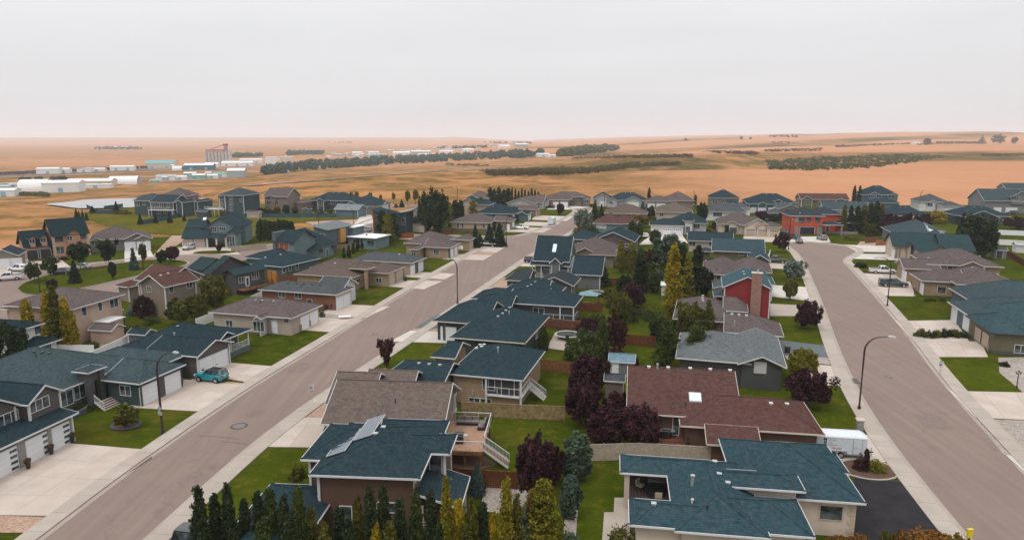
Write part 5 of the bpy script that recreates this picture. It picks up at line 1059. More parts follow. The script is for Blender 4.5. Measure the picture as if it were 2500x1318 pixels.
h.box('slab_wall', m['wx0']-.6, m['wy0']-.4, 0, m['wx0']+.4, m['wy0']+5, 8.4, W_GREYB); h.win(m, 'S', 688, 602, 4.4, 1.8, 3, gm=plain('orange_panel', (.25,.085,.04), .6, .2)); h.win(b_, 'E', 783, 613, 1.6, 1.1, 2, M_TRIMD); h.win(b_, 'E', 812, 604, 1.2, 1.1, 2, M_TRIMD); h.door(b_, 'E', 798, 611, W_TEALW)
h = House('blue_grey_modern_house', 'blue-grey modern house with sloping metal roof, orange box window and white flat-roofed wing', psi=20, wall=W_GREYB, roof=(.12,.135,.145), fascia=M_STEEL)
m = h.blk(6.5, nl=(752,562), nr=(820,562), fr=(850,549), roof='sW', pitch=.2); f = h.blk(3.4, nl=(838,580), nr=(922,582), d=9, roof='flat', rmat=(.62,.62,.62), wall=W_TEALL, fascia=M_TRIM); t = h.blk(6.0, nl=(842,556), nr=(866,556), d=7, roof='flat', rmat=(.55,.55,.55), fascia=M_TRIM)
h.win(m, 'S', 785, 575, 1.8, .7, 1); h.wins(f, 'S', [(870,592),(905,594)], w=2.0, h=1.2, n=2, fm=M_TRIMD); h.clad(m, 'E', (826,582), (838,578), 2.2, 6.2, plain('amber_panel', (.42,.23,.07), .6, .1), 'box_window', .9)
h = House('dark_modern_house', 'dark teal modern house with butterfly roofs and rust end wall behind poplars', psi=14, wall=wall_mat((.03,.055,.06)), roof=TEAL, fascia=M_TRIMD)
m = h.blk(6.2, nl=(910,528), nr=(966,532), d=9, roof='sW', pitch=.22); m2 = h.blk(6.6, nl=(958,526), nr=(998,524), d=8, roof='sE', pitch=.18); b_ = h.blk(3.2, nl=(990,545), nr=(1040,545), d=10, roof='hip', wall=W_CREAM); h.clad(m, 'S', (910,540), (918,540), 0, 6.2, M_WOODR, 'rust_panel'); h.win(m2, 'S', 985, 540, 1.2, 2.4, 1)
W_DT = wall_mat((.028,.05,.058))
h = House('walkout_teal_house', 'dark teal walkout house with white balcony deck above the green slope', psi=12, wall=W_DT, roof=TEAL2, trim=M_TRIM)
m = h.blk(6.0, nl=(366,494), nr=(420,496), d=11, roof='gx', pitch=.5); h.blk(6.0, nl=(420,496), nr=(450,495), d=9, roof='gy', pitch=.5); h.blk(4.8, nl=(444,496), nr=(502,491), d=12, roof='hip', pitch=.4); h.box('balcony', m['wx0'], m['wy0']-2.2, 2.9, m['wx1']+1, m['wy0']-.03, 3.1, M_TRIM); h.rail([(m['wx0'], m['wy0']-2.1), (m['wx1']+1, m['wy0']-2.1)], 3.1, glass=True); h.wins(m, 'S', [(372,502),(385,502),(395,502),(410,502)], w=1.6, h=1.7, n=2); h.wins(m, 'S', [(388,517),(404,516)], w=1.8, h=1.8, n=2); h.posts([(m['wx0']+.2, m['wy0']-2), (m['wx1']+.8, m['wy0']-2)], 0, 2.9)
simple('grey_teal_back_house', 'grey-teal house with layered hip roofs behind the walkout house', 12, W_DT, GREYT, [D(ze=6.0, nl=(326,490), nr=(372,492), d=12, roof='hip', pitch=.5), D(ze=5.2, nl=(322,485), nr=(360,484), d=10, roof='hip')], [(0,335,498,2,1.6,2),(0,352,497,1.6,1.4,2)])
simple('mauve_ridge_house', 'house with mauve roof and arched stone gable nearest the pond', 8, W_TAUPE, MAUVE, [D(ze=5.6, nl=(385,480), nr=(450,480), d=14, roof='hx', pitch=.5), D(ze=5.8, nl=(441,480), nr=(454,480), d=6, roof='gy', pitch=.8)])
h = House('three_storey_teal_house', 'tall three-storey dark teal house with white-framed windows and raised white deck', psi=10, wall=W_DT, roof=GREYT, trim=M_TRIM)
m = h.blk(8.8, nl=(519,479), nr=(605,477), d=14, roof='hip', pitch=.45)
for yy in (483, 497, 511): h.wins(m, 'S', [(529,yy),(540,yy),(564,yy)], w=1.7, h=1.6, n=3)
h.win(m, 'S', 588, 489, .8, 1.4, 1); h.box('raised_deck', m['wx0']-6, m['wy0']-2, 3.0, m['wx0']+2.6, m['wy0']+2, 3.25, M_TRIM); h.rail([(m['wx0']-6, m['wy0']-1.9), (m['wx0']+2.6, m['wy0']-1.9)], 3.25); h.posts([(m['wx0']-5.8+k*2.1, m['wy0']-1.8) for k in range(5)], 0, 3); h.posts([(m['wx0']+2.6, m['wy0']-.1)], 0, 8.7, M_TRIM, .14)
simple('taupe_two_storey_house', 'tall taupe two-storey house with mauve gable roof and attached low wing', 16, W_TAUPE, MAUVE, [D(ze=7.2, nl=(643,480), nr=(700,482), d=11, roof='gx', pitch=.62), D(ze=7.2, nl=(661,480), nr=(681,480), d=4, roof='gy', pitch=.5), D(ze=4.4, nl=(700,497), nr=(752,493), d=10, roof='hip', pitch=.45)], [(0,654,484,2.2,1.6,2),(1,673,484,2.0,1.8,2),(0,657,496,2.4,1.8,2),(0,674,496,2.4,1.5,3)])
simple('teal_porch_house', 'dark teal house with hip roof, white gable and outdoor staircase', 12, W_DT, TEAL2, [D(ze=4.6, nl=(752,490), nr=(862,491), d=13, roof='hx', pitch=.5), D(ze=4.8, nl=(770,491), nr=(792,491), d=6, roof='gy', pitch=.6)], [(1,781,497,1.8,1.8,2),(0,808,495,2.2,1.4,3),(0,822,496,1,1.4,1),(0,834,495,1,1.2,1)], trim=M_TRIM)
simple('teal_roof_gable_house', 'taupe house with teal hip roof and paired white-edged gables by the street', 14, W_TAUPE, TEAL2, [D(ze=3.6, nl=(845,502), nr=(915,506), d=16, roof='hip', pitch=.55), D(ze=3.4, nl=(842,503), nr=(884,505), d=8, roof='gy', pitch=.5), D(ze=3.3, nl=(910,505), nr=(942,502), d=8, roof='gx', pitch=.5, wall=W_WHITE)])
simple('blue_grey_garage', 'detached blue-grey garage with metal roof and beige end beside dry grass lot', 14, wall_mat((.075,.12,.145)), (.13,.165,.18), [D(ze=3.2, nl=(813,512), nr=(876,513), d=9, roof='gx', pitch=.42)], cat='garage', trim=M_TRIM)
simple('grey_tan_gable_house', 'grey house with teal roof and tan gable end half hidden by poplars', 12, W_TAN2, TEAL2, [D(ze=4.6, nl=(1130,500), nr=(1195,501), d=12, roof='hx', pitch=.42), D(ze=5.2, nl=(1122,495), nr=(1166,497), d=8, roof='gy', pitch=.5)])
simple('mauve_gable_back_house', 'mauve-roofed house with white-edged gable in front of the dry hillside', 10, W_GREYL, MAUVE, [D(ze=5.0, nl=(1135,484), nr=(1195,485), d=12, roof='hx', pitch=.5), D(ze=5.2, nl=(1135,484), nr=(1168,484), d=6, roof='gy', pitch=.5)])
simple('mauve_low_house', 'low mauve-roofed house behind the tall leafy tree', 12, W_BEIGE, MAUVE, [D(ze=3.2, nl=(985,523), nr=(1060,526), d=14, roof='hip', pitch=.5)])
h = House('white_stucco_house', 'white stucco house with dark teal roof beside the dark spruce and white fence', psi=12, wall=W_WHITE, roof=DARKT)
m = h.blk(5.6, nr=(48,808), fr=(112,790), w=14, roof='hip', pitch=.36); a = h.blk(3.0, nr=(82,852), fr=(153,829), w=10, roof='hip', pitch=.42); h.win(a, 'E', 108, 857, 2.2, 1.9, 2, M_TRIMD); h.win(m, 'E', 93, 803, .8, 1.1, 1, M_TRIMD)
simple('dark_roof_outbuilding', 'low building with dark teal roof below the dark spruce', 14, W_GREYBR, GREYT, [D(ze=3.0, nl=(-60,925), nr=(33,915), d=7, roof='hip', pitch=.3)])
# ------------------------------------------------------------------ trees
LEAF = {'green': leaf_mat('leaves_green', (.022,.038,.011), (.065,.085,.022)), 'dark': leaf_mat('leaves_dark', (.012,.022,.012), (.036,.052,.022)), 'olive': leaf_mat('leaves_olive', (.05,.055,.012), (.11,.105,.02)),
        'yellow': leaf_mat('leaves_yellow', (.15,.125,.008), (.33,.25,.018)), 'purple': leaf_mat('leaves_purple', (.014,.007,.010), (.062,.024,.031)), 'silver': leaf_mat('leaves_silver', (.09,.125,.10), (.21,.25,.21)),
        'spruce': leaf_mat('needles_green', (.010,.022,.014), (.03,.05,.027)), 'blue': leaf_mat('needles_blue', (.03,.055,.05), (.085,.125,.115)), 'mixed': leaf_mat('leaves_turning', (.06,.06,.012), (.22,.13,.02)), 'ygreen': leaf_mat('leaves_yellow_green', (.08,.085,.01), (.19,.165,.018)), 'rust': leaf_mat('leaves_rust', (.09,.06,.012), (.24,.10,.025)), 'teal': leaf_mat('leaves_teal', (.03,.055,.04), (.09,.12,.075)), 'belt': leaf_mat('leaves_belt', (.018,.042,.030), (.06,.105,.075)), 'brush': leaf_mat('leaves_brush', (.03,.026,.010), (.095,.07,.026)), 'wine': leaf_mat('leaves_wine', (.02,.012,.012), (.075,.03,.028))}
def quads(C, size, mat, name, up=.0, seed=0, aspect=1.5):
    rg = np.random.default_rng(seed); n = len(C)
    d = rg.normal(size=(n,3)); d[:,2] -= up; d /= np.linalg.norm(d, axis=1)[:,None]
    e = np.cross(d, rg.normal(size=(n,3))); e /= np.linalg.norm(e, axis=1)[:,None]
    s = size*(.6+.8*rg.random((n,1))); d *= s*aspect/2; e *= s/2
    V = np.stack([C-d, C+e*.9, C+d, C-e*.9], 1).reshape(-1,3)
    me = bpy.data.meshes.new(name); me.vertices.add(4*n); me.vertices.foreach_set('co', V.ravel().astype(np.float32))
    me.loops.add(4*n); me.loops.foreach_set('vertex_index', np.arange(4*n, dtype=np.int32)); me.polygons.add(n); me.polygons.foreach_set('loop_start', np.arange(0, 4*n, 4, dtype=np.int32)); me.update(); me.validate()
    me.materials.append(mat); return me
def clumps(centres, radii, per, rg):
    out = []
    for c, r in zip(centres, radii):
        v = rg.normal(size=(per,3)); v /= np.linalg.norm(v, axis=1)[:,None]; out.append(c + v*(r*(rg.random((per,1))**.45)))
    return np.concatenate(out)
# unit crowns: height 1, radius of about 1 (scaled per tree); z from 0 to 1
def crown_pts(kind, seed, dens=1.0):
    rg = np.random.default_rng(seed)
    if kind == 'round':
        n = 66; u = rg.normal(size=(n,3)); u /= np.linalg.norm(u, axis=1)[:,None]; rr = .35+.62*rg.random((n,1))**.6; c = u*rr; c[:,2] = c[:,2]*.5+.5
        q = clumps(c*[.9,.9,.92]+[0,0,.04], .10+.13*rg.random(n), int(74*dens), rg); return q
    if kind == 'vase':
        n = 44; z = rg.random(n)**.7; a = rg.random(n)*6.283; r = (.3+.7*z)*np.sqrt(rg.random(n)); c = np.stack([r*np.cos(a)*.85, r*np.sin(a)*.85, z*.82+.12*(1-r)], 1); return clumps(c, .14+.12*rg.random(n), int(70*dens), rg)
    if kind == 'column':
        n = int(64*dens); P = []
        for k in range(n):
            z0 = (k/n)**.9*.86; a = rg.random()*6.283; L = .10+.09*rg.random(); zt_ = min(z0+L, 1.0); w = ((1-zt_)**.55+.06)*min(1, .45+zt_*3.2)*(.75+.45*rg.random()); m = 62; t = rg.random(m)**.75
            r = w*(.25+.75*t); j = rg.normal(size=(m,3))*[.13,.13,.012]; P.append(np.stack([r*np.cos(a), r*np.sin(a), z0+L*t], 1)+j)
        return np.concatenate(P)
    if kind == 'spruce':
        P = []
        for k in range(17):
            z = k/17; R0 = (1-z)**.9; nb = max(5, int(11*(1-z)+4))
            for j in range(nb):
                a = 6.283*(j+rg.random()*.7)/nb; L = R0*(.72+.35*rg.random()); m = int((6+17*R0)*dens); t = rg.random(m)**.7
                x = t*L; zz = z + .035 - .07*t*(1-z) + rg.normal(size=m)*.010; sp = rg.normal(size=m)*.07*(.4+t)
                P.append(np.stack([x*np.cos(a)-sp*np.sin(a), x*np.sin(a)+sp*np.cos(a), zz], 1))
        return np.concatenate(P)
    if kind == 'bush':
        n = 30; u = rg.normal(size=(n,3)); u /= np.linalg.norm(u, axis=1)[:,None]; c = u*(.4+.55*rg.random((n,1))); c[:,2] = np.abs(c[:,2])*.8; return clumps(c, .2+.12*rg.random(n), int(60*dens), rg)
TREES = 0
def tree(kind, px, py, top, wpx, leaf, label, name=None, cat='tree', group=None, trunk=.12, seed=None, z0=None, ground=0.0, dens=1.0, xy=None, h=None, w=None):
    global TREES; TREES += 1
    x, y = xy or at(px, py, ground); H = h or max(top_z(px, top, y) - ground, .8); Rr = w/2 if w else max(wpx/2*y/FPX*1.02, .3)
    sd = (seed if seed is not None else TREES % 4); lsz = {'round': .22, 'vase': .22, 'column': .19, 'spruce': .2, 'bush': .17}[kind]; dens = dens*(1.8 if kind == 'column' and H > 11 else 1)*(1.5 if xy is None and kind != 'bush' and at(px, py)[1] < 130 else 1)
    key = ('crown', kind, sd, leaf, round(H/3), round(Rr/1.2), dens)
    def mk():
        hh = max(round(H/3)*3, 1.2); ww = max(round(Rr/1.2)*1.2, .5)
        P = crown_pts(kind, sd*7+len(kind), dens)*[ww, ww, hh]; sz = lsz*(1.0 if y < 130 else 1.3)*max(1.0, (ww*hh/8.0))**(.2 if y < 130 else .34)
        if kind == 'bush': P[:,2] *= 1.0
        return quads(P, sz, LEAF[leaf], 'crown', .5 if kind == 'spruce' else 0, sd), hh, ww
    me, hh, ww = cached(key + (y < 130,), mk)
    t = 0 if kind in ('bush',) else trunk
    o = tag(empty(name or {'spruce': 'spruce_tree', 'column': 'poplar_tree', 'bush': 'shrub'}.get(kind, 'leafy_tree'), (x, y, ground), random.random()*6.28), label, cat, group)
    c = new_obj('crown', me, o, (0, 0, H*t)); c.scale = (Rr/ww, Rr/ww, H*(1-t)/hh)
    r = max(.05, min(.22, H*.016)); tb = MB()
    tb.tube([(0,0,-.1), (.03*H*.2,0,H*.3), (0,.02*H*.3,H*.75)], [r, r*.8, r*.25], M_BARK, 7)
    if kind in ('round', 'vase', 'bush'):
        for k in range(5): a = k*1.26+sd; tb.tube([(0,0,H*(t+.06+.05*k)), (Rr*.3*math.cos(a), Rr*.3*math.sin(a), H*(t+.2+.06*k)), (Rr*.62*math.cos(a), Rr*.62*math.sin(a), H*(t+.36+.07*k))], [r*.55, r*.4, r*.12], M_BARK, 5)
    tb.build('trunk', o); return o
rnd = random.Random(5)
# poplar row along the bottom of the picture
GP = 'poplars in the row in front of the brown siding house'
for i, (px, top, wp, lf) in enumerate([(480,1188,46,'dark'),(521,1206,36,'dark'),(552,1186,44,'dark'),(594,1222,34,'dark'),(627,1203,36,'dark'),(657,1190,46,'green'),(692,1216,38,'dark'),(727,1188,48,'green'),(758,1240,36,'olive'),(828,1238,38,'dark'),(873,1216,42,'olive'),(902,1190,46,'dark'),(934,1185,42,'dark'),(974,1212,38,'dark'),(1014,1195,46,'green'),(1052,1200,46,'dark'),(1089,1165,40,'ygreen'),(1118,1214,42,'yellow'),(1151,1224,44,'olive'),(1180,1228,48,'dark'),(1206,1252,40,'yellow'),(1236,1165,46,'ygreen'),(1262,1212,44,'olive'),(495,1265,50,'dark'),(570,1270,46,'dark'),(640,1265,60,'green'),(705,1262,56,'dark'),(790,1275,44,'olive'),(850,1270,50,'dark'),(950,1270,50,'olive'),(1000,1285,44,'dark'),(1075,1275,50,'dark'),(1135,1280,56,'olive'),(1000,1300,40,'dark'),(918,1285,44,'yellow'),(905,1290,40,'dark')]):
    x = (px-PCX)/FPX*50.3; y = 46.0 - .08*(x+12) + rnd.uniform(-.5, .5) + (0 if i < 23 else -.9)
    d = ray(px, top); t = y/d[1]; x = t*d[0]; tree('column', px, 1400, top, wp, lf, 'slim %s poplar in the row before the brown siding house' % {'dark': 'dark green', 'green': 'green', 'olive': 'olive green', 'ygreen': 'yellow-green', 'yellow': 'golden yellow'}[lf], group=GP + ' (' + lf + ')', trunk=.05, xy=(x, y), h=max(CAM_H + t*d[2], 1.5), w=wp*y/FPX*1.15, dens=1.6)
T = tree
# near centre garden
T('round', 1312, 1230, 1065, 118, 'purple', 'dark purple plum tree beside the gravel path and lower lawn', trunk=.1); T('round', 1405, 1170, 1062, 92, 'teal', 'grey-green rounded willow beside beige panel fence', trunk=.05); T('round', 1392, 1268, 1170, 66, 'teal', 'small blue-green willow growing over the pebble strip', trunk=.05)
T('column', 1325, 1345, 1172, 84, 'ygreen', 'tall yellow-green shrub with orange tips beside the pebble strip', 'tall_shrub', trunk=.02); T('bush', 1330, 1330, 1240, 150, 'ygreen', 'wide yellow-green bush at the foot of the tall shrub'); T('column', 1298, 1330, 1200, 50, 'mixed', 'amber-leaved upright shrub beside the dark purple plum', 'tall_shrub', trunk=.02); T('bush', 1262, 1340, 1225, 90, 'teal', 'grey-green bush behind the end of poplar row'); T('bush', 1388, 1335, 1292, 60, 'teal', 'low blue-green bush at the end of pebble strip')
T('bush', 1557, 1345, 1262, 160, 'olive', 'broad olive green bush against the teal hip roof'); T('spruce', 1165, 1205, 1130, 52, 'blue', 'small blue spruce between lawn and mulch bed', trunk=.04); T('bush', 1392, 1190, 1150, 28, 'blue', 'tiny teal weeping shrub above pebble strip')
T('round', 1440, 960, 865, 110, 'purple', 'purple plum tree rising behind board fence and garden shed', trunk=.1); T('round', 1428, 1040, 932, 110, 'purple', 'purple plum tree at the corner of the lower lawn', trunk=.1); T('round', 1475, 1095, 990, 118, 'purple', 'blackish plum tree leaning over the beige fence', trunk=.08); T('round', 1560, 1100, 988, 120, 'purple', 'reddish purple plum tree beside the cedar deck', trunk=.08); T('round', 1542, 900, 868, 46, 'purple', 'small purple plum beside the blue-roofed shed')
T('bush', 1592, 1092, 1070, 34, 'blue', 'blue-green juniper at the foot of cedar deck'); T('bush', 1650, 1116, 1098, 34, 'olive', 'olive shrub peeking over the beige fence'); T('bush', 1625, 1100, 1088, 26, 'green', 'low green shrub beside the cedar deck skirt'); T('bush', 1738, 1072, 1045, 26, 'ygreen', 'yellow-green vine bush beside low red-brown roof')
T('round', 1428, 905, 805, 116, 'green', 'broad green tree beside the stone patio', trunk=.06); T('column', 1470, 900, 770, 36, 'green', 'slim green poplar between plum trees and patio', trunk=.05); T('round', 1438, 850, 776, 72, 'purple', 'dusky plum tree behind the broad green tree', trunk=.08); T('round', 1498, 858, 772, 70, 'wine', 'wine-leaved tree above the brown board fence', trunk=.08); T('bush', 1325, 855, 800, 26, 'green', 'cone-shaped cedar beside covered patio'); T('column', 1326, 858, 798, 28, 'green', 'upright cedar against dark green wall', trunk=.02)
T('column', 1625, 900, 780, 70, 'green', 'tall airy poplar left of the pale grey roof', trunk=.04, seed=1); T('column', 1698, 905, 785, 70, 'green', 'tall airy poplar standing before the pale grey roof', trunk=.04, seed=2); T('round', 1690, 828, 742, 92, 'olive', 'olive green tree before the mauve hip roof', trunk=.1); T('spruce', 1727, 830, 732, 68, 'olive', 'olive green conical tree beside the mauve roof ridge', trunk=.05)
T('round', 1510, 790, 712, 76, 'olive', 'olive tree standing beside the mown backyard', trunk=.08); T('round', 1548, 752, 690, 72, 'purple', 'deep purple tree above the tall green hedge', trunk=.08); T('bush', 1570, 776, 738, 120, 'dark', 'tall clipped dark hedge along the backyard', 'hedge', 'hedge'); T('bush', 1622, 790, 762, 34, 'mixed', 'small yellowing shrub beside mauve roof corner'); T('bush', 1300, 778, 770, 14, 'green', 'tiny cedar below the glass-railed deck')
T('column', 1640, 770, 600, 46, 'yellow', 'tall golden poplar beside the garden shed', trunk=.03, seed=1); T('column', 1674, 748, 628, 40, 'ygreen', 'golden-green poplar beside dark poplars', trunk=.03, seed=2); T('column', 1660, 745, 600, 40, 'dark', 'dark poplar between the two golden poplars', trunk=.03, seed=3); T('column', 1700, 725, 600, 42, 'dark', 'dark poplar beside orange-brown house', trunk=.03, seed=0); T('column', 1562, 712, 620, 40, 'dark', 'dark poplar rising beside wooden swing set', trunk=.03); T('column', 1597, 715, 660, 36, 'green', 'green poplar behind wooden swing set', trunk=.03); T('column', 1515, 665, 588, 24, 'ygreen', 'yellow-green poplar beside cottage garage', trunk=.03); T('column', 1540, 665, 590, 26, 'ygreen', 'yellow-green poplar left of the plum shrubs', trunk=.03); T('column', 1562, 668, 605, 24, 'green', 'thin green poplar beside cottage garden', trunk=.03); T('column', 1475, 700, 655, 28, 'green', 'green columnar tree by the cottage garage fence', trunk=.03)
T('round', 1630, 660, 572, 92, 'teal', 'large grey-green willow behind golden poplar', trunk=.08); T('round', 1585, 655, 610, 50, 'wine', 'wine shrub below the grey-green willow', trunk=.05); T('round', 1550, 600, 540, 46, 'green', 'green tree beside the parked white car', trunk=.08); T('round', 1598, 595, 562, 32, 'green', 'small green tree before the three white doors', trunk=.05); T('bush', 1530, 655, 640, 60, 'green', 'green shrubs along the cottage fence'); T('round', 1607, 700, 660, 30, 'teal', 'grey-green tree beside the leaning swing beam')
# along the right road
T('round', 1976, 996, 902, 136, 'purple', 'large round dark purple plum tree on the lawn by tall lamp', trunk=.12); T('round', 1956, 925, 852, 80, 'ygreen', 'bright yellow-green tree beside grey shingle house', trunk=.1); T('round', 1970, 803, 735, 72, 'purple', 'round purple plum tree on the front lawn of the red house', trunk=.12); T('round', 1930, 733, 682, 44, 'olive', 'small green street tree between two pale driveways', trunk=.2); T('round', 1940, 685, 632, 60, 'silver', 'silver-leaved willow on the front lawn', trunk=.1); T('round', 1906, 617, 570, 40, 'wine', 'wine-red street tree beside the cul-de-sac lamp', trunk=.25)
T('bush', 2100, 1146, 1108, 44, 'wine', 'wine-red shrub in the kerbed bed by trailer', dens=1.4); T('bush', 2141, 1152, 1115, 46, 'ygreen', 'yellow-green shrub in the kerbed bed by trailer'); T('column', 2112, 1152, 1096, 14, 'wine', 'thin wine-leaved sapling behind the kerbed bed', trunk=.2)
for k, (px, top, wp, lf) in enumerate([(2170,1290,40,'olive'),(2205,1295,60,'rust'),(2245,1288,70,'rust'),(2290,1298,80,'rust'),(2335,1300,60,'mixed'),(2045,1302,50,'rust'),(2105,1305,60,'rust')]): T('bush', px, 1335, top, wp*1.2, lf, 'rust-tipped juniper in the hedge by black driveway', 'juniper_shrub', 'shrub', 'junipers by the black driveway') if lf != 'olive' else T('bush', px, 1320, top, wp, lf, 'small round green shrub at the edge of black driveway')
for k in range(6): T('bush', 2248+k*20, 823, 797 + (k % 3)*2, 34, 'dark' if k % 2 else 'olive', 'low spreading shrub in the hedge between the two driveways', 'hedge_shrub', 'shrub', 'hedge shrubs between driveways')
T('bush', 2451, 894, 880, 24, 'dark', 'round clipped shrub beside olive house'); T('bush', 2100, 653, 638, 30, 'dark', 'dark shrub on the lawn beside white pickup'); 
for k, px in enumerate((2262, 2278, 2300)): T('bush', px, 735, 726, 14, 'olive', 'small shrub along the tan window house wall', 'shrub', 'shrub', 'shrubs by the tan window house')
T('round', 2385, 630, 525, 110, 'dark', 'big dark leafy tree behind the teal gables', trunk=.12); T('spruce', 2345, 600, 520, 40, 'spruce', 'dark spruce beside the big dark leafy tree', trunk=.03); T('round', 2482, 560, 530, 60, 'purple', 'dark plum tree above the white vinyl fence'); T('round', 2290, 545, 515, 46, 'yellow', 'bright yellow round tree before white bay house', trunk=.1)
for k, (px, wp) in enumerate(((2165,40),(2190,50),(2215,46),(2235,40),(2255,34))): T('round', px, 575, 522 + k % 2*4, wp, 'purple', 'dark plum tree in the row before teal hip roof', 'plum_tree', 'tree', 'plum trees in the far row', .05)
for k, (px, top, wp) in enumerate(((2058,502,18),(2074,504,20),(2090,504,22),(2106,500,24),(2122,496,26),(2136,494,26),(2148,500,22),(2100,515,20))): T('column', px, 570, top, wp, 'dark' if k % 3 else 'olive', 'dark poplar in the row behind the orange-red house', None, 'tree', 'poplars behind the orange house', .02)
T('round', 2125, 575, 545, 30, 'olive', 'olive shrub tree beside orange house wall'); T('bush', 2085, 585, 572, 60, 'olive', 'olive garden shrubs in the orange house front bed'); T('column', 2083, 505, 453, 10, 'dark', 'lone thin poplar standing left of two-storey teal house'); T('column', 2096, 506, 453, 11, 'dark', 'thin poplar close to the two-storey teal house'); T('bush', 2000, 512, 495, 8, 'yellow', 'tiny yellow shrub above orange house roof')
for k in range(9): T('bush', 2118+k*12, 577 - k*1.2, 568 - k*1.4, 18, 'green', 'clipped green hedge segment beside the cul-de-sac', 'hedge_segment', 'hedge', 'hedge beside the cul-de-sac')
T('round', 1712, 545, 495, 32, 'dark', 'dark green tree between mauve and grey roofs'); T('round', 1858, 540, 515, 40, 'purple', 'dark plum tree beyond the cream triple garage'); T('round', 1918, 545, 512, 34, 'purple', 'plum tree touching the orange house roof'); T('round', 1890, 540, 522, 34, 'green', 'green tree beside the plum behind triple garage'); T('bush', 1745, 560, 535, 30, 'dark', 'dark shrub between white and cream triple garages'); T('bush', 1710, 567, 556, 50, 'wine', 'wine shrubs below the white house window'); T('bush', 1735, 566, 555, 20, 'yellow', 'yellow shrub before white triple garage house'); T('column', 1774, 572, 552, 10, 'dark', 'narrow cedar beside cream house entry')
T('spruce', 1543, 535, 500, 24, 'blue', 'blue spruce left of its twin behind red-brown roof'); T('spruce', 1567, 535, 494, 28, 'blue', 'taller blue spruce behind red-brown roof'); T('round', 1589, 535, 502, 22, 'purple', 'small plum beside taller blue spruce'); T('round', 1560, 555, 525, 50, 'mixed', 'orange-tinted shrubs beyond red-brown roof'); T('round', 1425, 560, 512, 52, 'silver', 'large silver willow at the road bend', trunk=.08); T('bush', 1420, 572, 545, 44, 'olive', 'olive shrub below silver willow'); T('bush', 1445, 570, 550, 40, 'dark', 'dark shrub beside silver willow'); T('spruce', 1452, 540, 488, 28, 'dark', 'dark tree before the small white house'); T('spruce', 1468, 530, 498, 16, 'spruce', 'narrow spruce before the small white house'); T('column', 1584, 500, 458, 10, 'dark', 'lone poplar at the edge of stubble field'); T('column', 1697, 503, 476, 10, 'dark', 'thin poplar by mauve double garage house'); T('round', 1367, 525, 497, 22, 'purple', 'purple tree on the corner lawn by end house', trunk=.15); T('bush', 1395, 501, 492, 16, 'dark', 'dark shrub beside end house entry'); T('bush', 1430, 502, 493, 18, 'green', 'green shrub at the end house corner')
# left road and centre-left
T('spruce', 1161, 605, 548, 30, 'spruce', 'spruce standing nearest the long tan bungalow wall', trunk=.03); T('spruce', 1195, 600, 546, 40, 'spruce', 'broad spruce beside basketball hoop', trunk=.02); T('spruce', 1219, 602, 546, 44, 'spruce', 'tall broad spruce at the street corner', trunk=.02); T('spruce', 1172, 590, 572, 20, 'spruce', 'small spruce behind black pickup', trunk=.02)
T('round', 1062, 568, 462, 78, 'dark', 'very large dark leafy tree above the rust fence', trunk=.05, seed=1); T('round', 1040, 565, 470, 44, 'dark', 'left limb tree of the very large leafy pair', trunk=.05); T('column', 1095, 555, 490, 26, 'ygreen', 'yellow-green poplar beside the very large tree', trunk=.02); T('column', 1112, 550, 488, 28, 'dark', 'dark poplar next to yellow-green one', trunk=.02); T('column', 1125, 552, 490, 28, 'dark', 'outer dark poplar of the pair by tan gable', trunk=.02); T('column', 1155, 530, 488, 24, 'ygreen', 'green poplar before the tan gable end', trunk=.02); T('column', 1174, 525, 482, 22, 'olive', 'olive poplar right of tan gable end', trunk=.02)
for k, px in enumerate((1197,1208,1218,1230,1241)): T('column', px, 510, 457 + (k*5) % 9, 20, 'dark', 'dark poplar in the tall clump behind teal siding house', None, 'tree', 'dark poplars in the clump', .02)
for k, px in enumerate((1250,1258,1266,1274,1282,1290,1298,1306,1314)): T('column', px, 497, 458 + (k*4) % 11, 8, 'dark', 'slim poplar in the windbreak row at the field edge', None, 'tree', 'windbreak poplars', .02)
T('column', 935, 592, 516, 40, 'dark', 'dark poplar of the trio beside white flat roof', trunk=.02); T('column', 948, 598, 522, 36, 'ygreen', 'yellow-green poplar of the trio beside white flat roof', trunk=.02); T('column', 962, 590, 520, 34, 'dark', 'rightmost dark poplar of the trio beside rust fence', trunk=.02)
for k, px in enumerate((990,1002,1014,1026)): T('column', px, 560, 530 + k % 2*5, 14, 'dark', 'dark columnar hedge tree before cream wing', None, 'tree', 'columnar hedge by cream wing', .02)
for k, (px, py) in enumerate(((840,632),(852,630),(863,620),(874,614),(885,608),(896,603),(907,600))): T('column', px, py, py-26 - k % 2*4, 9, 'dark' if k % 2 else 'green', 'young slim poplar in the row along new lawn', None, 'tree', 'young poplars along the lawn', .03)
T('round', 525, 765, 674, 92, 'olive', 'large olive green tree beside white fence and wooden deck', trunk=.16); T('round', 442, 795, 730, 78, 'olive', 'green spreading tree behind teal-roofed charcoal house', trunk=.15); T('round', 482, 775, 720, 58, 'olive', 'smaller green tree next to the large olive one', trunk=.15); T('round', 356, 775, 724, 66, 'purple', 'purple plum tree before the taupe gable wall', trunk=.1); T('bush', 325, 770, 735, 34, 'silver', 'silver shrub left of the purple plum'); T('bush', 370, 790, 768, 60, 'green', 'green shrubs under the spreading tree'); T('bush', 314, 815, 795, 18, 'green', 'rounded cedar before the small teal shed roof'); T('bush', 337, 812, 792, 16, 'green', 'second rounded cedar by the white canopy')
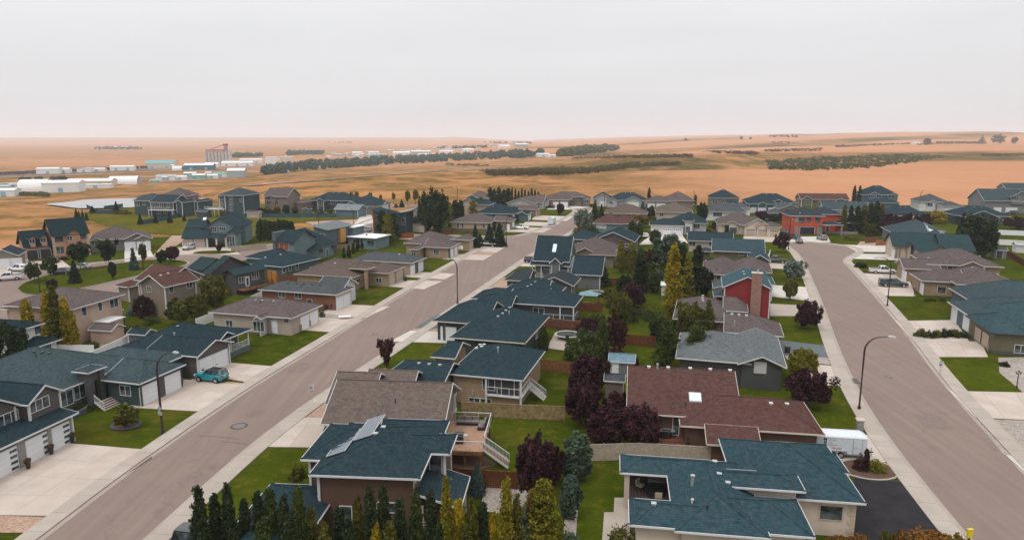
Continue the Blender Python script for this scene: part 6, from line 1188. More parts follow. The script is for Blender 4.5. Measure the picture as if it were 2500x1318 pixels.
T('column', 146, 862, 695, 40, 'olive', 'tall olive poplar in the trio by pink stucco house', trunk=.03, seed=1); T('column', 126, 862, 715, 36, 'yellow', 'golden poplar left in the trio by pink stucco house', trunk=.03, seed=2); T('column', 170, 862, 725, 34, 'yellow', 'lower golden poplar right in the trio by pink stucco house', trunk=.03); T('column', 186, 864, 762, 26, 'yellow', 'short golden poplar beside the white fence', trunk=.03); T('column', 75, 845, 732, 38, 'yellow', 'lone golden poplar before the pink roof corner', trunk=.03); T('bush', 226, 853, 830, 38, 'olive', 'olive shrub beside white vinyl fence'); T('bush', 190, 862, 850, 40, 'mixed', 'low yellowing shrubs along white vinyl fence')
T('round', 35, 915, 790, 92, 'dark', 'big dark tree before the white stucco house', trunk=.05); T('bush', 60, 912, 890, 60, 'olive', 'olive shrubs at the foot of big dark tree')
T('round', 308, 1045, 990, 72, 'olive', 'small loose flowering tree in a round bed on the lawn', trunk=.15, dens=.28); T('bush', 208, 1003, 975, 46, 'green', 'green shrub in the stone-walled bed by steps'); T('vase', 944, 898, 826, 46, 'wine', 'small wine-leaved vase-shaped tree on the lawn edge', trunk=.1, dens=.4); T('bush', 727, 1170, 1128, 46, 'olive', 'olive shrub at the corner of lower lawn')
GI = 'trees on the island'
T('round', 85, 690, 640, 40, 'green', 'green street tree beside the island lamp and white pickup', trunk=.2); T('round', 124, 672, 624, 38, 'green', 'rounded green tree above the dark parked car', trunk=.15); T('spruce', 184, 692, 636, 36, 'spruce', 'full spruce on the island lawn', trunk=.03); T('spruce', 328, 660, 605, 28, 'blue', 'slim blue spruce on the island lawn', trunk=.04); T('vase', 197, 660, 594, 66, 'dark', 'large dark spreading elm before pink brick house', trunk=.25); T('vase', 267, 650, 585, 56, 'dark', 'dark elm before the grey columned bungalow', trunk=.25); T('round', 277, 682, 640, 20, 'dark', 'small dark tree alone on the island lawn', trunk=.2); T('round', 351, 640, 596, 22, 'green', 'small green tree before white garage doors', trunk=.2); T('round', 397, 648, 610, 26, 'dark', 'small dark tree by the island tip', trunk=.2); T('round', 421, 640, 602, 36, 'wine', 'wine-leaved tree at the island tip', trunk=.2); T('round', 128, 708, 682, 28, 'purple', 'little purple plum on the island lawn', trunk=.1); T('vase', 535, 617, 597, 20, 'wine', 'small reddish tree on the kerbed grass oval', trunk=.3); T('bush', 157, 634, 625, 26, 'green', 'green shrubs below pink brick window')
for k in range(16): px = 632 + k*5.6; T('column', px, 590 - k*.6, 542 - (k*7) % 8, 14, 'dark' if k % 2 else 'green', 'dark poplar in the dense hedge behind light teal house', None, 'tree', 'dense hedge poplars', .02)
for px, py, top, wp in ((187,532,508,10),(194,538,515,10),(203,538,512,9),(212,538,518,10),(285,522,492,18),(226,520,503,16),(343,548,522,15),(380,545,524,13),(415,544,520,14),(450,540,522,10)): T('spruce', px, py, top, wp, 'spruce', 'young spruce on the green slope above the dry field', None, 'tree', 'young spruces on the slope', .03)
T('round', 545, 530, 515, 22, 'ygreen', 'yellow-green shrub before three-storey teal house'); T('bush', 300, 523, 510, 60, 'olive', 'olive bushes inside the teal fence'); T('bush', 375, 520, 512, 40, 'olive', 'bushes below the grey-teal back house')
for px, py, top, wp, lf in ((678,528,505,18,'mixed'),(700,528,500,22,'dark'),(720,526,506,16,'green'),(640,525,508,24,'wine'),(660,530,512,24,'dark'),(780,525,512,26,'olive'),(805,522,510,20,'olive'),(803,510,490,18,'purple')): T('round', px, py, top, wp, lf, {'mixed': 'turning shrub tree', 'dark': 'dark garden tree', 'green': 'green garden tree', 'wine': 'wine garden shrub', 'olive': 'olive garden shrub', 'purple': 'purple garden tree'}[lf] + ' behind the teal fence by far houses', None, 'tree', 'garden trees behind teal fence (' + lf + ')')
for px, py, top, wp in ((858,505,470,14),(905,502,470,12),(961,497,470,10),(996,503,465,14),(1015,500,463,16),(872,500,468,12),(930,500,475,8)): T('round', px, py, top, wp, 'ygreen', 'young street tree along the far road by dry grass', None, 'tree', 'young street trees along far road', .35)
T('spruce', 981, 506, 488, 14, 'spruce', 'small spruce by the far street'); T('spruce', 967, 507, 497, 12, 'blue', 'rounded blue spruce by the far street'); T('round', 967, 566, 552, 20, 'purple', 'plum shrub beside modern house driveway'); T('round', 840, 558, 545, 18, 'purple', 'plum shrub beside far white roof')

for px, py, top, wp, lf, l in ((1455,830,770,60,'green','green tree filling the gap behind the stone patio'),(1530,735,672,60,'dark','dark leafy tree between plum and wooden swing'),(1490,745,705,50,'olive','olive shrub tree beside the gazebo lawn'),(1612,840,775,60,'dark','dark shrub tree behind the tall airy poplar'),(1585,690,640,50,'green','green tree behind the slanted swing beam'),(1660,800,740,60,'olive','olive tree at the mown backyard corner'),(1500,905,850,60,'purple','plum shrub below the wine-leaved tree'),(1415,985,900,70,'purple','narrow plum between fence and lower lawn'),(1505,1040,960,80,'purple','plum filling the row before the taupe shed'),(1720,720,655,40,'dark','dark tree by orange-brown house corner'),(1535,650,612,50,'green','green shrub tree behind yellow-green poplars'),(1345,1180,1085,70,'purple','smaller plum leaning from the larger purple plum'),(1650,640,600,50,'olive','olive tree behind grey-green willow')): tree('round', px, py, top, wp, lf, l, trunk=.05)
# ------------------------------------------------------------------ fences
def fence(pts, label, m, h=1.75, post=2.4, name='board_fence', boards=True, capm=None, pm=None):
    P = [at(*p) for p in pts]; o = tag(empty(name, (P[0][0], P[0][1], 0)), label, 'fence'); O = P[0]
    pm = pm or m; b = MB(); r = MB()
    for A, B in zip(P, P[1:]):
        A = (A[0]-O[0], A[1]-O[1]); B = (B[0]-O[0], B[1]-O[1]); L = math.dist(A, B); n = max(1, round(L/post)); ux, uy = (B[0]-A[0])/L, (B[1]-A[1])/L
        for k in range(n+1): q = (A[0]+ux*L*k/n, A[1]+uy*L*k/n); MB().box(-.06, -.06, 0, .06, .06, h+.08, pm).build('fence_post', o, (*q, 0), math.atan2(uy, ux))
        if boards:
            nb = int(L/.15)
            for k in range(nb):
                s0, s1 = (k+.06)*L/nb, (k+.94)*L/nb; zz = h - .02*((k*7) % 3)*.5
                b.bar((A[0]+ux*(s0+s1)/2, A[1]+uy*(s0+s1)/2, .05), (A[0]+ux*(s0+s1)/2, A[1]+uy*(s0+s1)/2, zz), s1-s0, .025, m, (-uy, ux, 0))
        else: b.bar((*A, h/2), (*B, h/2), .06, h-.1, m)
        r.bar((*A, h), (*B, h), .1, .05, capm or pm)
        for zz in (.3, h-.35): r.bar((*A, zz), (*B, zz), .05, .09, pm)
    tag(b.build('boards', o), kind='stuff'); r.build('rails', o); return o
fence([(1128,1015),(1250,1022),(1378,1027)], 'weathered tan board fence between two backyards below the covered deck', M_WOODL)
fence([(1102,1185),(1180,1190),(1262,1195)], 'dark brown board fence behind the small blue spruce', M_WOODR)
fence([(1316,905),(1370,910),(1410,916)], 'brown board fence between tan bungalow lawn and patio', M_WOOD)
fence([(1330,800),(1410,808),(1440,812)], 'dark red board fence below the glass-railed deck', M_WOODR, capm=M_WOODL)
fence([(1525,842),(1600,848)], 'brown board fence across the mown backyard', M_WOODR)
fence([(1388,758),(1470,762)], 'dark red fence behind the gazebo', M_WOODR); fence([(1415,690),(1480,697),(1560,702)], 'dark red fence below the cottage garage', M_WOODR, capm=M_WOODL)
fence([(1478,1130),(1430,1126),(1560,1122),(1700,1130),(1795,1135)][1:], 'beige textured panel fence with square posts behind the teal patio roof', M_BEIGEF, 1.8, 2.0, 'panel_fence', False)
fence([(140,866),(230,868)], 'short white vinyl fence beside the golden poplars', M_VINYL, 1.6, 2.2, 'vinyl_fence', False)
fence([(185,905),(312,845)], 'long white vinyl fence running beside the grey-teal roof', M_VINYL, 1.7, 2.2, 'vinyl_fence', False)
fence([(480,800),(560,770),(640,730)], 'white vinyl fence beside the large olive tree', M_VINYL, 1.6, 2.2, 'vinyl_fence', False)
fence([(2430,573),(2500,576),(2560,578)], 'upper white vinyl fence behind the big dark tree', M_VINYL, 1.7, 2.4, 'vinyl_fence', False); fence([(2420,597),(2500,601),(2560,604)], 'lower white vinyl fence beside the grey garden shed', M_VINYL, 1.7, 2.4, 'vinyl_fence', False)
fence([(2450,620),(2500,650),(2530,668)], 'dark brown fence on the lawn behind tan house', M_WOODR, 1.6)
fence([(665,690),(740,688),(790,680)], 'brown board fence below the teal bungalow', M_WOOD); fence([(780,655),(870,650)], 'rust board fence before the grey hip bungalow', M_WOODR); fence([(970,585),(1010,580)], 'bright rust board fence behind the mauve roof', plain('rust_boards', (.22,.07,.025), .8, .2)); fence([(1085,575),(1106,570)], 'rust fence beside the tan stone-base bungalow', M_WOODR)
fence([(565,615),(650,607)], 'pale panel fence between gabled teal house and street', M_BEIGEF, 1.6, 2.4, 'panel_fence', False); fence([(822,612),(935,605)], 'tan board fence below the white flat roof', M_WOODL)
for l, t in (([(212,508),(240,522)], 'teal board fence on the left edge of green slope'), ([(240,522),(300,522)], 'teal board fence in front of olive bushes'), ([(255,512),(300,506)], 'teal board fence behind olive bushes'), ([(350,548),(420,535),(510,510)], 'long teal board fence climbing the green slope'), ([(560,533),(640,531),(820,531)], 'long low teal fence beyond the poplar hedge'), ([(575,525),(605,518)], 'teal fence at the foot of three-storey house')): fence(l, t, M_TEALF, 1.7)
fence([(2112,594),(2140,592)], 'brown lattice fence by the cul-de-sac shrubs', M_WOOD); fence([(2138,600),(2180,597)], 'orange-brown board fence beside the cul-de-sac', plain('orange_boards', (.28,.13,.045), .8, .2))
fence([(1870,655),(1880,620)], 'white fence beside olive siding house', M_VINYL, 1.2, 2, 'vinyl_fence', False)

# ------------------------------------------------------------------ sheds, gazebo, garden things
def shed(label, psi, px, py, w, d, wall, roof, ze=2.1, rt='gx', name='garden_shed', **k):
    h = House(name, label, 'shed', psi=psi, wall=wall, roof=roof, oh=.2, pitch=.5); A = at(px, py); h.start(A); b = h.blk(ze, rel=(0, 0, w, d), roof=rt, **k); return h, b
h, b = shed('grey garden shed with blue roof behind the plum trees', 12, 1484, 920, 3.6, 3.0, W_GREYM, (.10,.18,.23)); h.door(b, 'S', 1500, 915)
h, b = shed('small taupe shed with grey roof and white door panes beside plum', 12, 1473, 972, 2.6, 2.4, W_TAUPE, GREYR, 2.2); h.door(b, 'E', 1500, 960, M_DOORW, lite=True)
shed('teal-roofed shed joined to white fence', 14, 312, 848, 3.4, 2.6, W_GREYB, TEAL); h, b = shed('pink stucco shed with mauve gable roof on the gravel yard', 11, 218, 838, 4.2, 3.2, W_PINK, MAUVE)
h, b = shed('grey garden shed with dark door beside white vinyl fence', 15, 2424, 632, 3.4, 3, W_GREYM, GREYR, 2.3); h.door(b, 'S', 2440, 625, M_TRIMD, 1.4); shed('cream shed roof at the frame edge lawn', 15, 2478, 617, 3.6, 3, W_WHITE, (.3,.29,.28)); h, b = shed('dark blue playhouse shed with white-edged gable', 12, 738, 524, 3.2, 3, W_GREYB, TEAL, 2.2, 'gy'); shed('grey porch shed below the walkout deck', 12, 480, 532, 5, 3.4, W_DT, GREYT, 2.6)
shed('beige low shed before walkout house', 12, 432, 520, 5.5, 3.5, W_BEIGE, (.3,.27,.25)); shed('long taupe shed behind far fence', 12, 600, 532, 6, 3.5, W_BEIGE, BROWN, 2.0); shed('white garden shed in the yard beside golden poplars', 15, 1612, 722, 2.6, 2.2, W_WHITE, (.5,.5,.5))
# gazebo with canopy
g = tag(empty('gazebo', (*at(1437, 745), 0), -R(15)), 'timber gazebo with pale teal canopy beside trampoline', 'gazebo'); MC = plain('teal_canopy', (.16,.25,.27), .7, .1)
q = MB(); C = [(-1.9,-1.5,2.2),(1.9,-1.5,2.2),(1.9,1.5,2.2),(-1.9,1.5,2.2)]; A = (0,0,3.0)
for k in range(4): q.poly([C[k], C[(k+1)%4], A], MC); q.bar(C[k], C[(k+1)%4], .05, .15, MC)
q.build('canopy', g)
for c in C: MB().box(-.06, -.06, 0, .06, .06, 2.2, M_WOOD).build('post', g, (c[0]*.92, c[1]*.92, 0))
MB().box(-1.2, -.6, .4, 1.2, .6, .5, M_TRIM).box(-1.1, -.5, 0, -1, .5, .4, M_WOOD).box(1, -.5, 0, 1.1, .5, .4, M_WOOD).build('bench', g)
def trampoline(px, py, r, label):
    o = tag(empty('trampoline', (*at(px, py), 0)), label, 'trampoline'); n = 20; b = MB(); b.prism([(r*.9*math.cos(k*.3142), r*.9*math.sin(k*.3142)) for k in range(n)], .72, .74, M_BLACK); b.build('mat', o)
    b = MB(); b.tube([(r*math.cos(k*.3142), r*math.sin(k*.3142), .74) for k in range(n+1)], .07, M_VINYL, 6); b.build('frame', o); t = MB()
    for k in range(0, n, 4): t.tube([(r*math.cos(k*.3142), r*math.sin(k*.3142), 0), (r*math.cos(k*.3142), r*math.sin(k*.3142), 2.4)], .03, M_BLACK, 5)
    t.tube([(r*math.cos(k*.3142), r*math.sin(k*.3142), 2.4) for k in range(n+1)], .025, M_BLACK, 5); t.build('net_poles', o)
trampoline(1386, 826, 2.0, 'round black trampoline with white rim on the stone patio'); trampoline(1452, 722, 2.0, 'dark netted trampoline behind the gazebo')
bed([(1335,850),(1400,858),(1420,822),(1355,812)], M_WALK, 'patio')
# deck furniture
def sofa(o_h, x, y, z, label):
    o = tag(empty('outdoor_sofa', (0,0,0)), label, 'sofa'); H_ = o_h; wx, wy = H_.O[0]+x*H_.c+y*H_.s_, H_.O[1]-x*H_.s_+y*H_.c; o.location = (wx, wy, z); o.rotation_euler = (0, 0, -H_.psi); MF = plain('grey_cushion', (.17,.15,.15), .9, .15); MD = plain('dark_wicker', (.03,.028,.03), .8, .2)
    MB().box(-1.4, -.4, 0, 1.0, .4, .28, MD).box(-1.4, .4, 0, 1.0, .5, .7, MD).box(1.0, -1.6, 0, 1.8, .5, .28, MD).box(1.8, -1.6, 0, 1.9, .5, .7, MD).build('frame', o)
    for k in range(3): MB().box(-1.38+k*.8, -.38, .29, -.62+k*.8, .2, .44, MF).build('seat_cushion', o); MB().box(-1.36+k*.8, .2, .3, -.64+k*.8, .38, .8, MF).build('back_cushion', o)
    for k in range(2): MB().box(1.04, -1.55+k*.9, .29, 1.6, -.7+k*.9, .44, MF).build('seat_cushion', o); MB().box(1.6, -1.5+k*.9, .3, 1.78, -.75+k*.9, .8, MF).build('back_cushion', o)
def bbq(H_, x, y, z, label):
    wx, wy = H_.O[0]+x*H_.c+y*H_.s_, H_.O[1]-x*H_.s_+y*H_.c; o = tag(empty('barbecue', (wx, wy, z), -H_.psi), label, 'barbecue')
    MB().box(-.4, -.3, 0, .4, .3, .8, M_BLACK).build('cabinet', o); MB().box(-.85, -.28, .8, .85, .28, .88, M_STEEL).build('side_shelf', o); b = MB()
    for k in range(6): a0, a1 = math.pi*k/6, math.pi*(k+1)/6; b.poly([(-.42, -.3*math.cos(a0), .88+.32*math.sin(a0)), (.42, -.3*math.cos(a0), .88+.32*math.sin(a0)), (.42, -.3*math.cos(a1), .88+.32*math.sin(a1)), (-.42, -.3*math.cos(a1), .88+.32*math.sin(a1))], M_BLACK)
    b.poly([(-.42, -.3*math.cos(math.pi*k/6), .88+.32*math.sin(math.pi*k/6)) for k in range(7)], M_BLACK).poly([(.42, -.3*math.cos(math.pi*k/6), .88+.32*math.sin(math.pi*k/6)) for k in range(7)][::-1], M_BLACK); b.build('lid', o)
hd, dx0, dx1, dy0, dy1 = DECK
sofa(hd, dx1-2.2, dy1-.8, 1.8, 'grey cushioned corner sofa on the raised cedar deck'); bbq(hd, dx0+1.7, dy0+1.8, 1.8, 'black barbecue on the raised cedar deck')
P = HC1.loc(at(1626, 1068, .9)); bbq(HC1, P[0], P[1], .9, 'black covered barbecue on the red cedar deck')
hp, px0, px1, py0, py1 = PATIO
def wpos(H_, x, y): return (H_.O[0]+x*H_.c+y*H_.s_, H_.O[1]-x*H_.s_+y*H_.c)
def chair(H_, x, y, z, rz, label):
    o = tag(empty('patio_chair', (*wpos(H_, x, y), z), rz), label, 'chair', None); MF = plain('cream_cushion', (.45,.38,.28), .9, .1)
    MB().box(-.3, -.3, .38, .3, .3, .48, MF).build('seat', o); MB().box(-.3, .24, .48, .3, .34, .95, MF).build('backrest', o)
    for a in (-.27, .27):
        for c in (-.27, .27): MB().box(a-.02, c-.02, 0, a+.02, c+.02, .38, M_BLACK).build('leg', o)
o = tag(empty('patio_table', (*wpos(hp, px0+2.2, py0+6.4), .7)), 'round black fire table on the covered patio', 'table'); n = 18
MB().prism([(.75*math.cos(k*.349), .75*math.sin(k*.349)) for k in range(n)], .55, .62, M_BLACK).build('table_top', o); MB().prism([(.62*math.cos(k*.349), .62*math.sin(k*.349)) for k in range(n)], 0, .55, M_BLACK).build('base', o)
chair(hp, px0+1.0, py0+7.4, .7, .8, 'cream cushioned chair at the corner post of covered patio'); chair(hp, px0+2.5, py0+5.5, .7, 3.0, 'cream cushioned chair between fire table and teal roof edge')
o = tag(empty('sideboard', (*wpos(hp, px0+2.9, py1-.5), .7), -hp.psi), 'black outdoor kitchen cabinet on the covered patio', 'cabinet'); MB().box(-1.2, -.35, 0, 1.2, .35, .9, M_BLACK).build('cabinet', o); MB().box(-1.25, -.4, .9, 1.25, .4, .96, M_STEEL).build('worktop', o)
# pool, playhouse, flower pots, bins, flag, table
o = tag(empty('paddling_pool', (*at(1240, 980), 0)), 'small blue paddling pool below the covered deck', 'pool'); MB().tube([(.8*math.cos(k*.3142), .8*math.sin(k*.3142), .2) for k in range(21)], .14, plain('pool_blue', (.02,.25,.38), .4, .1), 8).build('rim', o); MB().prism([(.75*math.cos(k*.3142), .75*math.sin(k*.3142)) for k in range(20)], .03, .15, plain('pool_blue', (.02,.25,.38))).build('basin', o)
def pot(px, py, label, group=None, fl=(.22,.10,.07)):
    o = tag(empty('planter_pot', (*at(px, py), .09)), label, 'planter', group); MB().tube([(0,0,0),(0,0,.75)], [.17,.26], M_BLACK, 10).build('pot', o); P = crown_pts('bush', 3, .35)*[.32,.32,.4]; m = plain('pot_flowers%s' % str(fl), fl, .8, .4, 6); c = cached(('pot', fl), lambda: quads(P, .14, m, 'flowers')); new_obj('flowers', c, o, (0,0,.75))
for p, l in (((178,1080), 'black planter beside the garage door nearest the lawn of the grey-brown house'), ((126,1110), 'black planter between the first two slotted garage doors'), ((70,1145), 'black planter beside light stone pier between slotted garage doors'), ((444,940), 'black planter beside stone pier of dark green bungalow garage'), ((494,918), 'black planter with pink flowers beside teal SUV'), ((527,902), 'black planter between charcoal house garage doors'), ((557,887), 'black planter at the porch end of charcoal house garage'), ((348,985), 'black planter at the garage corner of dark green bungalow')): pot(*p, l, fl=(.3,.12,.14) if 'pink' in l else (.12,.08,.05))
def bin_(px, py, label, m=None, rz=0):
    o = tag(empty('wheelie_bin', (*at(px, py), .05), rz), label, 'bin'); m = m or M_BLACK; b = MB(); i = [(-.25,-.3,0),(.25,-.3,0),(.25,.3,0),(-.25,.3,0),(-.32,-.38,1.0),(.32,-.38,1.0),(.32,.38,1.0),(-.32,.38,1.0)]; b.v = i; b.f = [(0,3,2,1),(0,1,5,4),(1,2,6,5),(2,3,7,6),(3,0,4,7),(4,5,6,7)]; b.m = [b.mi(m)]*6; b.build('bin_body', o); MB().box(-.34, -.4, 1.0, .34, .42, 1.07, m).build('lid', o)
    for s in (-1, 1): MB().tube([(s*.22-.03, .33, .12), (s*.22+.03, .33, .12)], .12, M_TYRE, 8).build('wheel', o)
for p, l in (((787,775), 'black bin beside beige house garage wall'), ((797,757), 'black bin at the corner of rust siding house'), ((812,757), 'second black bin by rust siding house downpipe'), ((1922,862), 'dark blue bin on the blue-grey driveway'), ((1013,667), 'black bin between stone pier and garage of grey hip bungalow'), ((990,687), 'black bin at the end of stone-trim garage')): bin_(*p, l)
hb = None
o = tag(empty('picnic_table', (*at(1526, 688), 0), .2), 'pale picnic table on the cottage back lawn', 'table'); MB().box(-.9, -.4, .7, .9, .4, .76, M_WOODL).build('table_top', o)
for s in (-1, 1): MB().box(-.9, s*.75-.13, .42, .9, s*.75+.13, .46, M_WOODL).build('bench', o); MB().box(s*.7-.05, -.75, 0, s*.7+.05, .75, .42, M_WOODL).build('leg_frame', o); MB().box(s*.7-.05, -.3, .42, s*.7+.05, .3, .7, M_WOODL).build('leg_frame', o)
o = tag(empty('swing_set', (*at(1580, 700), 0), .4), 'wooden swing set with long slanted beam between dark poplars', 'swing set'); MB().bar((-1.5,0,.2), (1.8,0,3.4), .16, .16, M_WOODL).build('beam', o); MB().bar((1.8,0,3.4), (2.4,.8,0), .12, .12, M_WOOD).build('leg', o); MB().bar((1.8,0,3.4), (2.4,-.8,0), .12, .12, M_WOOD).build('leg', o)
o = tag(empty('play_tower', (*at(2230, 560), 0), .1), 'orange timber play tower behind plum trees', 'play tower'); MO = plain('orange_timber', (.42,.17,.04), .8, .15)
for a in (-1.2, 1.2):
    for c in (-1, 1): MB().box(a-.1, c-.1, 0, a+.1, c+.1, 4.2, MO).build('post', o)
MB().box(-1.3, -1.1, 1.6, 1.3, 1.1, 1.75, MO).build('platform', o); MB().box(-1.4, -1.2, 4.1, 1.4, 1.2, 4.35, MO).build('roof', o); MB().box(-1.2, -1.12, 1.8, 1.2, -1.05, 2.6, MO).build('rail', o)
# flag on the tan bungalow balcony
o = tag(empty('flag', (*at(1282, 890, 2.6), 2.6), -R(15)), 'red and white maple leaf flag on the balcony wall', 'flag'); MRd = plain('flag_red', (.45,.015,.02), .8, .05)
MB().box(-.75, -.03, -.35, -.38, .03, .35, MRd).build('bar', o); MB().box(.38, -.03, -.35, .75, .03, .35, MRd).build('bar', o); MB().box(-.38, -.029, -.35, .38, .029, .35, M_TRIM).build('white_field', o)
lf_ = [(0,.28),(.06,.16),(.14,.2),(.11,.06),(.22,.1),(.2,.02),(.26,-.02),(.1,-.13),(.12,-.18),(.02,-.16),(.02,-.28)]; lf_ = lf_ + [(-x, y) for x, y in lf_[::-1] if x]
b = MB().poly([(x, -.034, y) for x, y in lf_], MRd); b.build('maple_leaf', o)
# kerbed bed, stone mailbox, boulders, garden lamps
o = tag(empty('stone_pillar', (*at(2098, 1050), 0), -R(12)), 'pale stone pillar with flat cap on the lawn by the trailer', 'pillar'); MB().box(-.34, -.34, 0, .34, .34, 1.2, M_STONEG).build('shaft', o); MB().box(-.44, -.44, 1.2, .44, .44, 1.34, M_CREAMST).build('cap', o)
for (px, py), l in (((2482,947), 'black three-globe garden lamp post at the lawn corner'), ((2231,728), 'black garden lamp post before the tan window house')):
    o = tag(empty('garden_lamp', (*at(px, py), 0)), l, 'lamp'); MB().tube([(0,0,0),(0,0,2.0)], .06, M_BLACK, 8).tube([(0,0,0),(0,0,.3)], .12, M_BLACK, 8).build('post', o)
    for dx in (-.28, 0, .28): MB().tube([(dx,0,1.95+.2*(dx==0)),(dx,0,2.2+.2*(dx==0))], [.07,.13], M_GLASS, 8).build('lantern', o)
    MB().bar((-.28,0,1.92), (.28,0,1.92), .04, .04, M_BLACK).build('arm', o)
for i, (px, py, r) in enumerate(((918,918,.5),(925,912,.4),(932,908,.45),(940,905,.35))):
    bm = bmesh.new(); bmesh.ops.create_icosphere(bm, subdivisions=2, radius=r)
    for v in bm.verts: v.co *= 1 + .25*math.sin(v.co.x*9+i)*math.cos(v.co.y*7); v.co.z *= .7
    me = bpy.data.meshes.new('boulder'); bm.to_mesh(me); bm.free(); me.materials.append(M_STONEG); tag(new_obj('boulder', me, loc=(*at(px, py), .1)), 'rounded boulder at the foot of wine-leaved tree', 'boulder', 'boulders by the wine-leaved tree')
def ringkerb(px, py, r, label, h=.22):
    x, y = at(px, py); b = MB(); b.tube([(r*1.25*math.cos(k*.3142), r*math.sin(k*.3142), h*.5) for k in range(21)], h*.6, M_STONED if h > .2 else M_WALK, 6); b.prism([(r*1.2*math.cos(k*.3142), r*.95*math.sin(k*.3142)) for k in range(20)], .0, .12, M_MULCH); tag(b.build('bed_edging', loc=(x, y, 0)), label, 'edging')
ringkerb(308, 1040, 1.2, 'ring of dark edging stones under small flowering tree', .3); ringkerb(2120, 1147, 2.2, 'curved concrete edging round the shrub bed by trailer', .16)
P = chaikin(pxs([(172,1024),(205,1012),(225,995),(245,985)]), 2); b = MB()
for A, B in zip(P, P[1:]): b.bar((*A, .35), (*B, .35), .35, .7, M_STONED)
tag(b.build('garden_wall'), 'low curving dark stone garden wall beside the front steps', 'wall')
# oval of grass before the teal gabled house
OV = chaikin(pxs([(470,620),(480,614),(530,612),(580,614),(572,618),(520,622),(470,620)]), 2); flat('grass_oval', OV, .12, M_LAWN, th=.12)

# ------------------------------------------------------------------ street lamps and signs
def lamp(px, py, topy, arm, label, H=None):
    x, y = at(px, py); H = H or top_z(px, topy, y); o = tag(empty('street_lamp', (x, y, 0)), label, 'street lamp')
    ax, ay = arm; L = math.hypot(ax, ay); P = [(0,0,0),(0,0,H-1.9)]
    for k in range(1, 9): a = k/8*math.pi/2; P.append((ax*.72*(1-math.cos(a)), ay*.72*(1-math.cos(a)), H-1.9+1.75*math.sin(a)))
    P.append((ax, ay, H-.08)); n = len(P); MB().tube(P, [.13 - .085*k/(n-1) for k in range(n)], M_LAMP, 8).tube([(0,0,0),(0,0,.45)], .2, M_LAMP, 8).build('post', o)
    MB().tube([(ax*.95, ay*.95, H-.08), (ax*1.08, ay*1.08, H-.06), (ax*1.3, ay*1.3, H-.12)], [.06,.16,.1], M_STEEL, 8).build('lamp_head', o); MB().bar((ax*1.05, ay*1.05, H-.18), (ax*1.27, ay*1.27, H-.18), .2, .06, M_LENS).build('lens', o)
lamp(2097, 1000, 818, (2.5, -.4), 'tall curved brown street lamp beside the storm drain on the right road'); lamp(398, 1060, 862, (1.7, .5), 'tall brown street lamp with small signs on the lawn of dark green bungalow'); lamp(1117, 742, 632, (-1.5, .3), 'brown street lamp on the lawn edge of the left road'); lamp(1236, 601, 527, (2.0, .4), 'street lamp at the corner beside broad spruces'); lamp(2166, 748, 628, (-2.5, .3), 'street lamp on the lawn by dark pickup with canopy'); lamp(1414, 575, 509, (-1.4, .3), 'street lamp standing in the shrubs at the road bend'); lamp(1925, 611, 535, (.6, .3), 'street lamp beside the wine-red cul-de-sac tree'); lamp(99, 722, 663, (-1.8, .2), 'street lamp on the island beside green street tree', 7.5); lamp(350, 660, 588, (1.2, .3), 'street lamp on the island by the small white garage')
lamp(864, 552, 508, (-1.6, .3), 'street lamp by the dry grass lot'); lamp(1117, 505, 455, (-1.2, .2), 'street lamp at the far street before dry hill'); lamp(1693, 505, 465, (.3, .2), 'thin street lamp among mauve roofs'); lamp(1475, 525, 468, (-.8, .2), 'street lamp by small white gabled house'); lamp(2245, 505, 465, (1.6, .2), 'street lamp by the spruce before stubble field'); lamp(490, 505, 473, (.4, .1), 'far street lamp between walkout and three-storey house'); lamp(778, 545, 515, (.3, .1), 'slim lamp post at the dry grass lot edge')
def text(body, size, m, parent, loc, rot, name='lettering', ext=.004, bold=0.0):
    cu = bpy.data.curves.new(name, 'FONT'); cu.body = body; cu.size = size; cu.extrude = ext; cu.align_x = 'LEFT'; cu.offset = bold
    t = bpy.data.objects.new(name, cu); COL.objects.link(t); dg = bpy.context.evaluated_depsgraph_get(); me = bpy.data.meshes.new_from_object(t.evaluated_get(dg)); bpy.data.objects.remove(t); me.materials.clear(); me.materials.append(m)
    o = new_obj(name, me, parent, loc); o.rotation_euler = rot; return o
def speed_sign(px, py, top, label, rz=0):
    x, y = at(px, py); H = top_z(px, top, y); o = tag(empty('speed_sign', (x, y, 0), rz), label, 'sign'); MB().tube([(0,0,0),(0,0,H)], .04, M_STEEL, 6).build('post', o); p = MB().box(-.3, -.06, H-.8, .3, -.045, H, M_TRIM).build('plate', o)
    text('50', .42, M_BLACK, p, (-.27, -.066, H-.62), (math.pi/2, 0, 0), bold=.012); text('MAXIMUM', .11, M_BLACK, p, (-.27, -.066, H-.17), (math.pi/2, 0, 0)); MB().box(-.3, -.066, H-.79, .3, -.061, H-.77, M_BLACK).box(-.3, -.066, H-.02, .3, -.061, H, M_BLACK).build('border', p)
speed_sign(762, 978, 936, 'white speed sign reading 50 beside the left road'); speed_sign(2294, 918, 881, 'white speed sign reading 50 on the right lawn')
x, y = at(398, 1060); o = tag(empty('small_road_signs', (x-.02, y-.16, 0), -R(20)), 'pair of small pale signs strapped to the brown lamp post', 'sign'); MB().box(-.3, -.02, 2.3, .3, 0, 2.75, M_STEEL).build('plate', o); b = MB().poly([(0,-.02,2.75),(.32,-.02,3.1),(0,-.02,3.45),(-.32,-.02,3.1)], M_STEEL).poly([(0,0,2.75),(-.32,0,3.1),(0,0,3.45),(.32,0,3.1)], M_STEEL); b.build('diamond_plate', o)
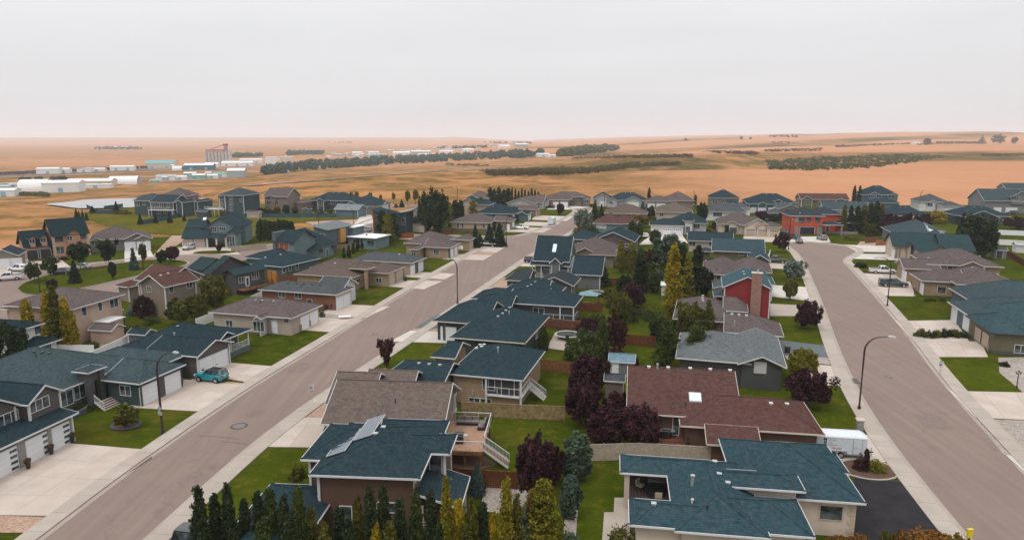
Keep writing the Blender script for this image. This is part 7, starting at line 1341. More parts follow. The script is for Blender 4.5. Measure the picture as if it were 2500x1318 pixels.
x, y = at(2364, 1330); o = tag(empty('yellow_marker', (x, y, 0), .2), 'yellow marker post with square head at the kerb', 'marker'); MB().box(-.06, -.06, 0, .06, .06, .8, M_LAMP).build('post', o); MB().box(-.22, -.1, .7, .22, .1, 1.35, plain('yellow_paint', (.55,.42,.02), .5, .08)).build('head', o); MB().box(-.24, -.12, 1.35, .24, .12, 1.42, plain('yellow_paint', (.55,.42,.02))).build('cap', o)
for (px, py, top), l in (((1212,602,578), 'white basketball hoop behind the black pickup'), ((1124,622,600), 'white basketball hoop beside staggered garage')):
    x, y = at(px, py); H = top_z(px, top, y); o = tag(empty('basketball_hoop', (x, y, 0), -.3), l, 'basketball hoop'); MB().tube([(0,.3,0),(0,.3,H-.5)], .06, M_BLACK, 6).build('post', o); MB().box(-.75, -.03, H-1.0, .75, .03, H, M_VINYL).build('backboard', o); MB().tube([(.22*math.cos(k*.52), -.3+.22*math.sin(k*.52), H-.75) for k in range(13)], .025, M_RED, 5).build('rim', o)
# pots and small table on gravel strip
o = tag(empty('low_table', (*at(842, 778), 0), .2), 'low white slatted table on the pebble strip', 'table')
for k in range(6): MB().box(-1.1, -.6+k*.2, .45, 1.1, -.44+k*.2, .5, M_VINYL).build('slat', o)
for a in (-1, 1):
    for c in (-.5, .5): MB().box(a-.04, c-.04, 0, a+.04, c+.04, .45, M_VINYL).build('leg', o)
# ------------------------------------------------------------------ vehicles
def paint(name, c):
    if name in MATS: return MATS[name]
    m = plain(name, c, .28, .05); m.node_tree.nodes['Principled BSDF'].inputs['Coat Weight'].default_value = .5; return m
def loft(b, st, m):
    rings = []
    for x, hw, z0, z1 in st:
        i = len(b.v); rings.append(i); d = z1-z0
        for y, z in ((-.9*hw,z0),(-hw,z0+.2*d),(-hw,z0+.78*d),(-.9*hw,z1),(.9*hw,z1),(hw,z0+.78*d),(hw,z0+.2*d),(.9*hw,z0)): b.v.append((x, y, z))
    k = b.mi(m)
    for r0, r1 in zip(rings, rings[1:]):
        for j in range(8): b.f.append((r0+j, r0+(j+1)%8, r1+(j+1)%8, r1+j)); b.m.append(k)
    b.f.append(tuple(rings[0]+j for j in range(8))); b.m.append(k); b.f.append(tuple(rings[-1]+j for j in range(8))[::-1]); b.m.append(k)
VN = {'suv': 'parked_suv', 'sedan': 'parked_car', 'pickup': 'pickup_truck', 'cap': 'pickup_truck'}
def wheel(o, x, y, r, s=1.0):
    t = MB().tube([(0,-.11,0),(0,-.09,0),(0,.09,0),(0,.11,0)], [r*.9,r,r,r*.9], M_TYRE, 18).build('wheel', o, (x, y, r)); sg = 1 if y > 0 else -1
    q = MB().tube([(0,sg*.105,0),(0,sg*.118,0)], r*.62, M_RIM, 14)
    for k in range(5): a = k*1.2566; q.bar((0,sg*.122,0), (r*.6*math.cos(a),sg*.122,r*.6*math.sin(a)), .07, .02, M_RIM, (0,1,0))
    q.build('rim', t)
def vehicle(kind, px, py, rz, c, label, roofc=None, z=.08):
    m = paint('paint_%s' % str(c), c); o = tag(empty(VN[kind], (*at(px, py), z), R(rz)), label, {'suv': 'SUV', 'sedan': 'car'}.get(kind, 'pickup')); rm = paint('paint_%s' % str(roofc), roofc) if roofc else m
    L = {'suv': 4.3, 'sedan': 4.6}.get(kind, 5.8); h = L/2; W2 = .92 if L < 5 else 1.0; b = MB()
    if kind in ('suv', 'sedan'):
        zb = 1.14 if kind == 'suv' else .92; zt_ = 1.72 if kind == 'suv' else 1.44; r = .36 if kind == 'suv' else .33
        loft(b, [(-h,.76,.45,zb-.14),(-h+.1,.86,.34,zb-.02),(-h+.9,W2-.02,.28,zb),(.5,W2-.02,.28,zb),(h-1.15,W2-.03,.28,zb-.02),(h-.35,W2-.09,.32,zb-.14),(h-.05,.76,.4,zb-.26)], m); b.build('body', o, smoothf=False)
        g = (-h+.1, h-1.3, -h+.32, h-1.95) if kind == 'suv' else (-h+.5, h-1.25, -h+1.15, h-2.2); wx = (-h+.85, h-.85)
    else:
        zb, zt_, r = 1.1, 1.86, .41
        loft(b, [(-h,.9,.55,zb-.02),(-h+.08,W2,.45,zb),(0,W2,.4,zb),(h-1.6,W2,.4,zb),(h-1.4,W2,.4,zb-.02),(h-.4,W2-.05,.42,zb-.1),(h-.05,.88,.45,zb-.24)], m); b.build('body', o)
        g = (-.75, h-1.35, -.55, h-2.3); wx = (-h+1.15, h-1.0)
        if kind == 'pickup': MB().box(-h+.12, -W2+.1, zb-.02, -.85, W2-.1, zb+.012, M_BLACK).build('bed_liner', o); MB().bar((-h+.05,-W2+.05,zb+.03), (-.8,-W2+.05,zb+.03), .1, .08, m).bar((-h+.05,W2-.05,zb+.03), (-.8,W2-.05,zb+.03), .1, .08, m).bar((-h+.05,-W2+.05,zb+.03), (-h+.05,W2-.05,zb+.03), .1, .08, m).build('bed_rail', o)
        else: q = MB(); loft(q, [(-h+.06,W2-.12,zb-.05,zt_-.1),(-.8,W2-.12,zb-.05,zt_-.02)], m); q.build('canopy', o); MB().box(-h+.5, -W2+.09, zb+.2, -1.2, W2-.09, zt_-.25, M_GLASS).build('canopy_window', o)
    x0, x1, t0, t1 = g; b = MB(); bw, tw = W2-.1, W2-.27
    B = [(x0,-bw,zb-.02),(x1,-bw,zb-.02),(x1,bw,zb-.02),(x0,bw,zb-.02)]; Tp = [(t0,-tw,zt_-.06),(t1,-tw,zt_-.06),(t1,tw,zt_-.06),(t0,tw,zt_-.06)]
    for k in range(4): b.poly([B[k], B[(k+1)%4], Tp[(k+1)%4], Tp[k]], M_GLASS)
    b.poly(Tp, M_GLASS); b.build('glasshouse', o); q = MB()
    for k in range(4): q.bar(B[k], Tp[k], .2 if kind == 'suv' and k in (0,3) else .12, .09, m)
    for s, i, j in ((-1,0,1), (1,3,2)):
        for u in (.42, .74) if kind == 'suv' else (.5,): a = [B[i][n]*(1-u)+B[j][n]*u for n in range(3)]; c_ = [Tp[i][n]*(1-u)+Tp[j][n]*u for n in range(3)]; q.bar(a, c_, .1, .05, m)
    q.build('pillars', o); q = MB(); loft(q, [(t0-.06,tw+.02,zt_-.1,zt_-.02),(t0+.2,tw+.05,zt_-.09,zt_+.02),(t1-.2,tw+.05,zt_-.09,zt_+.02),(t1+.06,tw+.02,zt_-.1,zt_-.02)], rm); q.build('roof', o)
    for x in wx:
        for y in (-W2+.06, W2-.06): wheel(o, x, y, r); sg = 1 if y > 0 else -1; MB().tube([(x,y-.02,r+.02),(x,y+sg*.045,r+.02)], r*1.2, M_BLACK, 16).build('wheel_arch', o)
    for y in (-.62, .62):
        MB().box(h-.2, y-.17, zb-.36, h-.02, y+.17, zb-.22, M_LENS).build('headlight', o); MB().box(-h-.02, y*1.1-.1, zb-.35, -h+.12, y*1.1+.1, zb-.08, M_RED).build('tail_light', o)
    MB().box(h-.16, -.7, .34, h+.05, .7, .52, M_BLACK).build('front_bumper', o); MB().box(-h-.06, -.74, .36, -h+.14, .74, .54, M_BLACK if kind != 'pickup' else M_STEEL).build('rear_bumper', o); MB().box(-h-.03, -.18, zb-.32, -h+.02, .18, zb-.2, M_TRIM).build('number_plate', o)
    for y in (-W2, W2): MB().box(x1-.35, y-.1, zb, x1-.2, y+.1, zb+.16, m).build('mirror', o)
    return o
V = vehicle; WHT = (.62,.62,.63); BLK = (.012,.013,.015)
V('suv', 517, 930, 165, (.0,.20,.235), 'teal SUV with black roof parked before the charcoal gable house', BLK)
V('pickup', 2154, 668, -14, WHT, 'white crew cab pickup on the pinkish driveway'); V('cap', 2180, 700, -14, (.012,.022,.03), 'dark blue pickup with canopy and lettered door'); V('pickup', 2238, 684, -16, (.25,.012,.018), 'red pickup half hidden behind tan house'); V('pickup', 1190, 602, 170, BLK, 'black pickup before the corner spruces'); V('pickup', 1272, 560, 168, WHT, 'white pickup beside the teal siding house'); V('suv', 1344, 509, 150, BLK, 'black SUV before the gabled grey house'); V('suv', 1300, 642, -14, BLK, 'dark SUV half behind the steep-roofed cottage')
V('sedan', 1576, 580, 70, WHT, 'white car beside green tree at back lane'); V('pickup', 1893, 642, 160, (.01,.016,.022), 'dark blue pickup beside the olive siding house'); V('suv', 1940, 584, 100, (.012,.018,.035), 'navy SUV parked before orange house'); V('sedan', 1951, 593, 75, (.13,.14,.15), 'grey sedan in the cul-de-sac'); V('suv', 2006, 586, 95, (.2,.19,.18), 'beige SUV before orange house entry'); V('suv', 1915, 572, 90, (.02,.02,.025), 'dark jeep beside cream triple garage')
V('pickup', 22, 684, 205, WHT, 'white crew cab pickup on the street by the island'); V('cap', 50, 663, 170, WHT, 'white pickup with canopy before olive garage wing'); V('sedan', 147, 670, 200, (.03,.035,.04), 'dark grey sedan beside the island'); V('sedan', 197, 657, 190, WHT, 'white sedan under the dark elm'); V('sedan', 135, 640, 120, (.02,.02,.022), 'black car before pink brick garage'); V('suv', 462, 610, 255, (.4,.4,.41), 'silver SUV before the teal gabled house'); V('suv', 893, 566, 170, (.3,.3,.31), 'silver SUV beside modern house porch'); V('suv', 2470, 524, 170, (.03,.03,.03), 'dark SUV before large grey-green house')
V('pickup', 462, 1340, 78, (.015,.02,.025), 'dark pickup behind the first poplars of the row')
def travel_trailer(px, py, rz, label, L=4.6, w=2.2, h=2.3, box=False):
    o = tag(empty('cargo_trailer' if box else 'camper_trailer', (*at(px, py), .09), R(rz)), label, 'trailer'); q = MB(); z0 = .42; n = 8; prof = [(-w/2, z0), (w/2, z0), (w/2, z0+h*.86)] + [(w/2*math.cos(a)*.999, z0+h*.86+h*.16*math.sin(a)) for a in [math.pi*k/n for k in range(1, n)]] + [(-w/2, z0+h*.86)]
    mw = paint('trailer_white', (.5,.545,.58)); ids = []
    for x, s in ((-L/2, 1), (L/2-.35, 1), (L/2, .93)):
        ids.append(len(q.v)); q.v += [(x, y, z0+(z-z0)*(s if z > z0+.1 else 1)) for y, z in prof]
    k = q.mi(mw); N = len(prof)
    for a, b_ in zip(ids, ids[1:]):
        for j in range(N): q.f.append((a+j, a+(j+1)%N, b_+(j+1)%N, b_+j)); q.m.append(k)
    q.f.append(tuple(ids[0]+j for j in range(N))); q.m.append(k); q.f.append(tuple(ids[-1]+j for j in range(N))[::-1]); q.m.append(k); body = q.build('body', o)
    MB().box(-L/2, -w/2-.025, z0+h*.84, L/2-.05, -w/2, z0+h*.88, M_TRIM).build('roof_trim', o); MB().box(-L/2+.02, -w/2-.02, z0-.02, L/2-.02, -w/2, z0+.08, M_STEEL).build('sill', o)
    for s in (-1, 1):
        for x in ((-.75, .0) if box else (-.2,)): wheel(o, x, s*(w/2+.0), .34)
        MB().bar((-1.2, s*(w/2+.07), .84), (.45, s*(w/2+.07), .84), .26, .06, M_STEEL).bar((-1.2, s*(w/2+.07), .84), (-1.35, s*(w/2+.07), .5), .26, .05, M_STEEL).bar((.45, s*(w/2+.07), .84), (.6, s*(w/2+.07), .5), .26, .05, M_STEEL).build('mudguard', o)
    MB().bar((L/2, 0, .45), (L/2+1.0, 0, .42), .1, .1, M_BLACK).bar((L/2, .6, .45), (L/2+.9, 0, .42), .08, .08, M_BLACK).bar((L/2, -.6, .45), (L/2+.9, 0, .42), .08, .08, M_BLACK).tube([(L/2+.8,0,0),(L/2+.8,0,.9)], .05, M_STEEL, 6).build('drawbar', o)
    return o, z0, w
o, z0, w = travel_trailer(2044, 1109, -9, 'white cargo trailer with black lettering parked beside red-brown roof', 4.9, 2.1, 2.05, True); Y = -w/2-.004
d = MB().box(1.15, -w/2-.03, .52, 1.95, -w/2-.005, 2.1, paint('trailer_white', (.5,.545,.58))).build('side_door', o); MB().box(1.1, -w/2-.02, .48, 1.14, -w/2, 2.14, M_STEEL).box(1.96, -w/2-.02, .48, 2.0, -w/2, 2.14, M_STEEL).box(1.1, -w/2-.02, 2.1, 2.0, -w/2, 2.14, M_STEEL).box(1.1, -w/2-.02, .48, 2.0, -w/2, .52, M_STEEL).build('door_frame', o); MB().box(1.2, -w/2-.06, 1.25, 1.5, -w/2-.03, 1.3, M_STEEL).build('handle', d)
rx = (math.pi/2, 0, 0); MRT = plain('red_lettering', (.33,.09,.07), .5, .05)
for body, sz, x, z, m, bo in (('M', .42, -1.75, 1.82, M_BLACK, .03), ("C", .2, -1.28, 1.88, M_BLACK, 0), ('ONNELL', .15, -1.12, 1.88, M_BLACK, 0), ('M', .34, -1.7, 1.52, M_BLACK, .025), ('OTOR', .15, -1.3, 1.56, M_BLACK, 0), ('M', .26, -1.66, 1.3, M_BLACK, .02), ('AINTENANCE', .15, -1.36, 1.32, M_BLACK, 0), ('778-0433', .26, -.95, .93, MRT, .008)): text(body, sz, m, o, (x, Y, z), rx, bold=bo)
travel_trailer(1347, 549, 72, 'white camper trailer parked along the left road', 4.2, 2.2, 2.5)

# ------------------------------------------------------------------ pond, valley works, far trees
def at_tv(px, py):
    px = np.asarray(px, float); py = np.asarray(py, float); u = (px-PCX)/FPX; v = (PCY-py)/FPX; c, s = math.cos(TILT), math.sin(TILT); D = np.stack([u, c+v*s, -s+v*c], -1); t = np.full(len(px), 150.0); hit = np.zeros(len(px), bool)
    for _ in range(1300):
        P = D*t[:,None]; P[:,2] += CAM_H; hit |= P[:,2] <= zt(P[:,0], P[:,1]); 
        if hit.all(): break
        t = np.where(hit, t, t*1.004)
    P = D*t[:,None]; P[:,2] = zt(P[:,0], P[:,1]); return P[P[:,1] < 14000]
pw = NT('pond_water'); pw.col((.16,.18,.20)); pw.rough(.1); pw.bump(pw.noise(pw.co('World', (.3,1,1)), .6, 3), .08, .1)
flat('pond_water', [(POND[0]+POND[2]*1.32*math.cos(k*.157)*(1+.08*math.sin(k*.9)), POND[1]+POND[3]*1.32*math.sin(k*.157)*(1+.1*math.sin(k*.7+1))) for k in range(40)], POND[4]+1.0, pw.m)
M_SHEET = {'white': wall_mat((.62,.62,.61), 'plain'), 'cream': wall_mat((.5,.44,.36), 'plain'), 'teal': wall_mat((.03,.13,.17), 'plain'), 'grey': wall_mat((.3,.31,.31), 'plain'), 'green': wall_mat((.12,.33,.26), 'plain'), 'blue': wall_mat((.2,.36,.42), 'plain')}
RC = {'white': (.6,.61,.61), 'teal': (.09,.32,.33), 'grey': (.33,.35,.36), 'green': (.25,.38,.36), 'cream': (.55,.52,.48)}
NI = 0
def ind(label, px, py, wpx, ze, d, wc, rc, rt='gx', psi=-14, pitch=.2):
    global NI; NI += 1; x, y, z = at_t(px, py)
    if px < 400 and py > 440: x, y = at(px, py, -12); z = float(zt(x, y))
    h = House('industrial_shed', label, 'building', psi=psi, wall=M_SHEET[wc], roof=RC[rc], oh=.25, pitch=pitch); h.start((x, y)); h.e.location.z = z-.3; w = wpx*y/FPX/math.cos(R(psi)); b = h.blk(ze, rel=(0, 0, w, d), roof=rt, ridge=False)
    k = max(1, int(w/14))
    for i in range(k): xx = b['wx0']+(i+.5)*(b['wx1']-b['wx0'])/k; h.box('loading_door', xx-1.8, b['wy0']-.06, 0, xx+1.8, b['wy0'], min(4, ze-.8), M_SHEET['grey'] if i % 2 else M_SHEET['blue'])
    return h, b
for q in [('long white shed with bay tanks beside the railway line', 88, 426, 48, 7, 14, 'white', 'white', 'gx'), ('short white shed next to the long one by railway', 139, 424, 26, 6, 12, 'white', 'white', 'gx'), ('pale green-roofed barn by the railway line', 187, 422, 30, 5, 18, 'white', 'green', 'gy'), ('low white annex beside green-roofed barn', 216, 420, 34, 4, 12, 'white', 'white', 'gx'), ('white shed alone by the railway line', 268, 418, 52, 6, 14, 'white', 'white', 'gx'), ('big cream hall with bright teal roof', 354, 412, 62, 8, 40, 'cream', 'teal', 'gx'), ('long teal warehouse with pale roof below the elevator', 448, 416, 66, 7, 24, 'teal', 'white', 'gx'), ('white office block beside teal warehouse', 500, 410, 30, 6, 20, 'white', 'white', 'gx'), ('long low white warehouse row right of elevator', 540, 407, 70, 6, 24, 'white', 'white', 'gx'), ('white shed at the end of warehouse row', 585, 400, 50, 7, 20, 'white', 'cream', 'gx'), ('tall white block left of the tree belt', 648, 404, 26, 14, 20, 'white', 'white', 'flat'), ('second tall white block by the tree belt', 684, 402, 30, 13, 20, 'cream', 'white', 'flat'),
          ('large white box building beside the pond', 102, 474, 80, 8, 18, 'white', 'white', 'gx'), ('long cream building with pale roof behind white box', 158, 456, 100, 5, 22, 'cream', 'cream', 'gx'), ('white flat annex with blue container by cream building', 195, 462, 66, 3.5, 10, 'white', 'white', 'flat'), ('white shed at the picture edge by the mound', -20, 484, 48, 5, 14, 'white', 'white', 'gx'), ('pale green-roofed shed at the picture edge', -30, 468, 46, 4, 12, 'grey', 'green', 'gx'), ('grey shed beside the big white arch', 20, 460, 40, 4, 10, 'white', 'grey', 'gx'),
          ('pale grey shed at the left of the truck yard', 380, 441, 42, 5, 14, 'white', 'grey', 'gx'), ('low white shed in the truck yard', 422, 441, 30, 4, 10, 'white', 'white', 'gx'), ('grey-roofed shed in the truck yard behind', 448, 436, 28, 6, 12, 'grey', 'white', 'gx'), ('white and green shed in the truck yard', 468, 439, 30, 5, 12, 'green', 'white', 'gx'), ('low white building in the truck yard middle', 500, 437, 28, 4, 12, 'white', 'white', 'gx'), ('pale teal-roofed shed in truck yard', 520, 434, 32, 5, 14, 'white', 'teal', 'gx'), ('large pale hall at the truck yard end', 554, 434, 40, 8, 24, 'grey', 'white', 'gx'), ('green roofed tiny shed at truck yard edge', 366, 446, 18, 2.5, 6, 'green', 'green', 'gx'),
          ('white farm sheds far left among dark trees', 276, 362, 30, 6, 20, 'white', 'white', 'gx'), ('white house by fields right of tree belt', 1312, 384, 30, 6, 14, 'white', 'white', 'gx'), ('small white wing of the house by fields', 1338, 385, 20, 4, 10, 'white', 'white', 'gx'), ('lone white shed on the far right hill', 2232, 353, 18, 4, 12, 'white', 'white', 'gx'), ('white block in the distant town behind trees', 860, 379, 24, 7, 24, 'white', 'white', 'gx'), ('red-roofed long shed in the distant town', 900, 377, 24, 6, 24, 'white', 'cream', 'gx'), ('white warehouse in the distant town middle', 960, 379, 40, 7, 30, 'white', 'white', 'gx'), ('blue warehouse in the distant town', 905, 385, 36, 7, 20, 'blue', 'grey', 'gx'), ('pale long shed in distant town centre', 1005, 376, 46, 7, 30, 'grey', 'white', 'gx'), ('cream block in the distant town near the belt', 1022, 385, 40, 8, 20, 'cream', 'cream', 'gx'), ('white cluster shed at distant town right', 1075, 375, 30, 7, 26, 'white', 'white', 'gx'), ('small white shed at distant town far right', 1130, 371, 26, 7, 26, 'white', 'white', 'gx'), ('tiny white sheds below horizon right of town', 1220, 363, 26, 8, 30, 'white', 'white', 'gx'), ('pale sheds below horizon beyond tree belt', 1260, 359, 30, 8, 30, 'grey', 'white', 'gx')]: ind(*q)
rt = random.Random(3)
for k in range(46):
    if k < 28: px = rt.uniform(790, 1260); py = 392 - (px-790)*.062 - rt.uniform(3, 14)
    else: px = rt.uniform(380, 720); py = 444 - (px-380)*.075 - rt.choice((2, 5, 30, 34)) + rt.uniform(-2, 2)
    h_, b_ = ind('small pale shed scattered through the valley works', px, py, rt.uniform(7, 16), rt.uniform(3, 6), rt.uniform(8, 14), rt.choice(('white','white','grey','cream','blue')), rt.choice(('white','grey','cream')), psi=rt.choice((-14, -14, 60))); h_.e['group'] = 'small sheds in the valley'
def arch(label, px, py, wpx, h, d, psi=-14):
    x, y = at(px, py, -12); z = float(zt(x, y)); L = wpx*y/FPX; n = 12; b = MB(); o = tag(empty('quonset_shed', (x, y, z-.3), -R(psi)), label, 'building'); P = [(d/2-d/2*math.cos(math.pi*k/n), h*math.sin(math.pi*k/n)**.8) for k in range(n+1)]
    for k in range(n): b.poly([(0, P[k][0], P[k][1]), (L, P[k][0], P[k][1]), (L, P[k+1][0], P[k+1][1]), (0, P[k+1][0], P[k+1][1])], M_SHEET['white'])
    b.build('shell', o)
    for xx in (0, L): MB().poly([(xx, p[0], p[1]) for p in P], M_SHEET['grey']).build('end_wall', o)
    MB().box(-.1, d/2-2, 0, -.02, d/2+2, h*.6, M_SHEET['white']).build('door', o)
arch('big white arched shed near the pond', 42, 470, 62, 10, 20); arch('white arched shed with blue doors near dry field', 264, 450, 64, 8, 20); arch('tiny white arched shed beside teal warehouse', 420, 417, 22, 6, 14)
# grain elevator
x, y, z = at_t(500, 402); k_ = y/FPX; o = tag(empty('grain_elevator', (x, y, z-.5), R(12)), 'tall grey concrete grain elevator with red conveyor tower', 'grain elevator'); wT = 62*k_; n = 8; r = wT/n/2; MCN = plain('elevator_concrete', (.42,.38,.37), .9, .12, .2); H = 31*k_
for row in range(2):
    for i in range(n): MB().tube([(r+i*2*r, row*2*r, 0), (r+i*2*r, row*2*r, H*(1.0 if i < 6 else 1.02))], r*.98, MCN, 14).build('silo', o)
MRD = plain('rust_steel', (.28,.10,.075), .7, .15); MB().box(r, r*.3, H, wT*.72, r*1.2, H+1.2, MRD).build('gallery_base', o); MB().bar((r, r*.7, H+3), (wT*.8, r*.7, H+3), 1.6, 1.6, MRD).build('conveyor_gallery', o)
for i in range(5): MB().box(r+i*wT*.16, r*.5, H+1, r+i*wT*.16+.6, r*.9, H+2.6, MRD).build('gallery_leg', o)
t = MB(); tx = wT*.74
for a in (0, 5):
    for c in (0, 5): t.box(tx+a, c, H, tx+a+.5, c+.5, H+14, MRD)
for zz in (H+3, H+6.5, H+10, H+13): t.box(tx, 0, zz, tx+5.5, 5.5, zz+.5, MRD)
t.build('leg_tower', o); MB().box(tx+.8, .8, H, tx+4.7, 4.7, H+9, plain('grey_cladding', (.3,.27,.28), .7, .1)).build('head_house', o); MB().box(tx-1.5, 1, H+10.5, tx+7, 4.5, H+13.5, MRD).build('distributor', o); MB().tube([(tx-1, 2.5, H+12), (r*4, 2.5, H+4)], .6, MRD, 6).build('spout', o); MB().box(wT*.75, -r*2, 0, wT*1.25, -r*.5, 9, M_SHEET['cream']).build('annex', o)
# dirt yards, tracks and roads laid over the valley floor
def drape(name, quad, m, nx=40, ny=6, dz=.25):
    U, V_ = np.meshgrid(np.linspace(0, 1, nx), np.linspace(0, 1, ny)); q = np.array(quad, float); A = q[0]*(1-U[...,None])+q[1]*U[...,None]; B = q[3]*(1-U[...,None])+q[2]*U[...,None]; G = (A*(1-V_[...,None])+B*V_[...,None]).reshape(-1, 2)
    P = at_tv(G[:,0], G[:,1]); 
    if len(P) != nx*ny: return
    P[:,2] += dz; I = np.arange(nx*ny).reshape(ny, nx); b = MB(); b.v = [tuple(p) for p in P]; b.f = [tuple(int(k) for k in f) for f in np.stack([I[:-1,:-1], I[:-1,1:], I[1:,1:], I[1:,:-1]], -1).reshape(-1, 4)]; b.m = [b.mi(m)]*len(b.f); tag(new_obj(name, b.mesh(name)), kind='structure')
M_YARD = plain('packed_dirt', (.27,.165,.115), .95, .3, .05, world=True); M_TRK = plain('gravel_track', (.30,.22,.18), .95, .2, .05, world=True); M_RAIL = plain('rail_ballast', (.15,.11,.095), .95, .3, .08, world=True)
for q in ([(-10,478),(190,464),(330,446),(-10,452)], [(360,447),(560,437),(620,430),(370,436)], [(340,418),(650,405),(720,396),(470,404)]): drape('dirt_yard', q, M_YARD)
for q in ([(-10,432.5),(640,402),(640,400.5),(-10,429.5)],): drape('railway_bed', q, M_RAIL, 60, 3)
for q in ([(-10,451),(640,421),(640,419.5),(-10,448)], [(-10,436),(640,410),(640,409),(-10,434.5)], [(600,455),(1350,398),(1350,397),(600,453)], [(640,404),(1200,372),(1200,371),(640,402)]): drape('gravel_road', q, M_TRK, 60, 3, .35)
# railway wagons
for i in range(17):
    px = 8 + i*21.5; py = 428.5 - i*1.0; x, y, z = at_t(px, py); o = tag(empty('hopper_wagon', (x, y, z), R(14)), 'dark hopper wagon in the grain train on the valley line', 'wagon', 'hopper wagons of the grain train'); L = 9.4; MW = plain('wagon_dark', (.05,.06,.075), .7, .2)
    b = MB(); b.prism([(-L/2,-1.5),(L/2,-1.5),(L/2,1.5),(-L/2,1.5)], 1.2, 4.4, MW); b.build('hopper', o); MB().box(-L/2, -1.2, .7, L/2, 1.2, 1.2, M_BLACK).build('underframe', o)
    for xx in (-L/2+1.5, L/2-1.5): MB().tube([(xx,-1,.45),(xx,1,.45)], .45, M_BLACK, 8).build('wheel_set', o)
# masses of shrubs and woods
def mass(name, label, polys, n, hrange, leaf, wide=1.1, seed=1, per=46):
    rg = np.random.default_rng(seed); PX = []; PY = []
    for pl in polys:
        pl = np.array(pl, float); x0, y0 = pl.min(0); x1, y1 = pl.max(0); cnt = 0; m_ = max(4, int(n*(x1-x0)/sum(np.ptp(np.array(q)[:,0]) for q in polys)))
        while cnt < m_:
            p = rg.uniform([x0,y0],[x1,y1]); c = False
            for a, b in zip(pl, np.roll(pl, -1, 0)):
                if (a[1] > p[1]) != (b[1] > p[1]) and p[0] < (b[0]-a[0])*(p[1]-a[1])/(b[1]-a[1])+a[0]: c = not c
            if c: PX.append(p[0]); PY.append(p[1]); cnt += 1
    P = at_tv(PX, PY); hh = rg.uniform(*hrange, len(P)); C = []
    v = rg.normal(size=(len(P), per, 3)); v /= np.linalg.norm(v, axis=2)[:,:,None]; v *= rg.random((len(P), per, 1))**.35; v = v*np.stack([hh*wide*.55, hh*wide*.55, hh*.5], 1)[:,None,:]; Q = v + P[:,None,:] + np.stack([0*hh, 0*hh, hh*.48], 1)[:,None,:]
    me = quads(Q.reshape(-1,3), float(np.mean(hh))*.30, LEAF[leaf], name, seed=seed); return tag(new_obj(name, me), label, 'shrubs' if 'shrub' in name else 'trees', kind='stuff')
mass('gully_shrubs', 'dark green shrubs filling the long gully across the stubble field', [[(1872,396),(1880,414),(2000,417),(2130,411),(2240,396),(2318,383),(2200,380),(2000,386)]], 900, (1.6,4), 'green', 1.9, 3, 26)
mass('gully_shrubs', 'brownish shrubs in the gully below the near stubble field', [[(1170,418),(1200,431),(1345,429),(1440,425),(1440,414),(1340,416)],[(1445,424),(1560,409),(1560,399),(1450,411)]], 620, (1.3,3.4), 'brush', 2.0, 4, 26); mass('gully_shrubs', 'olive shrubs mixed in the gully below the near stubble field', [[(1170,416),(1345,427),(1500,416),(1560,402),(1440,410)],[(1085,405),(1190,408),(1190,403),(1090,401)]], 420, (1.2,3.2), 'olive', 2.0, 5, 26)
mass('gully_shrubs', 'thin shrub strips along the upper gullies of right hill', [[(1395,389),(1690,386),(1690,379),(1400,385)],[(1712,372),(1850,381),(1850,374),(1720,369)],[(1862,372),(2000,370),(2010,363),(1870,367)],[(2040,361),(2240,352),(2240,349),(2040,357)],[(1882,352),(1950,352),(1950,347),(1885,347)],[(1560,408),(1660,404),(1660,400),(1570,403)],[(2240,356),(2300,352),(2300,349),(2240,352)],[(2395,382),(2500,381),(2500,378),(2400,379)]], 1100, (1.5,4), 'brush', 2.2, 6, 20)
mass('shelter_wood', 'long green tree belt along the valley edge', [[(640,428),(760,416),(1000,400),(1250,387),(1250,378),(1000,385),(760,404),(650,418)],[(1250,387),(1330,383),(1330,374),(1250,377)]], 420, (7,12), 'belt', .9, 7, 60); mass('shelter_wood', 'green wood on the rise right of the valley', [[(1355,386),(1500,370),(1510,364),(1440,364),(1370,374)]], 150, (9,15), 'olive', .8, 8, 70); mass('shelter_wood', 'dark shelter trees round the far left farm', [[(228,366),(345,366),(345,361),(235,362)]], 70, (7,11), 'belt', 1, 9); mass('shelter_wood', 'dark shelter belt right of the elevator', [[(566,386),(640,384),(640,380),(570,381)]], 70, (7,11), 'belt', 1, 10); mass('shelter_wood', 'dark shelter belt beyond the warehouse row', [[(700,380),(790,379),(790,374),(705,374)]], 80, (8,12), 'belt', 1, 11)
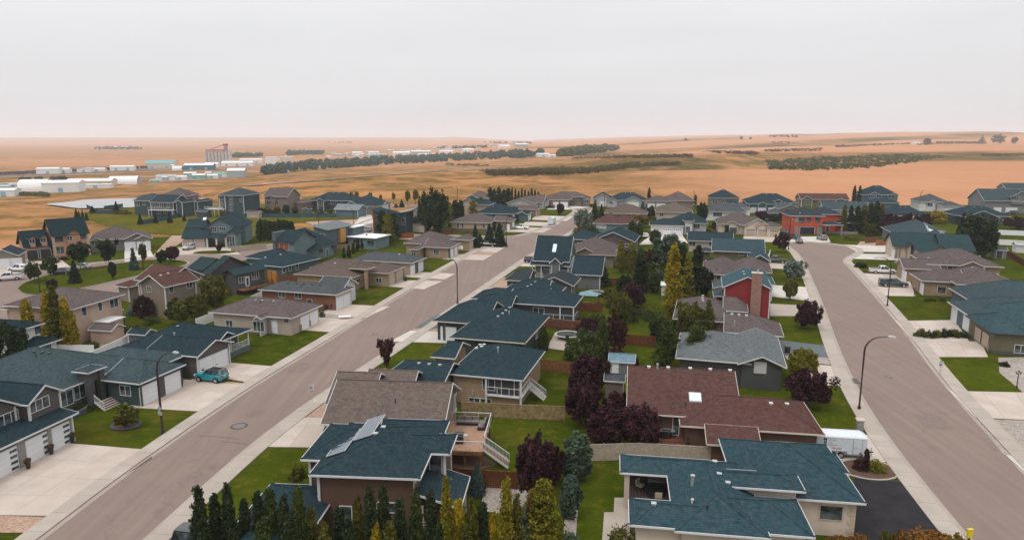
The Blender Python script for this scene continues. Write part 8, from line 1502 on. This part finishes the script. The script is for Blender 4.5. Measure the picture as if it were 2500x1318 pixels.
mass('shelter_wood', 'distant tree rows near the horizon', [[(1880,336),(1950,337),(1950,334),(1880,333)],[(2090,322),(2500,318),(2500,317),(2100,321)],[(390,332),(455,332),(455,331),(390,331)],[(1060,365),(1200,362),(1200,360),(1060,362)],[(800,350),(860,350),(860,348),(800,348)],[(1180,350),(1300,352),(1300,350),(1180,349)]], 240, (6,11), 'dark', 1.2, 12); mass('valley_brush', 'small dark brush clumps beside the valley track', [[(45,441),(75,441),(75,438),(45,438)],[(85,440),(100,440),(100,438),(85,438)],[(125,440),(165,439),(165,436),(125,437)]], 40, (2,4.5), 'dark', 1.3, 14); mass('mound_shrubs', 'olive brush on top of the left mound', [[(40,478),(120,482),(120,476),(60,474)]], 60, (1.5,3), 'olive', 1.6, 13)
for px, py, top, wpx, lf, l in ((1674,346,337,8,'dark','lone tree on the hill skyline'), (1810,342,333,10,'dark','round tree on the skyline beside sheds'), (1832,341,335,8,'dark','smaller round tree on the skyline'), (2397,353,331,26,'spruce','dark spruce in the hilltop farmyard'), (2436,352,329,36,'green','broad green tree in the hilltop farmyard'), (2476,352,335,18,'dark','dark tree at the edge of hilltop farmyard'), (2264,354,337,22,'olive','olive tree beside lone white shed on hill'), (555,428,418,24,'olive','olive tree behind the truck yard'), (535,428,420,18,'dark','dark tree behind truck yard sheds')):
    x, y, z = at_t(px, py); tree('spruce' if lf == 'spruce' else 'round', px, py, top, wpx, lf, l, ground=z-.3, xy=(x, y), h=(py-top)*y/FPX, w=wpx*y/FPX, dens=.6)
for k in range(12):
    px = 2288 + k*9; x, y, z = at_t(px, 352); tree('round', px, 352, 345, 8, 'olive', 'small tree in the hilltop shelterbelt row', None, 'tree', 'hilltop shelterbelt', ground=z-.3, xy=(x, y), h=7*y/FPX, w=10*y/FPX, dens=.4)

# ------------------------------------------------------------------ haze
b = MB().box(-16000, -700, -60, 16000, 15600, 220, M_TRIM); hz = b.build('haze'); hz.data.materials.clear()
hm = bpy.data.materials.new('haze_air'); hm.use_nodes = True; t = hm.node_tree; t.nodes.clear(); v = t.nodes.new('ShaderNodeVolumePrincipled'); out = t.nodes.new('ShaderNodeOutputMaterial')
v.inputs['Color'].default_value = (.90,.945,1.0,1); v.inputs['Density'].default_value = HAZE; v.inputs['Anisotropy'].default_value = .2; t.links.new(v.outputs[0], out.inputs['Volume']); hz.data.materials.append(hm); tag(hz, kind='stuff')
